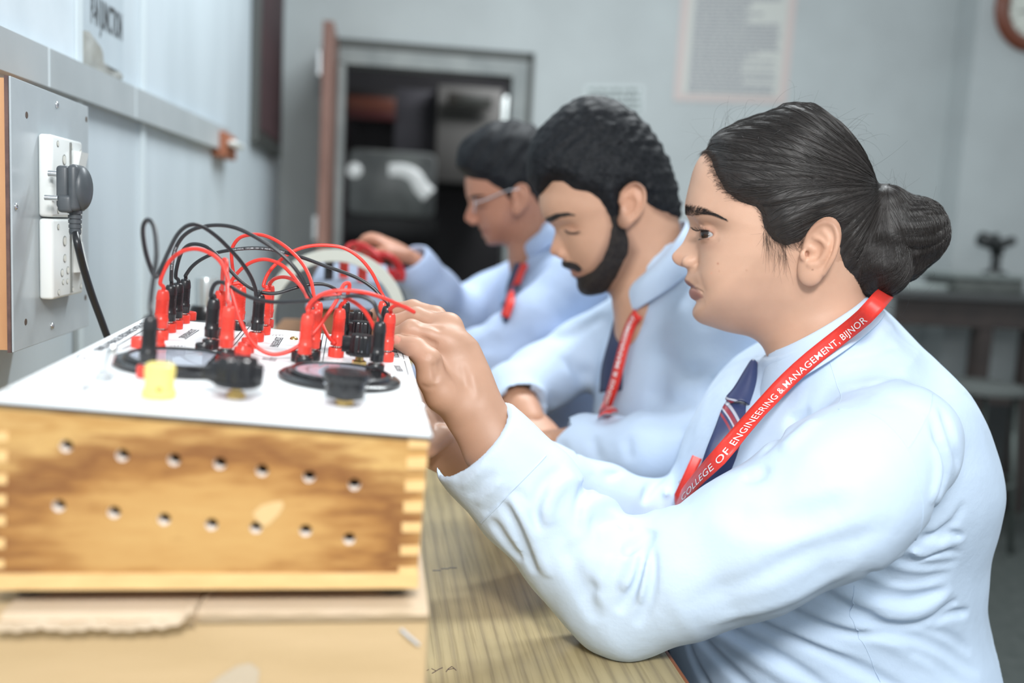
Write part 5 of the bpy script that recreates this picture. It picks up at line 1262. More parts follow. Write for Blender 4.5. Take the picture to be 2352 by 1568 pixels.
def eyeball(name, c, r, gaze, parent, label=None):
    a = Vector(gaze).normalized(); mb = MB()
    ths = np.r_[np.linspace(0, .17, 3), np.linspace(.20, .50, 7), np.linspace(.56, math.pi, 14)]
    prof = [(max(r*math.sin(t), 0), r*math.cos(t)+(0.0006*math.cos(t/.52*1.57) if t < .52 else 0)) for t in ths]
    mb.lathe(prof, c, a, 32); o = mb.build(name, EYEM, parent, True)
    V = np.array(mb.v); d = (V-np.asarray(c)); cs = (d @ np.array(a))/np.linalg.norm(d, axis=1); th = np.arccos(np.clip(cs, -1, 1))
    col = np.where((th < .185)[:, None], [.004, .004, .004], np.where((th < .50)[:, None], [.026, .012, .007], np.where((th < .56)[:, None], [.02, .012, .01], [.42, .41, .41])))
    set_color(o, col); return o
EYEM = mat('eye_wet', (.8, .8, .8), .12, Specular_IOR_Level=.7)
_a = N(EYEM, 'ShaderNodeAttribute', attribute_name='Col'); L(EYEM, _a.outputs['Color'], bsdf(EYEM).inputs['Base Color'])
for sy in (1, -1):
    g_ = G.M @ np.array([math.cos(math.radians(46)), math.sin(math.radians(46)), -.12])
    eyeball('eye', G.world(EYEC*[1, sy, 1]), EYER, g_, girl)
hair_o = np_mesh('hair', ghV, ghQ, mgh, girl)
np_mesh('hair_strands', G.world(SP_main[0]), SP_main[1], mgs, hair_o)
np_mesh('fine_hair', G.world(SP_fine[0]), SP_fine[1], mgf, hair_o)
np_mesh('eyebrows', G.world(SP_brow[0]), SP_brow[1], mat('brow_hair', (.018, .013, .011), .5), girl)
np_mesh('eyelashes', G.world(SP_lash[0]), SP_lash[1], mat('lash_hair', (.006, .005, .005), .4), girl)
# ------------------------------------------------------------------ the girl: shirt, arms, hands
class Torso:
    """rows: (py, px_front, px_back, half width) read at the body's mid-plane Y -> ellipses stacked in z"""
    def __init__(s, Y, rows, n=2.3):
        z = []; c = []; a = []; b = []
        for py, pf, pb, w in rows:
            A = atY(pf, py, Y); B = atY(pb, py, Y); z.append((A[2]+B[2])/2); c.append((A[0]+B[0])/2); a.append((B[0]-A[0])/2); b.append(w)
        o = np.argsort(z); s.z = np.array(z)[o]; s.c = np.array(c)[o]; s.a = np.array(a)[o]; s.b = np.array(b)[o]; s.Y = Y; s.n = n
        zz = np.linspace(s.z[0], s.z[-1], 80)
        def sm(v): q = np.interp(zz, s.z, v); k = np.hanning(9); k /= k.sum(); return np.convolve(np.r_[[q[0]]*4, q, [q[-1]]*4], k, 'valid').astype(F32)
        s.zz = zz.astype(F32); s.cc, s.aa, s.bb = sm(s.c), sm(s.a), sm(s.b)
    def __call__(s, P):
        z = np.clip(P[:, 2], s.zz[0], s.zz[-1]); c = np.interp(z, s.zz, s.cc); a = np.interp(z, s.zz, s.aa); b = np.interp(z, s.zz, s.bb)
        u = np.abs(P[:, 0]-c)/a; w = np.abs(P[:, 1]-s.Y)/b; g = (u**s.n+w**s.n)**(1/s.n)
        f = ((g-1)*np.minimum(a, b)).astype(F32)
        return smax(f, np.abs(P[:, 2]-(s.zz[0]+s.zz[-1])/2)-(s.zz[-1]-s.zz[0])/2, .02).astype(F32)
GY = 1.06
gt = Torso(GY, [(690, 1870, 2000, .060), (735, 1818, 2040, .078), (790, 1768, 2085, .118), (850, 1722, 2133, .165), (920, 1668, 2172, .185), (1000, 1620, 2203, .192), (1080, 1585, 2220, .192), (1160, 1566, 2214, .180),
    (1240, 1556, 2205, .168), (1330, 1550, 2204, .160), (1400, 1545, 2218, .160), (1480, 1550, 2236, .170), (1570, 1566, 2266, .185), (1680, 1575, 2290, .19), (1780, 1590, 2300, .19)])
gA = [atD(2062, 1020, .935), atD(1960, 1105, .915), (atD(1900, 1150, .912)), atD(1720, 1252, .918), atD(1560, 1320, .93), atD(1432, 1366, .952)]
gAr = [.062, .070, .073, .0675, .060, .057]
gFo = [atD(1432, 1366, .952), atD(1330, 1270, .953), atD(1215, 1140, .952), atD(1130, 1052, .948), atD(1060, 975, .945)]
gFr = [.0565, .0555, .0535, .0500, .0485]
vdir = ray(1200, 1100); vdir = vdir/np.linalg.norm(vdir)
gB = [atY(2062, 1020, .935)*[1, 0, 1]+[0, 1.175, 0], atD(1750, 1180, 1.235), atD(1510, 1215, 1.20)]
gBf = [gB[-1], atD(1380, 1165, 1.18), atD(1240, 1110, 1.14), atD(1110, 1085, 1.10)]
cuffn = gFo[3]-gFo[2]; cuffn /= np.linalg.norm(cuffn)
cuffp = atD(1083, 1012, .945)
cuffn = cuffn*1.0+0.28*(-vdir); cuffn /= np.linalg.norm(cuffn)
cuff2n = gBf[3]-gBf[2]; cuff2n /= np.linalg.norm(cuff2n); cuff2p = gBf[3]-cuff2n*.01
neckc = [G.world(G.P3(1862, 660, 0)), G.world(G.P3(1880, 760, 0)), G.world(G.P3(1893, 812, 0))]
g_folds = Folds()
rimc = G.world(G.P3(1882, 753, 0)); rimn = (G.world(G.P3(1816, 627, 0))-G.world(G.P3(1882, 743, 0))); rimn /= np.linalg.norm(rimn)
gyoke = [G.world(G.P3(1880, 772, 0)), G.world(G.P3(1902, 812, 0)), G.world(G.P3(1930, 872, 0))]
def g_shirt0(P):
    t = smin(gt(P), flat_chain(P, gyoke, [.052, .074, .086], [.054, .078, .10], [0, 1, 0]), .020)
    a = chain(P, gA, gAr, .02)
    fo = chain(P, gFo, gFr, .02)
    fo = smin(fo, chain(P, [gFo[3]-cuffn*.012, gFo[4]+cuffn*.02], [.0500, .0500]), .006)
    a = smin(a, fo, .030)
    b = chain(P, gB, [.066, .066, .055], .02); bf = chain(P, gBf, [.055, .052, .050, .047], .02); b = smin(b, bf, .03)
    f = smin(t, a, .046); f = smin(f, b, .03)
    return f
def sp(*pts):          # a crease given where it is seen; it lies on the shirt's own surface
    q = hit(g_shirt0, [p[0] for p in pts], [p[1] for p in pts]); return spline(q, max(8, len(pts)*4))
CR_ = [ # creases (positive) and ridges (negative): points, depth, half width
 ([(1497, 1215), (1478, 1245), (1448, 1262), (1428, 1258)], .0085, .0070), ([(1484, 1232), (1476, 1290), (1452, 1360), (1418, 1408)], .0070, .0052),
 ([(1470, 1250), (1455, 1310), (1430, 1360)], -.0045, .0075), ([(1496, 1240), (1499, 1310), (1486, 1390), (1460, 1440)], .0045, .0055), ([(1490, 1240), (1487, 1300), (1470, 1390)], -.0040, .0060),
 ([(1368, 1090), (1338, 1130), (1326, 1190), (1332, 1235)], .0065, .0060), ([(1328, 1215), (1344, 1168), (1380, 1150), (1420, 1165)], -.0050, .0075), ([(1360, 1240), (1372, 1200), (1420, 1195), (1450, 1225)], .0040, .006),
 ([(1236, 1225), (1229, 1165), (1252, 1110), (1296, 1078)], .0048, .0060), ([(1262, 1210), (1258, 1160), (1290, 1110), (1330, 1100)], -.0040, .0080), ([(1150, 1150), (1186, 1208), (1213, 1268), (1228, 1318)], .0100, .0050),
 ([(1170, 1140), (1208, 1200), (1238, 1270), (1262, 1330)], -.0050, .0070), ([(1128, 1190), (1160, 1240), (1200, 1290)], .0050, .0050), ([(1290, 1290), (1340, 1250), (1385, 1235)], .0030, .009),
 ([(1380, 1330), (1350, 1380), (1380, 1430)], .0030, .009), ([(1400, 1270), (1380, 1330), (1365, 1390)], -.0030, .008), ([(1280, 1190), (1300, 1260), (1330, 1330), (1370, 1400)], .0026, .010),
 ([(1862, 938), (1818, 968), (1778, 1010), (1745, 1050)], .0060, .0070), ([(1880, 960), (1830, 1000), (1790, 1040)], -.0030, .009), ([(1700, 1100), (1740, 1090), (1755, 1065)], .0035, .007),
 ([(1640, 1172), (1760, 1196), (1880, 1180), (1980, 1130)], .0032, .014), ([(1620, 1210), (1760, 1240), (1900, 1225)], -.0020, .016), ([(1700, 1090), (1850, 1085), (1990, 1050)], .0016, .014),
 ([(1560, 1400), (1700, 1340), (1830, 1280), (1960, 1240), (2060, 1200)], .0022, .012), ([(1610, 1440), (1750, 1398), (1880, 1340), (1990, 1280)], -.0020, .010),
 ([(2132, 940), (2160, 1020), (2172, 1090), (2150, 1165), (2118, 1225)], .0060, .0060), ([(2155, 930), (2188, 1010), (2204, 1080)], .0028, .006), ([(2150, 1010), (2158, 1080), (2136, 1160)], -.0035, .006),
 ([(2215, 1150), (2190, 1200), (2130, 1235), (2080, 1262)], .0055, .0060), ([(2222, 1235), (2170, 1250), (2110, 1272), (2060, 1278)], -.0040, .0065), ([(2212, 1270), (2160, 1268), (2100, 1285), (2060, 1280)], .0050, .0045),
 ([(2212, 1235), (2180, 1225), (2150, 1245)], .0040, .0045), ([(1990, 1305), (2040, 1330), (2110, 1340), (2180, 1318)], .0035, .0065), ([(1975, 1345), (2040, 1375), (2110, 1378), (2180, 1350)], .0028, .007),
 ([(1965, 1400), (2010, 1432), (2075, 1442), (2140, 1425), (2200, 1372)], .0080, .0055), ([(2000, 1405), (2060, 1415), (2120, 1398), (2190, 1350)], -.0045, .0080), ([(2225, 1405), (2180, 1412), (2140, 1440)], .0055, .0050),
 ([(1890, 750), (1850, 800), (1822, 850), (1800, 890)], .0010, .006), ([(1920, 830), (2000, 810), (2060, 790)], .0014, .006), ([(1930, 900), (2010, 880), (2080, 850)], .0014, .006),
 ([(1600, 1060), (1580, 1110), (1556, 1160)], .0030, .006), ([(1340, 1105), (1400, 1090), (1460, 1105), (1500, 1085)], .0045, .007), ([(1470, 1160), (1500, 1110), (1540, 1080)], .0050, .006), ([(1480, 1130), (1440, 1180)], .0035, .006),
 ([(1500, 1190), (1530, 1130), (1545, 1090)], -.004, .006), ([(1180, 1120), (1220, 1165)], .002, .005)]
for pts, am, sg_ in CR_:
    g_folds.add(sp(*pts), am*1.65, sg_*.9)
CT_ = [([(1760, 1370), (1860, 1425), (1970, 1455), (2080, 1460), (2160, 1488), (2250, 1550)], .0085, .0062), ([(1800, 1372), (1930, 1432), (2050, 1480), (2180, 1545)], -.0050, .0080),
 ([(1640, 1380), (1760, 1438), (1900, 1500), (2060, 1582)], .0095, .0058), ([(1690, 1380), (1830, 1455), (1980, 1530)], -.0055, .0080), ([(1600, 1395), (1700, 1462), (1810, 1522), (1930, 1600)], .0095, .0056),
 ([(1600, 1420), (1720, 1500), (1840, 1580)], -.0055, .0075), ([(1570, 1410), (1620, 1480), (1700, 1560), (1760, 1620)], .0095, .0058), ([(1562, 1430), (1590, 1510), (1640, 1600)], .0080, .0058), ([(1880, 1490), (1990, 1540), (2100, 1600)], .0055, .006),
 ([(1840, 1330), (1930, 1385), (2020, 1425), (2100, 1432)], .0060, .0065), ([(1900, 1300), (1990, 1345), (2080, 1372), (2170, 1356)], .0055, .0065), ([(1960, 1280), (2040, 1318), (2120, 1330), (2190, 1315)], .0060, .0060), ([(1880, 1330), (1980, 1380), (2080, 1402), (2160, 1395)], -.0045, .0075),
 ([(2030, 1268), (2100, 1296), (2170, 1298), (2205, 1285)], .0050, .0052), ([(2050, 1480), (2150, 1525), (2230, 1590)], .0050, .0065), ([(2100, 1440), (2180, 1462), (2232, 1500)], .0050, .0060)]
for pts, am, sg_ in CT_:
    q = hit(gt, [p[0] for p in pts], [p[1] for p in pts]); g_folds.add(spline(q, len(pts)*5), am, sg_)
for k, (x, y) in enumerate([(1040, 1105), (1056, 1122), (1074, 1142), (1092, 1160), (1110, 1182), (1028, 1080)]):
    g_folds.add(sp((x, y), (x+34, y-30), (x+66, y-62)), .0022*(-1)**k, .0030)
def g_shirt(P):
    f = g_shirt0(P)+g_folds(P)
    f = f+.0012*wob(P, 38, 1.0)+.0007*wob(P*A3([1, 1, .6]), 95, 3.0)
    # open ends: cuffs and neck
    for p, n, r in ((cuffp, cuffn, .0455), (cuff2p, cuff2n, .043)):
        d = (P-A3(p)) @ A3(n)
        f = np.where(np.abs(d) < .3, smax(f, np.where(length(P-A3(p)) < .16, d, -1), .003), f)
        f = smax(f, -capsule(P, p-n*.06, p+n*.05, r, r), .002)
    f = smax(f, np.where(P[:, 0] > .25, (P-A3(rimc)) @ A3(rimn), -1), .004)
    hole = flat_chain(P, neckc, [.054, .053, .040], [.054, .054, .042], [0, 1, 0]); f = smax(f, -hole, .004)
    return f
# seen edge of the neck: nothing of the shirt above the collar line
gsV, gsQ = surface_nets(g_shirt, [0.02, .74, .60], [.74, 1.33, 1.13], .0024, margin=2.2)
# ---- the near hand: palm, four fingers and a thumb closing on the plug
hD = .975
def hp(px, py, D): return atD(px, py, D)
palm = [hp(1128, 1010, .948), hp(1090, 945, .950), hp(1058, 880, .955), hp(1032, 820, .962), hp(1018, 792, .966)]
palm_a = [.0285, .0280, .0300, .0290, .0230]; palm_b = [.0200, .0200, .0190, .0170, .0150]
fingers = [([hp(1035, 765, .985), hp(1000, 728, .995), hp(948, 708, 1.005), hp(880, 716, 1.02), hp(862, 722, 1.025)], [.0125, .0115, .0092, .0082, .0074]),
           ([hp(1032, 765, .972), hp(1010, 748, .975), hp(957, 726, .982), hp(905, 742, .990), hp(893, 765, .995)], [.0135, .0120, .0098, .0086, .0076]),
           ([hp(1020, 795, .958), hp(985, 772, .955), hp(945, 757, .955), hp(908, 772, .965), hp(893, 796, .975)], [.0130, .0118, .0105, .0088, .0076]),
           ([hp(1030, 830, .985), hp(990, 800, .995), hp(950, 785, 1.0), hp(915, 800, 1.005)], [.012, .0105, .009, .0078])]
thumb = ([hp(1062, 935, .945), hp(1018, 905, .938), hp(992, 868, .932), hp(984, 828, .930), hp(955, 800, .936), hp(914, 784, .944)], [.0190, .0175, .0138, .0120, .0102, .0078])
h_cr = Folds()
def g_hand(P):
    f = flat_chain(P, palm, palm_a, palm_b, vdir)
    f = smin(f, chain(P, thumb[0], thumb[1], .008), .0065)
    for pts, r in fingers: f = smin(f, chain(P, pts, r, .004), .0045)
    for c, r in ((hp(1035, 741, .972), .0088), (hp(1017, 775, .955), .0085), (hp(1040, 790, .955), .010)): f = smin(f, length(P-A3(c))-r, .014)
    wr = flat_chain(P, [hp(1150, 1040, .948), hp(1235, 1170, .95)], [.029, .034], [.021, .030], vdir); f = smin(f, wr, .02)
    return f
def onh(*pts): q = hit(g_hand, [p[0] for p in pts], [p[1] for p in pts]); return spline(q, len(pts)*4)
for pts, am, sg_ in [([(1002, 880), (1000, 856), (994, 832)], .0022, .0026), ([(1004, 872), (1010, 850), (1008, 824)], .0016, .0035), ([(1020, 760), (985, 745), (955, 738)], .0022, .0035), ([(1008, 795), (975, 778), (950, 772)], .0024, .0030),
    ([(971, 808), (980, 815), (990, 818)], .0005, .0010), ([(968, 814), (978, 822), (988, 826)], .0005, .0010), ([(1016, 985), (1050, 975), (1080, 960)], .0006, .0018), ([(1010, 975), (1040, 965), (1062, 952)], .0005, .0016),
    ([(1058, 830), (1066, 860), (1070, 900)], .0010, .004), ([(1085, 850), (1092, 890), (1098, 920)], -.0008, .004), ([(965, 882), (985, 890), (1005, 884)], .0008, .0025), ([(938, 742), (943, 752)], .0005, .0011), ([(944, 738), (949, 750)], .0004, .0010)]:
    h_cr.add(onh(*pts), am, sg_)
nail_c = hit(g_hand, [908], [779.5])[0]
ndir = thumb[0][5]-thumb[0][4]; ndir /= np.linalg.norm(ndir)
nn_ = field_grad(g_hand, nail_c[None])[0]; ndir = ndir-nn_*np.dot(ndir, nn_); ndir /= np.linalg.norm(ndir); nside = np.cross(nn_, ndir)
def g_hand2(P):
    f = g_hand(P)+h_cr(P)
    e = ellipsoid(P, nail_c+nn_*.0006, (.0062, .0046, .0022), np.stack([ndir, nside, nn_], 1))
    ring = np.abs(e)
    f = f+np.where(np.abs(P-A3(nail_c)).max(1) < .012, .0005*np.exp(-(ring/.0006)**2), 0)
    return f
ghdV, ghdQ = surface_nets(g_hand2, [-.20, .85, .88], [.20, 1.10, 1.12], .00135, margin=2.4)
# ---- the far forearm and hand, steadying the side of the box
w2 = [atD(1180, 1105, 1.12), atD(1062, 1052, 1.095), atD(1012, 1015, 1.085), atD(985, 965, 1.08)]
f2 = [([atD(985, 965, 1.08), atD(962, 915, 1.085), atD(948, 885, 1.09), atD(935, 880, 1.09)], [.012, .0105, .0088, .0075]), ([atD(978, 975, 1.065), atD(950, 940, 1.06), atD(932, 925, 1.062)], [.012, .010, .0078]),
      ([atD(985, 975, 1.095), atD(975, 920, 1.105), atD(960, 890, 1.11)], [.012, .010, .0078]), ([atD(972, 985, 1.05), atD(948, 965, 1.045), atD(935, 955, 1.045)], [.011, .009, .0072]), ([atD(1015, 1000, 1.06), atD(985, 1030, 1.04), atD(965, 1035, 1.035)], [.013, .011, .0085])]
def g_hand_far(P):
    f = flat_chain(P, w2, [.034, .0275, .030, .027], [.028, .021, .019, .016], vdir)
    for pts, r in f2: f = smin(f, chain(P, pts, r), .006)
    return f
gh2V, gh2Q = surface_nets(g_hand_far, [-.12, .95, .85], [.25, 1.30, 1.08], .003, margin=2.2)
# ---- arms and trunk under the cloth, so the body goes on
def g_under(P):
    f = gt(P)+.022
    f = smin(f, chain(P, gA, [.03, .045, .05, .048, .042, .036], .02), .02)
    f = smin(f, chain(P, [gFo[0], gFo[1], gFo[2], atD(1150, 1040, .948)], [.036, .036, .034, .026], .02), .02)
    f = smin(f, chain(P, gB, [.045, .045, .036], .02), .02); f = smin(f, chain(P, gBf, [.036, .036, .032, .026], .02), .02)
    return f
guV, guQ = surface_nets(lambda P: smax(g_under(P), P[:, 2]-.985, .01), [0.02, .82, .60], [.72, 1.32, 1.05], .010)
# ---- collar, tie and lanyard
def ring_pts(front, back, lat, n=48):      # a ring about the neck seen from the side; front/back photo points on the mid-plane
    a = np.append(G.P3(front[0], front[1], 0), 0)[:3]; b = np.append(G.P3(back[0], back[1], 0), 0)[:3]; c = (a+b)/2; h = (a-b)/2
    t = np.linspace(0, 2*math.pi, n, endpoint=False)
    return np.array([c+h*math.cos(x)+np.array([0, lat*math.sin(x), 0]) for x in t])

def g_chest(P): return smin(gt(P), flat_chain(P, gyoke, [.052, .074, .086], [.054, .078, .10], [0, 1, 0]), .020)
def chest_depth(px, py, off=0.0):      # distance of the shirt front under strap and tie; low down it runs behind the near sleeve
    a = hit(lambda P: g_shirt0(P)-off, px, py); b = hit(lambda P: g_chest(P)-off, px, py)
    da = np.array([depth_of(x) for x in a]); db = np.array([depth_of(x) for x in b]); u = np.clip((np.asarray(py, float)-1060)/110, 0, 1); u = u*u*(3-2*u)
    return da*(1-u)+db*u
def shirt_material(name, c):
    m = mat(name, c, .62); v = mapped(m); n = noise(m, v, 700, 2); n2 = noise(m, v, 60, 4, .6)
    b1 = N(m, 'ShaderNodeBump'); b1.inputs['Strength'].default_value = .22; b1.inputs['Distance'].default_value = .0035; L(m, n2, b1.inputs['Height'])
    b2 = N(m, 'ShaderNodeBump'); b2.inputs['Strength'].default_value = .06; b2.inputs['Distance'].default_value = .0006; L(m, n, b2.inputs['Height']); L(m, b1.outputs['Normal'], b2.inputs['Normal'])
    L(m, b2.outputs['Normal'], bsdf(m).inputs['Normal']); bsdf(m).inputs['Sheen Weight'].default_value = .08; bsdf(m).inputs['Specular IOR Level'].default_value = .25
    return m
mshirt = shirt_material('pale_blue_shirt', (.56, .68, .84))
vv, qq = join_quads([(gV, gQ), (ghdV, ghdQ), (gh2V, gh2Q), (guV, guQ)])
body = np_mesh('body', vv, qq, mskin, girl)
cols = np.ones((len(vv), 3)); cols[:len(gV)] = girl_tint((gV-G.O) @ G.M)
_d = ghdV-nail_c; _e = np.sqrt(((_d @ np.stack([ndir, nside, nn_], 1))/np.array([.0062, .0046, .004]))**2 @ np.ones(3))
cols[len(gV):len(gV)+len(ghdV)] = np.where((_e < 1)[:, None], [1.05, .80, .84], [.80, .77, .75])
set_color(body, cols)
gsV, gsQ = largest(gsV, gsQ)
shirt = np_mesh('shirt', relax(gsV, gsQ, 1, .25), gsQ, mshirt, girl)
from mathutils.bvhtree import BVHTree
def strap_on(fld, tree, pts, half, off, n, th, name, material, parent):
    xs_, ys_ = np.array([p[0] for p in pts], float), np.array([p[1] for p in pts], float); d = ray(xs_, ys_); q = atD(xs_, ys_, chest_depth(xs_, ys_, .0035))
    for i in range(len(pts)):
        h_ = tree.ray_cast(Vector(CAMP), Vector(d[i]).normalized())
        if h_[0] is not None and np.linalg.norm(np.array(h_[0])-CAMP) < np.linalg.norm(q[i]-CAMP): q[i] = np.array(h_[0])
    dd = np.array([depth_of(x) for x in q])
    if len(dd) > 9: dd[1] = dd[2]*2-dd[3]; dd[0] = dd[2]*3-dd[3]*2
    tt_ = np.linspace(0, 1, len(dd)); fit = np.polyval(np.polyfit(tt_, dd, 4), tt_); dd = np.minimum(fit, dd+.0005)-.0015; dd[1:-1] = (dd[:-2]+dd[1:-1]*2+dd[2:])/4
    q = atD(np.array([p[0] for p in pts], float), np.array([p[1] for p in pts], float), dd-.003)
    c = spline(q, n); T = np.gradient(c, axis=0); T /= np.linalg.norm(T, axis=1)[:, None]
    v = CAMP-c; v /= np.linalg.norm(v, axis=1)[:, None]; nr = field_grad(fld, c, .012)*.35+v*.8; nr = np.stack([np.convolve(np.pad(nr[:, i], 9, 'edge'), np.ones(19)/19, 'valid') for i in range(3)], 1)
    nr -= T*(nr*T).sum(1)[:, None]; nr /= np.linalg.norm(nr, axis=1)[:, None]; B = np.cross(nr, T)
    V, Fs = strip_mesh([c+nr*off+B*half*u for u in np.linspace(-1, 1, 5)]); o = obj(name, V, Fs, material, parent); solid(o, th)
    return o, c, T, nr, B
def ribbon_on(fld, pts, half, off, n=60, th=.0012, name='ribbon', material=None, parent=None, steps=5):
    q = hit(fld, [p[0] for p in pts], [p[1] for p in pts]); c = spline(q, n)
    T = np.gradient(c, axis=0); T /= np.linalg.norm(T, axis=1)[:, None]
    nr = field_grad(fld, c, .006); 
    k = np.hanning(9); k /= k.sum(); nr = np.stack([np.convolve(np.pad(nr[:, i], 4, 'edge'), k, 'valid') for i in range(3)], 1)
    nr -= T*(nr*T).sum(1)[:, None]; nr /= np.linalg.norm(nr, axis=1)[:, None]; B = np.cross(nr, T)
    rows = [c+nr*off+B*half*u for u in np.linspace(-1, 1, steps)]
    V, Fs = strip_mesh(rows); o = obj(name, V, Fs, material, parent); solid(o, th)
    return o, c, T, nr, B
red_l = noisy('lanyard_red', (.72, .035, .022), (.66, .03, .02), 300, .45, .05, .0003)
white_ink = mat('white_print', (.85, .83, .83), .5)
# collar: inner stand and the folded leaf
ct = ring_pts((1762, 806), (1990, 676), .062)
cm = ring_pts((1752, 838), (2008, 688), .072); cb = ring_pts((1733, 905), (2030, 716), .088); ci = ring_pts((1766, 830), (1985, 705), .060)
def front_open(R, rr, tipx):     # opens the leaf at the throat and draws out the two collar points
    R = R.copy(); return R
N48 = len(ct)
sel = [i for i in range(2, N48-1)]
def leafpt(i, u):
    t = 2*math.pi*i/N48; w = math.exp(-((min(t, 2*math.pi-t))/.55)**2)
    p = ct[i % N48]*(1-u)+cb[i % N48]*u+(cm[i % N48]-(ct[i % N48]+cb[i % N48])/2)*4*u*(1-u)*.6
    q = p+np.array([.006*w*u, 0, -.030*w*u])
    return q
rows = [[G.world(leafpt(i, u)) for i in sel] for u in np.linspace(0, 1, 7)]
V, Fs = strip_mesh(rows); LV, LF = V, Fs; leaf = obj('collar', V, Fs, mshirt, shirt); solid(leaf, .0018, 0, 1)
rows = [[G.world(ct[i]*(1-u)+ci[i]*u) for i in range(N48)] for u in np.linspace(0, 1, 4)]
V, Fs = strip_mesh(rows, True); solid(obj('collar_stand', V, Fs, mshirt, shirt), .0015)
# the field the tie and lanyard lie on
def g_cloth(P): 
    f = g_shirt0(P)
    q = G.local(P); c = G.P3(1870, 770, 0)
    return f
# tie
tie_m = mat('tie_navy', (.030, .042, .115), .42); _v = mapped(tie_m, (1, 1, 1), 'UV')
_w = N(tie_m, 'ShaderNodeSeparateXYZ'); L(tie_m, _v, _w.inputs[0])
_mt = N(tie_m, 'ShaderNodeMath', operation='ADD'); L(tie_m, _w.outputs[0], _mt.inputs[0]); L(tie_m, _w.outputs[1], _mt.inputs[1])
_fr = N(tie_m, 'ShaderNodeMath', operation='FRACT'); L(tie_m, _mt.outputs[0], _fr.inputs[0])
nv, wh, rd = (.030, .042, .115), (.42, .43, .50), (.27, .03, .05)
_c = ramp(tie_m, _fr.outputs[0], [(0, nv), (.60, nv), (.615, wh), (.65, wh), (.66, nv), (.67, rd), (.725, rd), (.735, wh), (.75, wh), (.76, nv), (.79, nv), (.80, rd), (.825, rd), (.835, nv)])
tie_m.node_tree.nodes['Color Ramp'].color_ramp.interpolation = 'LINEAR'
L(tie_m, _c, bsdf(tie_m).inputs['Base Color']); bump(tie_m, noise(tie_m, mapped(tie_m), 900, 2), .1, .0004)
def tie_strip(name, fld, spec, off, parent, vs=9.0, n=50, bulge=.004, v0=0.0):
    # spec: (px_left, py_left, px_right, py_right) pairs of edge points down the tie
    dd = chest_depth([(s_[0]+s_[2])/2 for s_ in spec], [(s_[1]+s_[3])/2 for s_ in spec]); tt_ = np.linspace(0, 1, len(dd)); dd = np.polyval(np.polyfit(tt_, dd, 2), tt_)-.003
    A = spline(atD(np.array([s_[0] for s_ in spec], float), np.array([s_[1] for s_ in spec], float), dd+.002), n); B = spline(atD(np.array([s_[2] for s_ in spec], float), np.array([s_[3] for s_ in spec], float), dd-.002), n)
    out = -ray(1650, 1000); out = out/np.linalg.norm(out); nr = -np.cross(B-A, np.gradient(A, axis=0)); nr /= np.linalg.norm(nr, axis=1)[:, None]
    nr = np.where((nr @ out)[:, None] < 0, -nr, nr)
    us = np.linspace(0, 1, 9); rows = [A*(1-u)+B*u+nr*(off+bulge*math.sin(math.pi*u)) for u in us]
    V, Fs = strip_mesh(rows); o = obj(name, V, Fs, tie_m, parent); me = o.data; uv = me.uv_layers.new(name='UVMap')
    ln = np.r_[0, np.cumsum(np.linalg.norm(np.diff((A+B)/2, axis=0), axis=1))]
    co = np.array([[u*.042*vs*-1.0, ln[j]*vs+v0] for u in us for j in range(n)])
    vi = np.zeros(len(me.loops), int); me.loops.foreach_get('vertex_index', vi); uv.data.foreach_set('uv', co[vi].ravel().astype(F32))
    solid(o, .002); return o
tie = tie_strip('tie', g_cloth, [(1674, 918, 1732, 924), (1657, 946, 1724, 950), (1641, 985, 1714, 995), (1622, 1030, 1700, 1045), (1606, 1075, 1686, 1095), (1588, 1118, 1660, 1140), (1568, 1160, 1625, 1190), (1552, 1200, 1600, 1235)], .0035, girl, 9.0, v0=.50)
def knot_strip():
    return tie_strip('tie_knot', g_cloth, [(1722, 843, 1741, 846), (1704, 868, 1739, 872), (1684, 897, 1737, 905), (1664, 925, 1733, 930), (1676, 938, 1722, 946)], .008, tie, 9.0, 24, .007, v0=.15)
knot = knot_strip()
lan_pts = [(2030, 680), (2018, 692), (2004, 708), (1985, 729), (1945, 762), (1900, 797), (1850, 838), (1800, 885), (1758, 932), (1710, 988), (1660, 1046), (1612, 1100), (1570, 1150), (1535, 1200), (1505, 1245)]
def g_lan(P): return g_shirt0(P)-.0035
_tv, _tf = list(LV), list(LF)
for o_ in (tie, knot):
    n_ = len(_tv); _tv += [v_.co[:] for v_ in o_.data.vertices]; _tf += [tuple(i+n_ for i in p_.vertices) for p_ in o_.data.polygons]
leaf_tree = BVHTree.FromPolygons([Vector(v_) for v_ in _tv], [tuple(f_) for f_ in _tf])
lan, lc, lT, lN, lB = strap_on(g_lan, leaf_tree, lan_pts, .0090, .0050, 110, .0008, 'lanyard', red_l, girl)
def letters_along(txt, c, T, nr, B, size, s0, s1, name, parent, material, side=0.0, lift=.0012, flip=1, ln=None):
    if ln is None: ln = np.r_[0, np.cumsum(np.linalg.norm(np.diff(c, axis=0), axis=1))]
    v, f = text_mesh(txt, 1.0, bold=.003, spacing=1.04); W = v[:, 0].max(); s = (s1-s0)/W; v = v.copy()
    x = s0+v[:, 0]*s; y = (v[:, 1]-.36)*size
    I = lambda A: np.stack([np.interp(x, ln, A[:, i]) for i in range(3)], 1)
    V = I(c)+I(B)*(y*flip+side)[:, None]+I(nr)*lift
    return obj(name, V, f, material, parent, False)
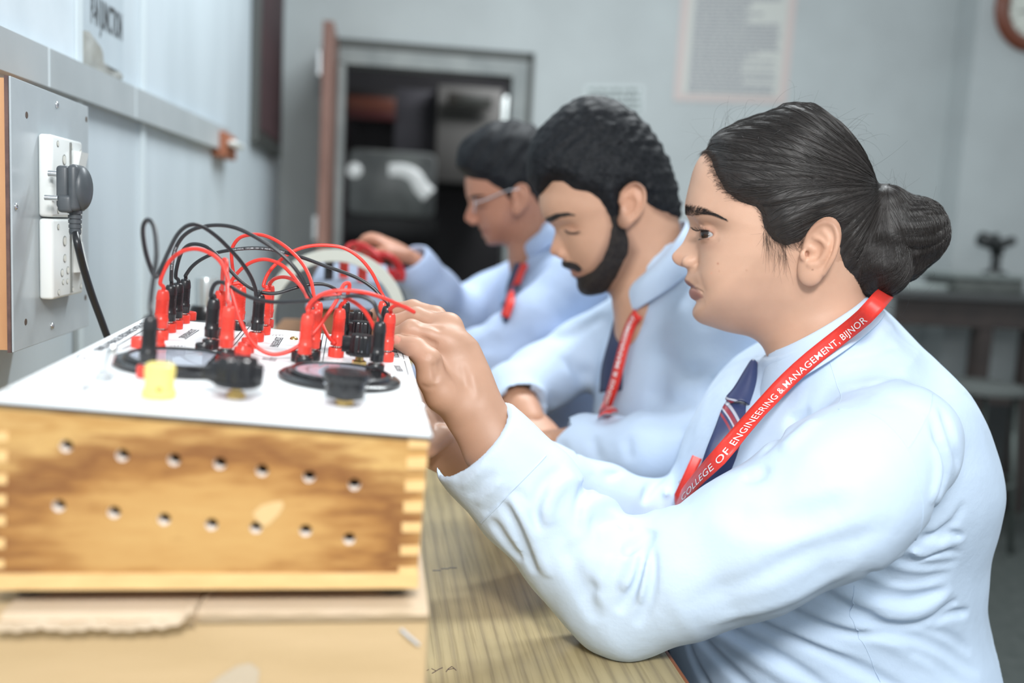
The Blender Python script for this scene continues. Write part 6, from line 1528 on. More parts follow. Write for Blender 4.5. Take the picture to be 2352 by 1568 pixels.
# text runs up towards the neck, so measure the strap from its lower end
_c, _T, _n, _B = lc[::-1], -lT[::-1], lN[::-1], lB[::-1]
_v0 = (_c-CAMP) @ CR; _flat = np.stack([_v0[:, 0]/-_v0[:, 2], _v0[:, 1]/-_v0[:, 2]], 1); _ln = np.r_[0, np.cumsum(np.linalg.norm(np.diff(_flat, axis=0), axis=1))]
def arc_at(px, py):
    v_ = (_c-CAMP) @ CR; xx = IW/2+FPX*v_[:, 0]/-v_[:, 2]; yy = IH/2-FPX*v_[:, 1]/-v_[:, 2]; return _ln[int(np.argmin(np.hypot(xx-px, yy-py)))]
upv = _B @ (CR @ np.array([-.6, .8, 0])); fl_ = 1 if upv.mean() > 0 else -1
letters_along('COLLEGE OF ENGINEERING & MANAGEMENT, BIJNOR', _c, _T, _n, _B, .0098, arc_at(1574, 1142), arc_at(1998, 722), 'lanyard_lettering', lan, white_ink, -.0022*fl_, .0062, fl_, _ln)

fs_pts = [(1602, 1050), (1590, 1085), (1574, 1115), (1556, 1150), (1540, 1180), (1526, 1208)]
strap_on(g_lan, leaf_tree, fs_pts, .0062, .0015, 30, .0008, 'lanyard_far_strap', red_l, lan)
_d = float(chest_depth([1590], [1090])[0]); a_, b_ = atD(1568, 1118, _d), atD(1604, 1074, _d); _T = (b_-a_); _l = np.linalg.norm(_T); _T /= _l; _v = CAMP-a_; _v /= np.linalg.norm(_v); _B = np.cross(_v, _T); _v = np.cross(_T, _B)
v, f = text_mesh('SVCET', 1.0, bold=.01); MB().add(a_+_v*.0115+_T*(v[:, :1]/v[:, 0].max()*_l)+_B*(v[:, 1:2]*.011), f).build('tie_lettering', mat('tie_thread', (.30, .33, .42), .5), tie)
# seams of the shirt: thin raised lines of the same cloth
def seam(pts, r=.0006, n=60):
    q = hit(g_shirt, [p_[0] for p_ in pts], [p_[1] for p_ in pts]); c = snap(g_shirt, spline(q, n), 4); mb = MB(); mb.tube(c, r, 5); mb.build('shirt_seam', mshirt, shirt, True)
seam([(1925, 940), (1990, 946), (2045, 980), (2085, 1030), (2105, 1090), (2120, 1150), (2118, 1200), (2102, 1240)], .0007)
seam([(2142, 905), (2132, 950), (2112, 990), (2088, 1028)], .0006); seam([(1962, 1345), (1958, 1380), (1965, 1440), (1990, 1490), (2010, 1540), (2022, 1566)], .0005)
seam([(1254, 1046), (1220, 1082), (1178, 1124), (1140, 1166), (1104, 1202)], .0009); seam([(1170, 955), (1130, 1000), (1080, 1052), (1030, 1102)], .0004); seam([(1900, 810), (1912, 850), (1924, 888), (1926, 925)], .0004)
# ------------------------------------------------------------------ the two students behind
class Man:
    def __init__(s, center, D, tilt, base, mid, sig, width, nexp=2.3, turn=0):
        s.H = Head(center[0], center[1], D, turn=turn, tilt=tilt); s.H.setup(center, base, mid, sig, width, nexp, sm=2)
    def P(s, px, py, y=0): return s.H.P3(px, py, y)
    def shell(s, poly, thick, feather, extra=None):
        pl = np.array([s.H.loc(a, b, c) for a, b, c in poly])
        def f(Q):
            sd = poly_sd(Q[:, 0], Q[:, 2], pl); u = np.clip((sd+feather*.3)/feather, 0, 1)
            t = thick*u*u*(3-2*u)-.0006+np.minimum(sd+feather*.2, 0)*.6
            g = s.H.skull(Q)-t
            return g if extra is None else extra(Q, g, u)
        return f
def ear_field(H, px, py, y, h, w, lean, Q):
    c = H.P3(px, py, y); f = np.full(len(Q), .03, F32); m = Q-A3(c); k = (np.abs(m) < .05).all(1)
    if not k.any(): return np.maximum(f, length(m)-.06)
    q = Q[k]; ax = np.array([math.sin(lean), 0, math.cos(lean)]); nn = np.array([.33, .94, .05]); nn -= ax*(nn @ ax); nn /= np.linalg.norm(nn); bb = np.cross(nn, ax); M = np.stack([ax, bb, nn], 1)
    T = lambda a, b, n_=0: c+ax*a+bb*b*(1 if bb[0] > 0 else -1)+nn*n_      # b>0 towards the face
    d = ellipsoid(q, T(h*.12, 0), (h*.40, w*.5, .0052), M); d = smin(d, ellipsoid(q, T(-h*.33, w*.12), (h*.2, w*.30, .0052), M), .008)
    d = smax(d, -ellipsoid(q, T(-h*.02, w*.08, .006), (h*.2, w*.24, .007), M), .003)
    hx = [T(h*.02, w*.46, .003), T(h*.30, w*.38, .004), T(h*.47, w*.05, .005), T(h*.38, -w*.33, .006), T(h*.1, -w*.46, .006), T(-h*.18, -w*.34, .004), T(-h*.38, -w*.05, .002)]
    d = smin(d, chain(q, spline(hx, 16), [.0028]*16), .003)
    d = smin(d, chain(q, spline([T(h*.25, -w*.02, .004), T(h*.1, -w*.24, .005), T(-h*.12, -w*.18, .004), T(-h*.22, 0, .003)], 9), [.0023]*9), .003)
    d = smin(d, ellipsoid(q, T(0, -.0, -.008), (h*.3, w*.3, .010), M), .006)
    f[k] = d; return f

# ---- second student: bearded, looking down
B_mid = [(1242, 432), (1238, 450), (1239, 475), (1244, 493), (1252, 505), (1262, 512), (1272, 521), (1275, 532), (1272, 546), (1267, 562), (1263, 574), (1265, 582), (1271, 587), (1283, 588), (1290, 588), (1293, 594), (1292, 603), (1293, 610), (1300, 616), (1308, 620), (1312, 625), (1312, 631), (1318, 637), (1326, 641), (1328, 650), (1332, 662), (1342, 671), (1360, 673)]
B_rest = [(1385, 668), (1420, 655), (1470, 640), (1530, 600), (1548, 540), (1546, 480), (1530, 400), (1508, 350), (1478, 305), (1430, 270), (1380, 256), (1330, 262), (1285, 292), (1255, 335), (1243, 385)]
B_base = [(1242, 432), (1238, 450), (1239, 475), (1246, 495), (1258, 510), (1274, 528), (1284, 548), (1292, 570), (1300, 592), (1308, 612), (1318, 632), (1328, 648), (1333, 660), (1342, 670), (1360, 673)]
MB2 = Man((1400, 480), 1.45, -24, B_base+B_rest, B_mid+B_rest,
    [(1240, 470, .03), (1256, 508, .012), (1274, 530, .010), (1267, 562, .013), (1264, 578, .014), (1288, 588, .015), (1293, 600, .020), (1312, 626, .026), (1330, 650, .028), (1360, 673, .03), (1530, 600, .03), (1546, 400, .03), (1300, 290, .03)],
    [(-.15, .040), (-.12, .048), (-.09, .056), (-.05, .064), (-.02, .069), (.02, .074), (.05, .077), (.12, .079)], 2.02, 9)
HB = MB2.H
b_eye = HB.P3(1322, 530, .0315)
def b_face(Q):
    f = HB.skull(Q)
    for sy in (1, -1):
        e = A3(b_eye)*A3([1, sy, 1])
        f = f+gauss(Q, HB.P3(1300, 518, 0)*[1, 0, 1]+[0, .032*sy, 0], (.018, .022, .010), .0045)
        f = f-gauss(Q, HB.P3(1280, 502, 0)*[1, 0, 1]+[0, .028*sy, 0], (.014, .022, .008), .0020)
        f = smin(f, length(Q-e)-.0132, .004)
        d = Q-e; el = np.arcsin(np.clip(d[:, 2]/(length(d)+1e-9), -1, 1)); f = f+.0010*np.exp(-((el+.42)/.09)**2)*np.exp(-((length(d)-.0135)/.004)**2)*(d[:, 0] > -.006)
        f = f+.0014*np.exp(-((el-.75)/.12)**2)*np.exp(-((length(d)-.0145)/.004)**2)*(d[:, 0] > -.006)
        f = smin(f, ellipsoid(Q, HB.P3(1291, 582, 0)*[1, 0, 1]+[0, .0130*sy, 0], (.0095, .0065, .0085)), .007)
        f = f+gauss(Q, HB.P3(1306, 582, 0)*[1, 0, 1]+[0, .019*sy, 0], (.0035, .005, .009), .0022)
        f = smax(f, -ellipsoid(Q, HB.P3(1284, 590, 0)*[1, 0, 1]+[0, .0065*sy, 0], (.006, .003, .0035)), .0015)
        f = f-gauss(Q, HB.P3(1345, 570, 0)*[1, 0, 1]+[0, .047*sy, 0], (.025, .02, .025), .0035)
    return f
b_cr = Folds()
def b_on(px, py):
    ys = np.linspace(0, .09, 150); q = np.array([HB.P3(px, py, y) for y in ys]); v = b_face(A3(q)); i = np.where(v < 0)[0]; return HB.P3(px, py, ys[i[-1]] if len(i) else 0)
b_cr.add(spline([b_on(1311, 627)*[1, 0, 1], b_on(1320, 626), b_on(1332, 626), b_on(1342, 624)], 12), .0028, .0016, False)
b_cr.add([b_on(1308, 592), b_on(1322, 604), b_on(1336, 614)], .0008, .004)
b_neck = [HB.P3(1480, 500, 0), HB.P3(1490, 590, 0), HB.P3(1490, 680, 0), HB.P3(1495, 760, 0)]
def b_body(Q):
    f = b_face(Q)+b_cr(Q)
    f = smin(f, flat_chain(Q, b_neck, [.045, .052, .056, .058], [.050, .056, .060, .060], [0, 1, 0]), .025)
    return smin(f, ear_field(HB, 1451, 472, .081, .068, .040, -.22, Q), .004)
lo, hi = head_bounds(HB, 1215, 225, 1580, 790, .11)
bhV, bhQ = surface_nets(lambda P: b_body(HB.local(P)), lo, hi, .0022, margin=2.2)
def curly(a, fq):
    return lambda Q, g, u: g-a*u*(np.abs(wob(Q, fq, .5))+.6*wob(Q, fq*1.9, 2.0))
b_hairp = [(1232, 448, .01), (1246, 433, .03), (1268, 408, .05), (1297, 410, .06), (1319, 428, .065), (1360, 438, .07), (1385, 458, .074), (1402, 486, .078), (1412, 500, .08), (1422, 490, .08), (1424, 440, .08), (1450, 424, .08), (1478, 436, .08), (1492, 462, .078), (1508, 484, .072), (1535, 502, .05), (1560, 512, 0), (1620, 500, 0), (1600, 300, 0), (1450, 180, 0), (1300, 200, 0), (1190, 300, 0), (1200, 420, 0)]
def b_top(Q, g, u):
    lump = np.zeros(len(Q), F32)
    for px, py, y, r, a in ((1345, 262, .0, .045, .014), (1275, 320, .02, .040, .016), (1232, 370, .02, .034, .021), (1260, 380, .045, .030, .009), (1400, 262, 0, .05, .006), (1222, 405, .0, .026, .018), (1480, 400, .06, .06, -.001)):
        lump += a*np.exp(-(((Q-A3(HB.P3(px, py, y)))/r)**2).sum(1))
    tx = (.0010*np.sin(Q[:, 0]*230+Q[:, 2]*150+2*np.sin(Q[:, 2]*60))+.0016*wob(Q, 210, 1.0)+.0010*wob(Q, 420, 2.0))*u
    return g-lump*u-tx
b_hair = MB2.shell(b_hairp, .012, .022, b_top)
lo, hi = head_bounds(HB, 1165, 215, 1600, 540, .12)
bgV, bgQ = surface_nets(lambda P: b_hair(HB.local(P)), lo, hi, .0026, margin=2.6)
beard_p = [(1404, 486, .078), (1412, 520, .078), (1404, 552, .074), (1384, 596, .066), (1368, 620, .055), (1350, 632, .04), (1335, 640, .03), (1322, 643, .015), (1310, 650, 0), (1312, 690, 0), (1350, 700, 0), (1400, 690, .02), (1437, 640, .06), (1462, 580, .072), (1432, 520, .078), (1420, 486, .079)]
def b_bt(Q, g, u): return g-.0007*wob(Q, 260, 1)*u
b_beard = MB2.shell(beard_p, .0052, .022, b_bt)
must_p = [(1284, 596, 0), (1300, 600, .01), (1322, 606, .022), (1340, 618, .033), (1330, 622, .03), (1312, 618, .015), (1290, 615, 0)]
b_must = MB2.shell(must_p, .0048, .009)
def patch(H, poly, y0, y1, thick, base):        # thin hair patch over a face field (brows)
    pl = np.array([H.loc(a, b, c) for a, b, c in poly])
    def f(Q):
        sd = poly_sd(Q[:, 0], Q[:, 2], pl); u = np.clip(sd/.004, 0, 1)
        return smax(base(Q)-thick*u+.0008*(1-u)+np.where(sd < 0, .004, 0), np.maximum(y0-Q[:, 1], Q[:, 1]-y1), .001)
    return f
b_brow = patch(HB, [(1246, 508, .01), (1256, 497, .02), (1275, 488, .03), (1302, 486, .036), (1338, 498, .045), (1310, 497, .038), (1285, 501, .03), (1266, 513, .02)], .004, .07, .0024, b_face)
lo, hi = head_bounds(HB, 1230, 470, 1480, 700, .10)
bbV, bbQ = surface_nets(lambda P: np.minimum(b_beard(HB.local(P)), b_must(HB.local(P))), lo, hi, .0022, margin=2.4)
lo, hi = head_bounds(HB, 1235, 475, 1350, 520, .07)
bwV, bwQ = surface_nets(lambda P: b_brow(HB.local(P)), lo, hi, .0018, margin=3)
bt = Torso(1.46, [(560, 1475, 1560, .05), (610, 1465, 1610, .065), (680, 1445, 1680, .12), (740, 1425, 1720, .16), (820, 1400, 1760, .19), (900, 1385, 1770, .20), (1000, 1370, 1780, .19), (1100, 1375, 1780, .18), (1300, 1380, 1800, .18)])
bNA = [atD(1650, 760, 1.37), atD(1655, 900, 1.33), atD(1620, 1030, 1.31)]; bNF = [atD(1620, 1035, 1.29), atD(1480, 1035, 1.33), atD(1330, 1030, 1.38), atD(1245, 1025, 1.41)]
bFA = [atD(1470, 745, 1.62), atD(1340, 810, 1.66), atD(1240, 870, 1.62)]; bFF = [atD(1240, 870, 1.62), atD(1180, 905, 1.55), atD(1195, 945, 1.50), atD(1218, 972, 1.47)]
byoke = [HB.world(HB.P3(*q, 0)) for q in ((1502, 588), (1526, 636), (1562, 690))]
def b_shirt0(P):
    f = smin(bt(P), flat_chain(P, byoke, [.054, .068, .09], [.058, .078, .11], [0, 1, 0]), .015); a = smin(chain(P, bNA, [.070, .066, .058], .02), chain(P, bNF, [.056, .052, .048, .045], .02), .03)
    b = smin(chain(P, bFA, [.064, .060, .054], .02), chain(P, bFF, [.054, .050, .044, .040], .02), .03)
    return smin(smin(f, a, .03), b, .03)
b_folds = Folds()
def spf(fn, *pts): return spline(hit(fn, [p[0] for p in pts], [p[1] for p in pts], .6, 3.2), max(8, len(pts)*3))
for pts, a, s_ in [([(1500, 800), (1560, 850), (1640, 860)], .008, .012), ([(1480, 900), (1540, 930), (1600, 925)], .007, .011), ([(1470, 960), (1520, 985), (1590, 985)], .006, .010), ([(1290, 870), (1340, 905), (1400, 905)], .009, .012), ([(1280, 820), (1340, 860), (1390, 850)], .006, .012),
    ([(1350, 960), (1420, 955), (1480, 940)], .009, .010), ([(1180, 870), (1230, 910), (1290, 925)], .006, .010), ([(1560, 640), (1600, 720), (1650, 760)], .005, .014), ([(1290, 1010), (1300, 1060)], .005, .008), ([(1360, 1000), (1375, 1060)], .005, .008), ([(1440, 1000), (1450, 1060)], .004, .008), ([(1250, 780), (1330, 760), (1390, 720)], .005, .012)]:
    b_folds.add(spf(b_shirt0, *pts), a, s_)
def b_shirt(P):
    f = b_shirt0(P)+b_folds(P)+.0016*wob(P, 32, 2)
    for p, n in ((bNF[-1], bNF[-1]-bNF[-2]), (bFF[-1], bFF[-1]-bFF[-2])):
        n = n/np.linalg.norm(n); d = (P-A3(p)) @ A3(n); f = smax(f, np.where(length(P-A3(p)) < .12, d, -1), .003); f = smax(f, -capsule(P, p-n*.05, p+n*.05, .037, .037), .003)
    hole = flat_chain(P, [HB.world(q) for q in (HB.P3(1490, 560, 0), HB.P3(1485, 640, 0), HB.P3(1490, 690, 0))], [.053, .052, .035], [.054, .054, .035], [0, 1, 0])
    return smax(f, -hole, .004)
bsV, bsQ = surface_nets(b_shirt, [.08, 1.16, .62], [.78, 1.78, 1.20], .0042, margin=2.2)
def b_arms(P):
    f = bt(P)+.03; f = smin(f, chain(P, bNA, [.05, .045, .04], .02), .02); f = smin(f, chain(P, bNF, [.038, .034, .030, .026], .02), .02); f = smin(f, chain(P, bFA, [.045, .042, .036], .02), .02); f = smin(f, chain(P, bFF, [.036, .034, .030, .026], .02), .02)
    return smax(f, P[:, 2]-1.03, .01)
baV, baQ = surface_nets(b_arms, [.06, 1.14, .62], [.78, 1.8, 1.08], .011)
def simple_hand(wrist, axis, side, dn, s=1.0, curl=.5, spread=.0175):
    """wrist point, unit axis to the fingers, unit side towards the thumb, unit palm-down"""
    w, a, sd, dnn = map(np.asarray, (wrist, axis, side, dn))
    palm_ = [w, w+a*.045*s, w+a*.085*s]; fg = []
    for i, ln in enumerate((.070, .078, .072, .056)):
        b = w+a*.088*s+sd*spread*s*(1.45-i); ang = curl*.5; p = [b]
        for k, fr in enumerate((.45, .32, .23)):
            d = a*math.cos(ang)+dnn*math.sin(ang); p.append(p[-1]+d*ln*fr*s); ang += curl*1.15
        fg.append((p, [.0098*s, .0088*s, .0080*s, .0070*s]))
    t0 = w+a*.02*s+sd*.024*s; th = ([t0, t0+a*.035*s+sd*.020*s+dnn*.012*s, t0+a*.062*s+sd*.020*s+dnn*.026*s, t0+a*.082*s+sd*.008*s+dnn*.034*s], [.015*s, .012*s, .010*s, .0085*s])
    def f(P):
        d = flat_chain(P, palm_, [.028*s, .036*s, .038*s], [.019*s, .016*s, .0135*s], dnn)
        d = smin(d, chain(P, th[0], th[1], .004), .010)
        for p, r in fg: d = smin(d, chain(P, p, r, .003), .006)
        return d
    return f
def nrm(v): v = np.asarray(v, float); return v/np.linalg.norm(v)
w = bFF[-1]; ax_ = nrm(bFF[-1]-bFF[-2]+[0, -.01, -.01]); h1 = simple_hand(w-ax_*.02, ax_, nrm(np.cross(ax_, [0, 0, 1])), nrm(np.cross(ax_, np.cross([0, 0, 1.0], ax_)))*-1, 1, .5)
w2_ = bNF[-1]; ax2 = nrm(bNF[-1]-bNF[-2]+[0, .01, -.02]); h2 = simple_hand(w2_-ax2*.02, ax2, nrm(np.cross(ax2, [0, 0, -1])), np.array([0, 0, -1.0]), 1, .5)
b1V, b1Q = surface_nets(h1, w-.16, w+.16, .0032, margin=2.2); b2V, b2Q = surface_nets(h2, w2_-.16, w2_+.16, .0032, margin=2.2)

# ---- third student: glasses, holding up red leads
C_mid = [(1070, 400), (1068, 420), (1070, 440), (1072, 452), (1076, 462), (1077, 470), (1073, 482), (1068, 495), (1067, 503), (1071, 509), (1080, 512), (1094, 513), (1099, 517), (1101, 524), (1104, 529), (1110, 532), (1106, 537), (1110, 545), (1117, 550), (1115, 556), (1122, 562), (1133, 563)]
C_rest = [(1155, 560), (1185, 556), (1215, 545), (1262, 500), (1275, 450), (1270, 380), (1240, 322), (1200, 305), (1150, 305), (1105, 325), (1078, 360)]
C_base = [(1070, 400), (1068, 420), (1070, 440), (1074, 455), (1083, 472), (1092, 490), (1099, 506), (1104, 520), (1109, 534), (1114, 546), (1118, 555), (1124, 562), (1133, 563)]
MC = Man((1175, 430), 1.95, -16, C_base+C_rest, C_mid+C_rest, [(1068, 420, .03), (1074, 455, .012), (1078, 472, .010), (1068, 498, .012), (1094, 513, .014), (1101, 524, .02), (1110, 534, .026), (1122, 562, .03), (1262, 500, .03), (1150, 305, .03)],
    [(-.15, .042), (-.10, .052), (-.06, .061), (0, .072), (.12, .078)], 2.05, 5)
HC = MC.H
c_eye = HC.P3(1112, 468, .031)
def c_face(Q):
    f = HC.skull(Q)
    for sy in (1, -1):
        e = A3(c_eye)*A3([1, sy, 1])
        f = f+gauss(Q, HC.P3(1100, 462, 0)*[1, 0, 1]+[0, .032*sy, 0], (.018, .022, .010), .0045); f = smin(f, length(Q-e)-.0132, .004)
        f = smin(f, ellipsoid(Q, HC.P3(1086, 508, 0)*[1, 0, 1]+[0, .0130*sy, 0], (.0095, .0065, .008)), .007)
        f = f-gauss(Q, HC.P3(1130, 500, 0)*[1, 0, 1]+[0, .047*sy, 0], (.025, .02, .025), .0035)
    f = f+gauss(Q, HC.P3(1112, 532, 0)*[1, 0, 1]+[0, .018, 0], (.016, .012, .002), .002)
    return f
c_neck = [HC.P3(1225, 470, 0), HC.P3(1228, 530, 0), HC.P3(1230, 590, 0), HC.P3(1235, 640, 0)]
def c_body(Q):
    f = c_face(Q); f = smin(f, flat_chain(Q, c_neck, [.045, .052, .056, .058], [.05, .054, .058, .06], [0, 1, 0]), .025)
    return smin(f, ear_field(HC, 1196, 458, .081, .064, .038, -.12, Q), .004)
lo, hi = head_bounds(HC, 1055, 300, 1290, 650, .11); chV, chQ = surface_nets(lambda P: c_body(HC.local(P)), lo, hi, .003, margin=2.2)
c_hairp = [(1064, 400, .01), (1070, 399, .03), (1089, 405, .045), (1121, 411, .06), (1143, 427, .068), (1165, 440, .074), (1172, 456, .076), (1180, 450, .078), (1186, 432, .08), (1205, 428, .08), (1222, 440, .078), (1235, 470, .07), (1260, 500, 0), (1320, 480, 0), (1300, 300, 0), (1180, 240, 0), (1040, 300, 0), (1030, 390, 0)]
def c_top(Q, g, u):
    l = np.zeros(len(Q), F32)
    for px, py, y, r, a in ((1100, 335, .01, .05, .016), (1070, 365, .015, .034, .022), (1150, 305, 0, .06, .012), (1085, 385, .045, .03, .009), (1210, 310, 0, .05, .008)): l += a*np.exp(-(((Q-A3(HC.P3(px, py, y)))/r)**2).sum(1))
    return g-l*u-(.0022*np.sin(Q[:, 0]*150+Q[:, 2]*110)+.002*wob(Q, 120, 1))*u
c_hair = MC.shell(c_hairp, .011, .022, c_top)
lo, hi = head_bounds(HC, 1030, 268, 1300, 510, .12); cgV, cgQ = surface_nets(lambda P: c_hair(HC.local(P)), lo, hi, .0034, margin=2.6)
c_brow = patch(HC, [(1072, 456, .01), (1086, 446, .03), (1110, 446, .038), (1128, 455, .045), (1108, 452, .038), (1082, 459, .02)], .004, .06, .0018, c_face)
lo, hi = head_bounds(HC, 1062, 440, 1135, 464, .07); cwV, cwQ = surface_nets(lambda P: c_brow(HC.local(P)), lo, hi, .0022, margin=3)
ctr = Torso(1.96, [(520, 1215, 1290, .05), (560, 1205, 1320, .07), (610, 1190, 1370, .13), (670, 1165, 1400, .18), (740, 1150, 1420, .195), (830, 1140, 1430, .19), (950, 1150, 1440, .18), (1100, 1150, 1450, .18)])
cNA = [atD(1320, 665, 1.80), atD(1240, 745, 1.76), atD(1130, 815, 1.76)]; cNF = [atD(1130, 815, 1.76), atD(1060, 845, 1.76), atD(985, 880, 1.74)]
cFA = [atD(1215, 650, 2.10), atD(1130, 690, 2.12), atD(1050, 730, 2.08)]; cFF = [atD(1048, 730, 2.08), atD(995, 672, 2.00), atD(955, 618, 1.95), atD(938, 590, 1.93)]
cyoke = [HC.world(HC.P3(*q, 0)) for q in ((1240, 525), (1257, 558), (1285, 600))]
def c_shirt0(P):
    f = smin(ctr(P), flat_chain(P, cyoke, [.050, .060, .08], [.056, .072, .10], [0, 1, 0]), .015); a = smin(chain(P, cNA, [.068, .064, .060], .02), chain(P, cNF, [.058, .054, .048], .02), .03)
    b = smin(chain(P, cFA, [.066, .064, .060], .02), chain(P, cFF, [.060, .054, .046, .042], .02), .03); return smin(smin(f, a, .03), b, .03)
c_folds = Folds()
for pts, a, s_ in [([(1020, 700), (1060, 745), (1110, 750)], .009, .014), ([(990, 680), (1010, 720), (1010, 760)], .007, .012), ([(1080, 700), (1110, 740), (1100, 780)], .006, .012), ([(1110, 790), (1170, 790), (1230, 760)], .008, .014), ([(1180, 830), (1230, 800), (1290, 780)], .006, .014), ([(1040, 800), (1100, 800), (1150, 770)], .007, .012)]:
    c_folds.add(spf(c_shirt0, *pts), a, s_)
def c_shirt(P):
    f = c_shirt0(P)+c_folds(P)+.002*wob(P, 28, 2)
    p, n = cFF[-1], nrm(cFF[-1]-cFF[-2]); d = (P-A3(p)) @ A3(n); f = smax(f, np.where(length(P-A3(p)) < .12, d, -1), .003); f = smax(f, -capsule(P, p-n*.04, p+n*.05, .036, .036), .003)
    hole = flat_chain(P, [HC.world(q) for q in (HC.P3(1228, 500, 0), HC.P3(1228, 560, 0), HC.P3(1232, 600, 0))], [.053, .052, .035], [.054, .054, .035], [0, 1, 0]); return smax(f, -hole, .004)
csV, csQ = surface_nets(c_shirt, [-.12, 1.62, .62], [.62, 2.30, 1.18], .0060, margin=2.2)
def c_arms(P):
    f = ctr(P)+.03
    for pts, r in ((cNA, [.05, .045, .04]), (cNF, [.038, .034, .03]), (cFA, [.045, .042, .038]), (cFF, [.038, .034, .030, .027])): f = smin(f, chain(P, pts, r, .02), .02)
    return smax(f, P[:, 2]-1.05, .01)
caV, caQ = surface_nets(c_arms, [-.14, 1.6, .62], [.62, 2.3, 1.10], .012)
hw = cFF[-1]; c_grip = atD(862, 588, 1.93)
axc = nrm(atD(880, 560, 1.93)-atD(945, 596, 1.93)); dnc = nrm(np.cross(np.cross(axc, [0, 0, -1.0]), axc))
ch = simple_hand(hw-axc*.015, axc, nrm(np.cross([0, 0, 1.0], axc)), dnc, .92, .72)
c1V, c1Q = surface_nets(ch, hw-.17, hw+.17, .0035, margin=2.2)
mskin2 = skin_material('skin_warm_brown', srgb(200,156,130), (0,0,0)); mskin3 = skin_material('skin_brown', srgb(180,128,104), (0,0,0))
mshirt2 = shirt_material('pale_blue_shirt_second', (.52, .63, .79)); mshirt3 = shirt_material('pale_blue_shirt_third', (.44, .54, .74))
mhair2 = hair_material('hair_black', (.007, .008, .010), (.015, .016, .019), .62, .18)
mbeard = hair_material('beard_black', (.016, .013, .012), (.030, .024, .021), .6, .3); tie2 = mat('tie_navy_plain', (.024, .034, .085), .5)
tag(girl, 'girl with black hair bun, striped tie and red lettered lanyard, nearest of the students', 'person', 'students in uniform at the work table')
def tint(V, H, items):
    Q = A3(H.local(A3(V))); c = np.ones((len(Q), 3), F32)
    for p, r, col, a in items:
        w = (a*np.exp(-(((Q-A3(p))/A3(r))**2).sum(1)))[:, None]; c = c*(1-w)+c*np.array(col, F32)*w
    return c
man2 = empty('person', (.45, 1.46, .45)); tag(man2, 'bearded young man in pale blue shirt looking down, sitting between the other two students', 'person', 'students in uniform at the work table')
V, Q = join_quads([(bhV, bhQ), (baV, baQ), (b1V, b1Q), (b2V, b2Q)]); o = np_mesh('body', V, Q, mskin2, man2); c = np.ones((len(V), 3))
ly = b_on(1330, 626)
c[:len(bhV)] = tint(bhV, HB, [(HB.P3(1318, 622, .012), (.014, .022, .0045), (.60, .42, .42), .9), (HB.P3(1321, 634, .014), (.012, .022, .004), (.72, .52, .52), .9), (HB.P3(1318, 536, .043), (.012, .012, .0022), (.18, .15, .15), .95), (HB.P3(1318, 522, .043), (.016, .012, .005), (.75, .6, .55), .7), (HB.P3(1270, 580, 0), (.02, .03, .02), (1.05, .88, .84), .6),
     (HB.P3(1345, 630, .05), (.03, .03, .02), (.75, .70, .68), .6), (HB.P3(1450, 460, .085), (.02, .02, .035), (1.05, .86, .8), .6)])
_q = A3(HB.local(A3(bhV))); _sd = poly_sd(_q[:, 0], _q[:, 2], np.array([HB.loc(a, b_, y) for a, b_, y in beard_p])); _w = (.75*np.clip((_sd+.011)/.013, 0, 1))[:, None]; c[:len(bhV)] *= (1-_w)+_w*np.array([.30, .27, .26])
_sd = poly_sd(_q[:, 0], _q[:, 2], np.array([HB.loc(a, b_, y) for a, b_, y in b_hairp])); _w = (.7*np.clip((_sd+.006)/.008, 0, 1))[:, None]; c[:len(bhV)] *= (1-_w)+_w*np.array([.35, .30, .28])
c[len(bhV):] = (.93, .86, .82); set_color(o, c)
mb = MB(); mb.tube(spline([b_on(1296, 528), b_on(1306, 534), b_on(1320, 536), b_on(1333, 531)], 14) @ HB.M.T+HB.O, [.0006, .0009]+[.0013]*10+[.0008, .0005], 6); mb.build('eyelashes', mbeard, man2, True)
hb = np_mesh('hair', bgV, bgQ, mhair2, man2); np_mesh('beard_and_moustache', bbV, bbQ, mbeard, man2); np_mesh('eyebrow', bwV, bwQ, mbeard, man2)
bsV, bsQ = largest(bsV, bsQ); csV, csQ = largest(csV, csQ)
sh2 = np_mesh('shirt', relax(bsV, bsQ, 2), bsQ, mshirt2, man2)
man3 = empty('person', (.35, 1.96, .45)); tag(man3, 'young man in thin metal glasses holding up red leads, farthest of the three students', 'person', 'students in uniform at the work table')
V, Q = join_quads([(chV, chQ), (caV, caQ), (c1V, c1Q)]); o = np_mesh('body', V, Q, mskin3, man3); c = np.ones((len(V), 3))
c[:len(chV)] = tint(chV, HC, [(HC.P3(1112, 530, .015), (.014, .022, .005), (.66, .42, .40), .9), (HC.P3(1108, 475, .043), (.012, .014, .003), (.25, .2, .2), .9), (HC.P3(1110, 462, .043), (.02, .014, .008), (.72, .6, .55), .6), (HC.P3(1082, 500, 0), (.02, .03, .02), (1.05, .86, .82), .6), (HC.P3(1150, 540, .05), (.04, .04, .02), (.82, .76, .74), .6)])
set_color(o, c); np_mesh('hair', cgV, cgQ, mhair2, man3); np_mesh('eyebrow', cwV, cwQ, mbeard, man3); sh3 = np_mesh('shirt', relax(csV, csQ, 1), csQ, mshirt3, man3)
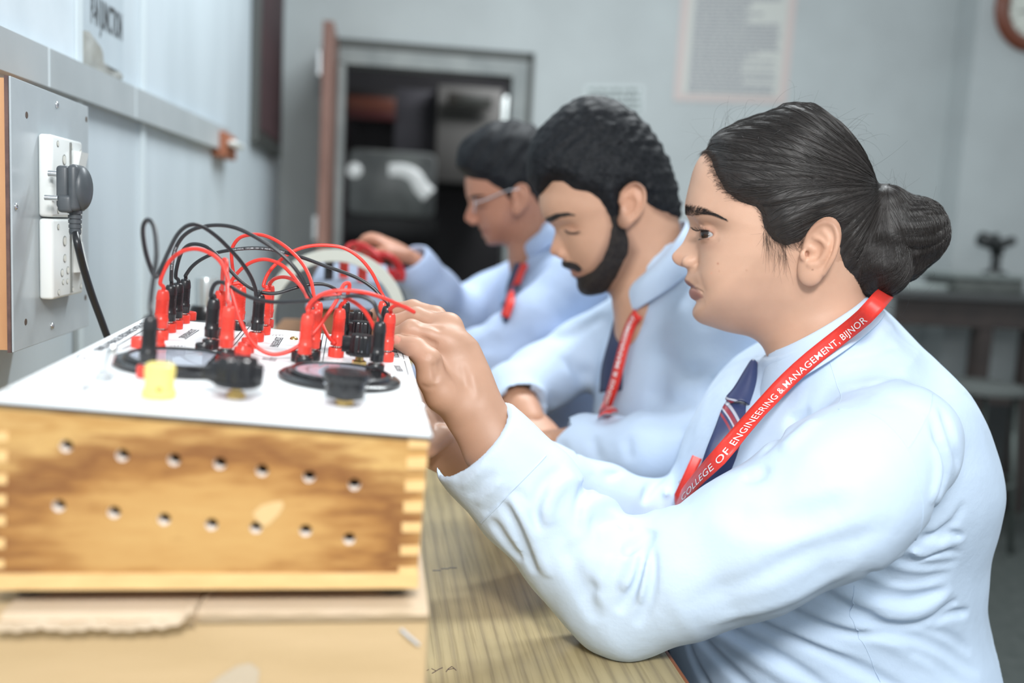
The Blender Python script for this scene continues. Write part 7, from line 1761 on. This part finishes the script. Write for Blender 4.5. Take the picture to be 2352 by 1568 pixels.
def collar_for(H, par, mm, tF, tB, bF, bB, l0, l1, drop=.02):
    def rg(fr, bk, lat, n=40):
        a = H.P3(fr[0], fr[1], 0); b = H.P3(bk[0], bk[1], 0); c = (a+b)/2; h = (a-b)/2; t = np.linspace(0, 2*math.pi, n, endpoint=False)
        return np.array([c+h*math.cos(x)+np.array([0, lat*math.sin(x), 0]) for x in t])
    A = rg(tF, tB, l0); B = rg(bF, bB, l1); n = len(A); rows = []
    for u in np.linspace(0, 1, 5):
        r = []
        for i in range(2, n-1):
            t = 2*math.pi*i/n; w = math.exp(-(min(t, 2*math.pi-t)/.5)**2); p = A[i]*(1-u)+B[i]*u+np.array([.008*math.sin(math.pi*u), .006*math.sin(t)*math.sin(math.pi*u), .01*math.sin(math.pi*u)-drop*w*u]); r.append(H.world(p))
        rows.append(r)
    V, Fs = strip_mesh(rows); o = obj('collar', V, Fs, mm, par); solid(o, .003, 0, 1); return o
collar_for(HB, sh2, mshirt2, (1436, 655), (1572, 505), (1428, 715), (1612, 580), .064, .088)
collar_for(HC, sh3, mshirt3, (1200, 560), (1285, 480), (1196, 600), (1310, 520), .064, .085)
def strip_on(name, fld, pts, half, off, m, par, th=.002, n=40):
    q = hit(fld, [p[0] for p in pts], [p[1] for p in pts], .8, 3.2); c = spline(q, n); T = np.gradient(c, axis=0); T /= np.linalg.norm(T, axis=1)[:, None]
    v = CAMP-c; v /= np.linalg.norm(v, axis=1)[:, None]; nr = field_grad(fld, c, .01)+v*.8; nr -= T*(nr*T).sum(1)[:, None]; nr /= np.linalg.norm(nr, axis=1)[:, None]; B = np.cross(nr, T)
    hf = np.interp(np.linspace(0, 1, n), np.linspace(0, 1, len(np.atleast_1d(half))), np.atleast_1d(half))[:, None] if np.ndim(half) else half
    V, Fs = strip_mesh([c+nr*(off+.003*(1-u*u))+B*hf*u for u in (-1, -.5, 0, .5, 1)]); o = obj(name, V, Fs, m, par); solid(o, th); return o, c, nr, B
strip_on('tie', b_shirt0, [(1441, 690), (1434, 740), (1424, 800), (1416, 850), (1414, 900)], [.013, .017, .021, .025, .027], .006, tie2, man2)
l2, c, nr, B = strip_on('lanyard', b_shirt0, [(1480, 715), (1462, 745), (1447, 790), (1434, 840), (1421, 890), (1405, 940), (1396, 975)], .0095, .014, red_l, man2, .001)
T = np.gradient(c, axis=0); T /= np.linalg.norm(T, axis=1)[:, None]
def lett(txt, c, nr, B, s0, s1, h, par, lift):
    c, nr, B = c[::-1], nr[::-1], B[::-1]; ln = np.r_[0, np.cumsum(np.linalg.norm(np.diff(c, axis=0), axis=1))]; B = B*np.sign((B @ (CR @ np.array([-1., .4, 0]))).mean())
    v, f = text_mesh(txt, 1.0, bold=.02); x = s0*ln[-1]+v[:, 0]/v[:, 0].max()*(s1-s0)*ln[-1]; I = lambda A: np.stack([np.interp(x, ln, A[:, i]) for i in range(3)], 1)
    obj('lanyard_lettering', I(c)+I(B)*((v[:, 1]-.36)*h)[:, None]+I(nr)*lift, f, white_ink, par, False)
lett('COLLEGE OF ENGINEERING & MANAGEMENT', c, nr, B, .10, .98, .0095, l2, .0185)
strip_on('tie', c_shirt0, [(1200, 598), (1190, 630), (1180, 665), (1170, 705), (1162, 745)], [.013, .017, .020, .018, .003], .006, tie2, man3)
strip_on('lanyard', c_shirt0, [(1214, 612), (1204, 635), (1192, 668), (1178, 705), (1164, 735)], .0090, .015, red_l, man3, .001)
# glasses of the third student
gm = mat('glasses_metal', (.75, .76, .78), .12, 1.0)
gl_o = empty('eyeglasses', HC.world(HC.P3(1095, 468, 0))); tag(gl_o, 'thin metal-rimmed eyeglasses worn by the farthest student', 'glasses')
for sy in (1, -1):
    cl = HC.P3(1092, 470, 0)*[1, 0, 1]+np.array([.004, .033*sy, 0]); t = np.linspace(0, 2*math.pi, 30)
    ring_ = [HC.world(cl+np.array([-.004*abs(math.cos(x))*0, .0235*math.cos(x), .0165*math.sin(x)])) for x in t]; mb = MB(); mb.tube(ring_, .0011, 6, False); mb.build('lens_rim', gm, gl_o, True)
    mb = MB(); mb.add([HC.world(cl+np.array([0, .0230*math.cos(x), .0160*math.sin(x)])) for x in t[:-1]], [tuple(range(29))]); mb.build('lens', glassm, gl_o)
    mb = MB(); mb.tube(spline([HC.world(cl+np.array([0, .0235*sy, .004])), HC.world(HC.P3(1110, 458, 0)*[1, 0, 1]+np.array([0, .066*sy, 0])), HC.world(HC.P3(1160, 437, 0)*[1, 0, 1]+np.array([0, .080*sy, 0])), HC.world(HC.P3(1190, 432, 0)*[1, 0, 1]+np.array([0, .083*sy, 0]))], 12), .0016, 6); mb.build('temple_arm', gm, gl_o, True)
mb = MB(); a = HC.P3(1092, 468, 0)*[1, 0, 1]; mb.tube([HC.world(a+np.array([.004, .0095, .003])), HC.world(a+np.array([.007, 0, .006])), HC.world(a+np.array([.004, -.0095, .003]))], .0012, 6); mb.build('bridge', gm, gl_o, True)
# red leads held up by the third student
for k, (pts, r, lb) in enumerate([([(792, 578), (806, 562), (830, 562), (852, 574), (870, 588), (892, 590), (910, 608), (922, 634)], .0054, 'upper'), ([(800, 586), (830, 572), (866, 580), (896, 588), (914, 604), (926, 628), (922, 645)], .0054, 'outer'),
     ([(850, 590), (868, 600), (884, 618), (900, 634), (914, 640)], .0060, 'inner'), ([(838, 585), (858, 604), (880, 612), (906, 626), (916, 618)], .0050, 'middle')]):
    q = spline(np.array([atD(x, y, 1.865+.010*math.sin(i*1.3+k)) for i, (x, y) in enumerate(pts)]), 50); mb = MB(); mb.tube(q, r, 10)
    o = mb.build('red_lead', mat('dark_red_cord', (.50, .020, .022), .4), None, True); tag(o, {'upper': 'red lead reaching farthest left from the raised hand of the student in glasses', 'outer': 'red lead on the outer edge of the bunch hanging from the raised hand', 'inner': 'short thick red lead at the inside bottom of the raised bunch', 'middle': 'red lead crossing the middle of the bunch in the raised hand'}[lb], 'lead', 'red leads in the raised hand')
# trousers and stools under everybody
trm = mat('navy_trousers', (.016, .020, .045), .7)
def trousers(par, x0, Y, xk, zt, name='trousers'):
    seat = np.array([x0, Y, .52])
    def f(P):
        d = ellipsoid(P, seat+[0, 0, .03], (.16, .17, .14))
        for s_ in (1, -1):
            hip = seat+[-.04, .075*s_, 0]; kn = np.array([xk, Y+.10*s_, .535]); an = np.array([xk+.06, Y+.11*s_, .09]); d = smin(d, chain(P, [hip, kn], [.085, .062]), .04); d = smin(d, chain(P, [kn, an], [.060, .045]), .03)
        return d
    v, q = surface_nets(f, [xk-.15, Y-.3, .02], [x0+.3, Y+.3, .85], .010); o = np_mesh(name, v, q, trm, par)
    for s_ in (1, -1):
        def g(P): return smax(smin(ellipsoid(P, [xk+.0, Y+.11*s_, .035], (.12, .045, .035)), ellipsoid(P, [xk+.06, Y+.11*s_, .07], (.05, .04, .06)), .03), .002-P[:, 2], .004)
        v, q = surface_nets(g, [xk-.15, Y+.11*s_-.07, -.01], [xk+.15, Y+.11*s_+.07, .15], .008); np_mesh('shoe', v, q, mat('black_shoe', (.02, .02, .02), .4), par)
trousers(girl, .54, GY, .16, 0); trousers(man2, .56, 1.46, .16, 0); trousers(man3, .46, 1.96, .06, 0)
stool((.50, GY), .40, .16, 'stool under the girl with the hair bun'); stool((.52, 1.46), .40, .16, 'stool under the bearded young man'); stool((.42, 1.96), .40, .16, 'stool under the student in glasses')
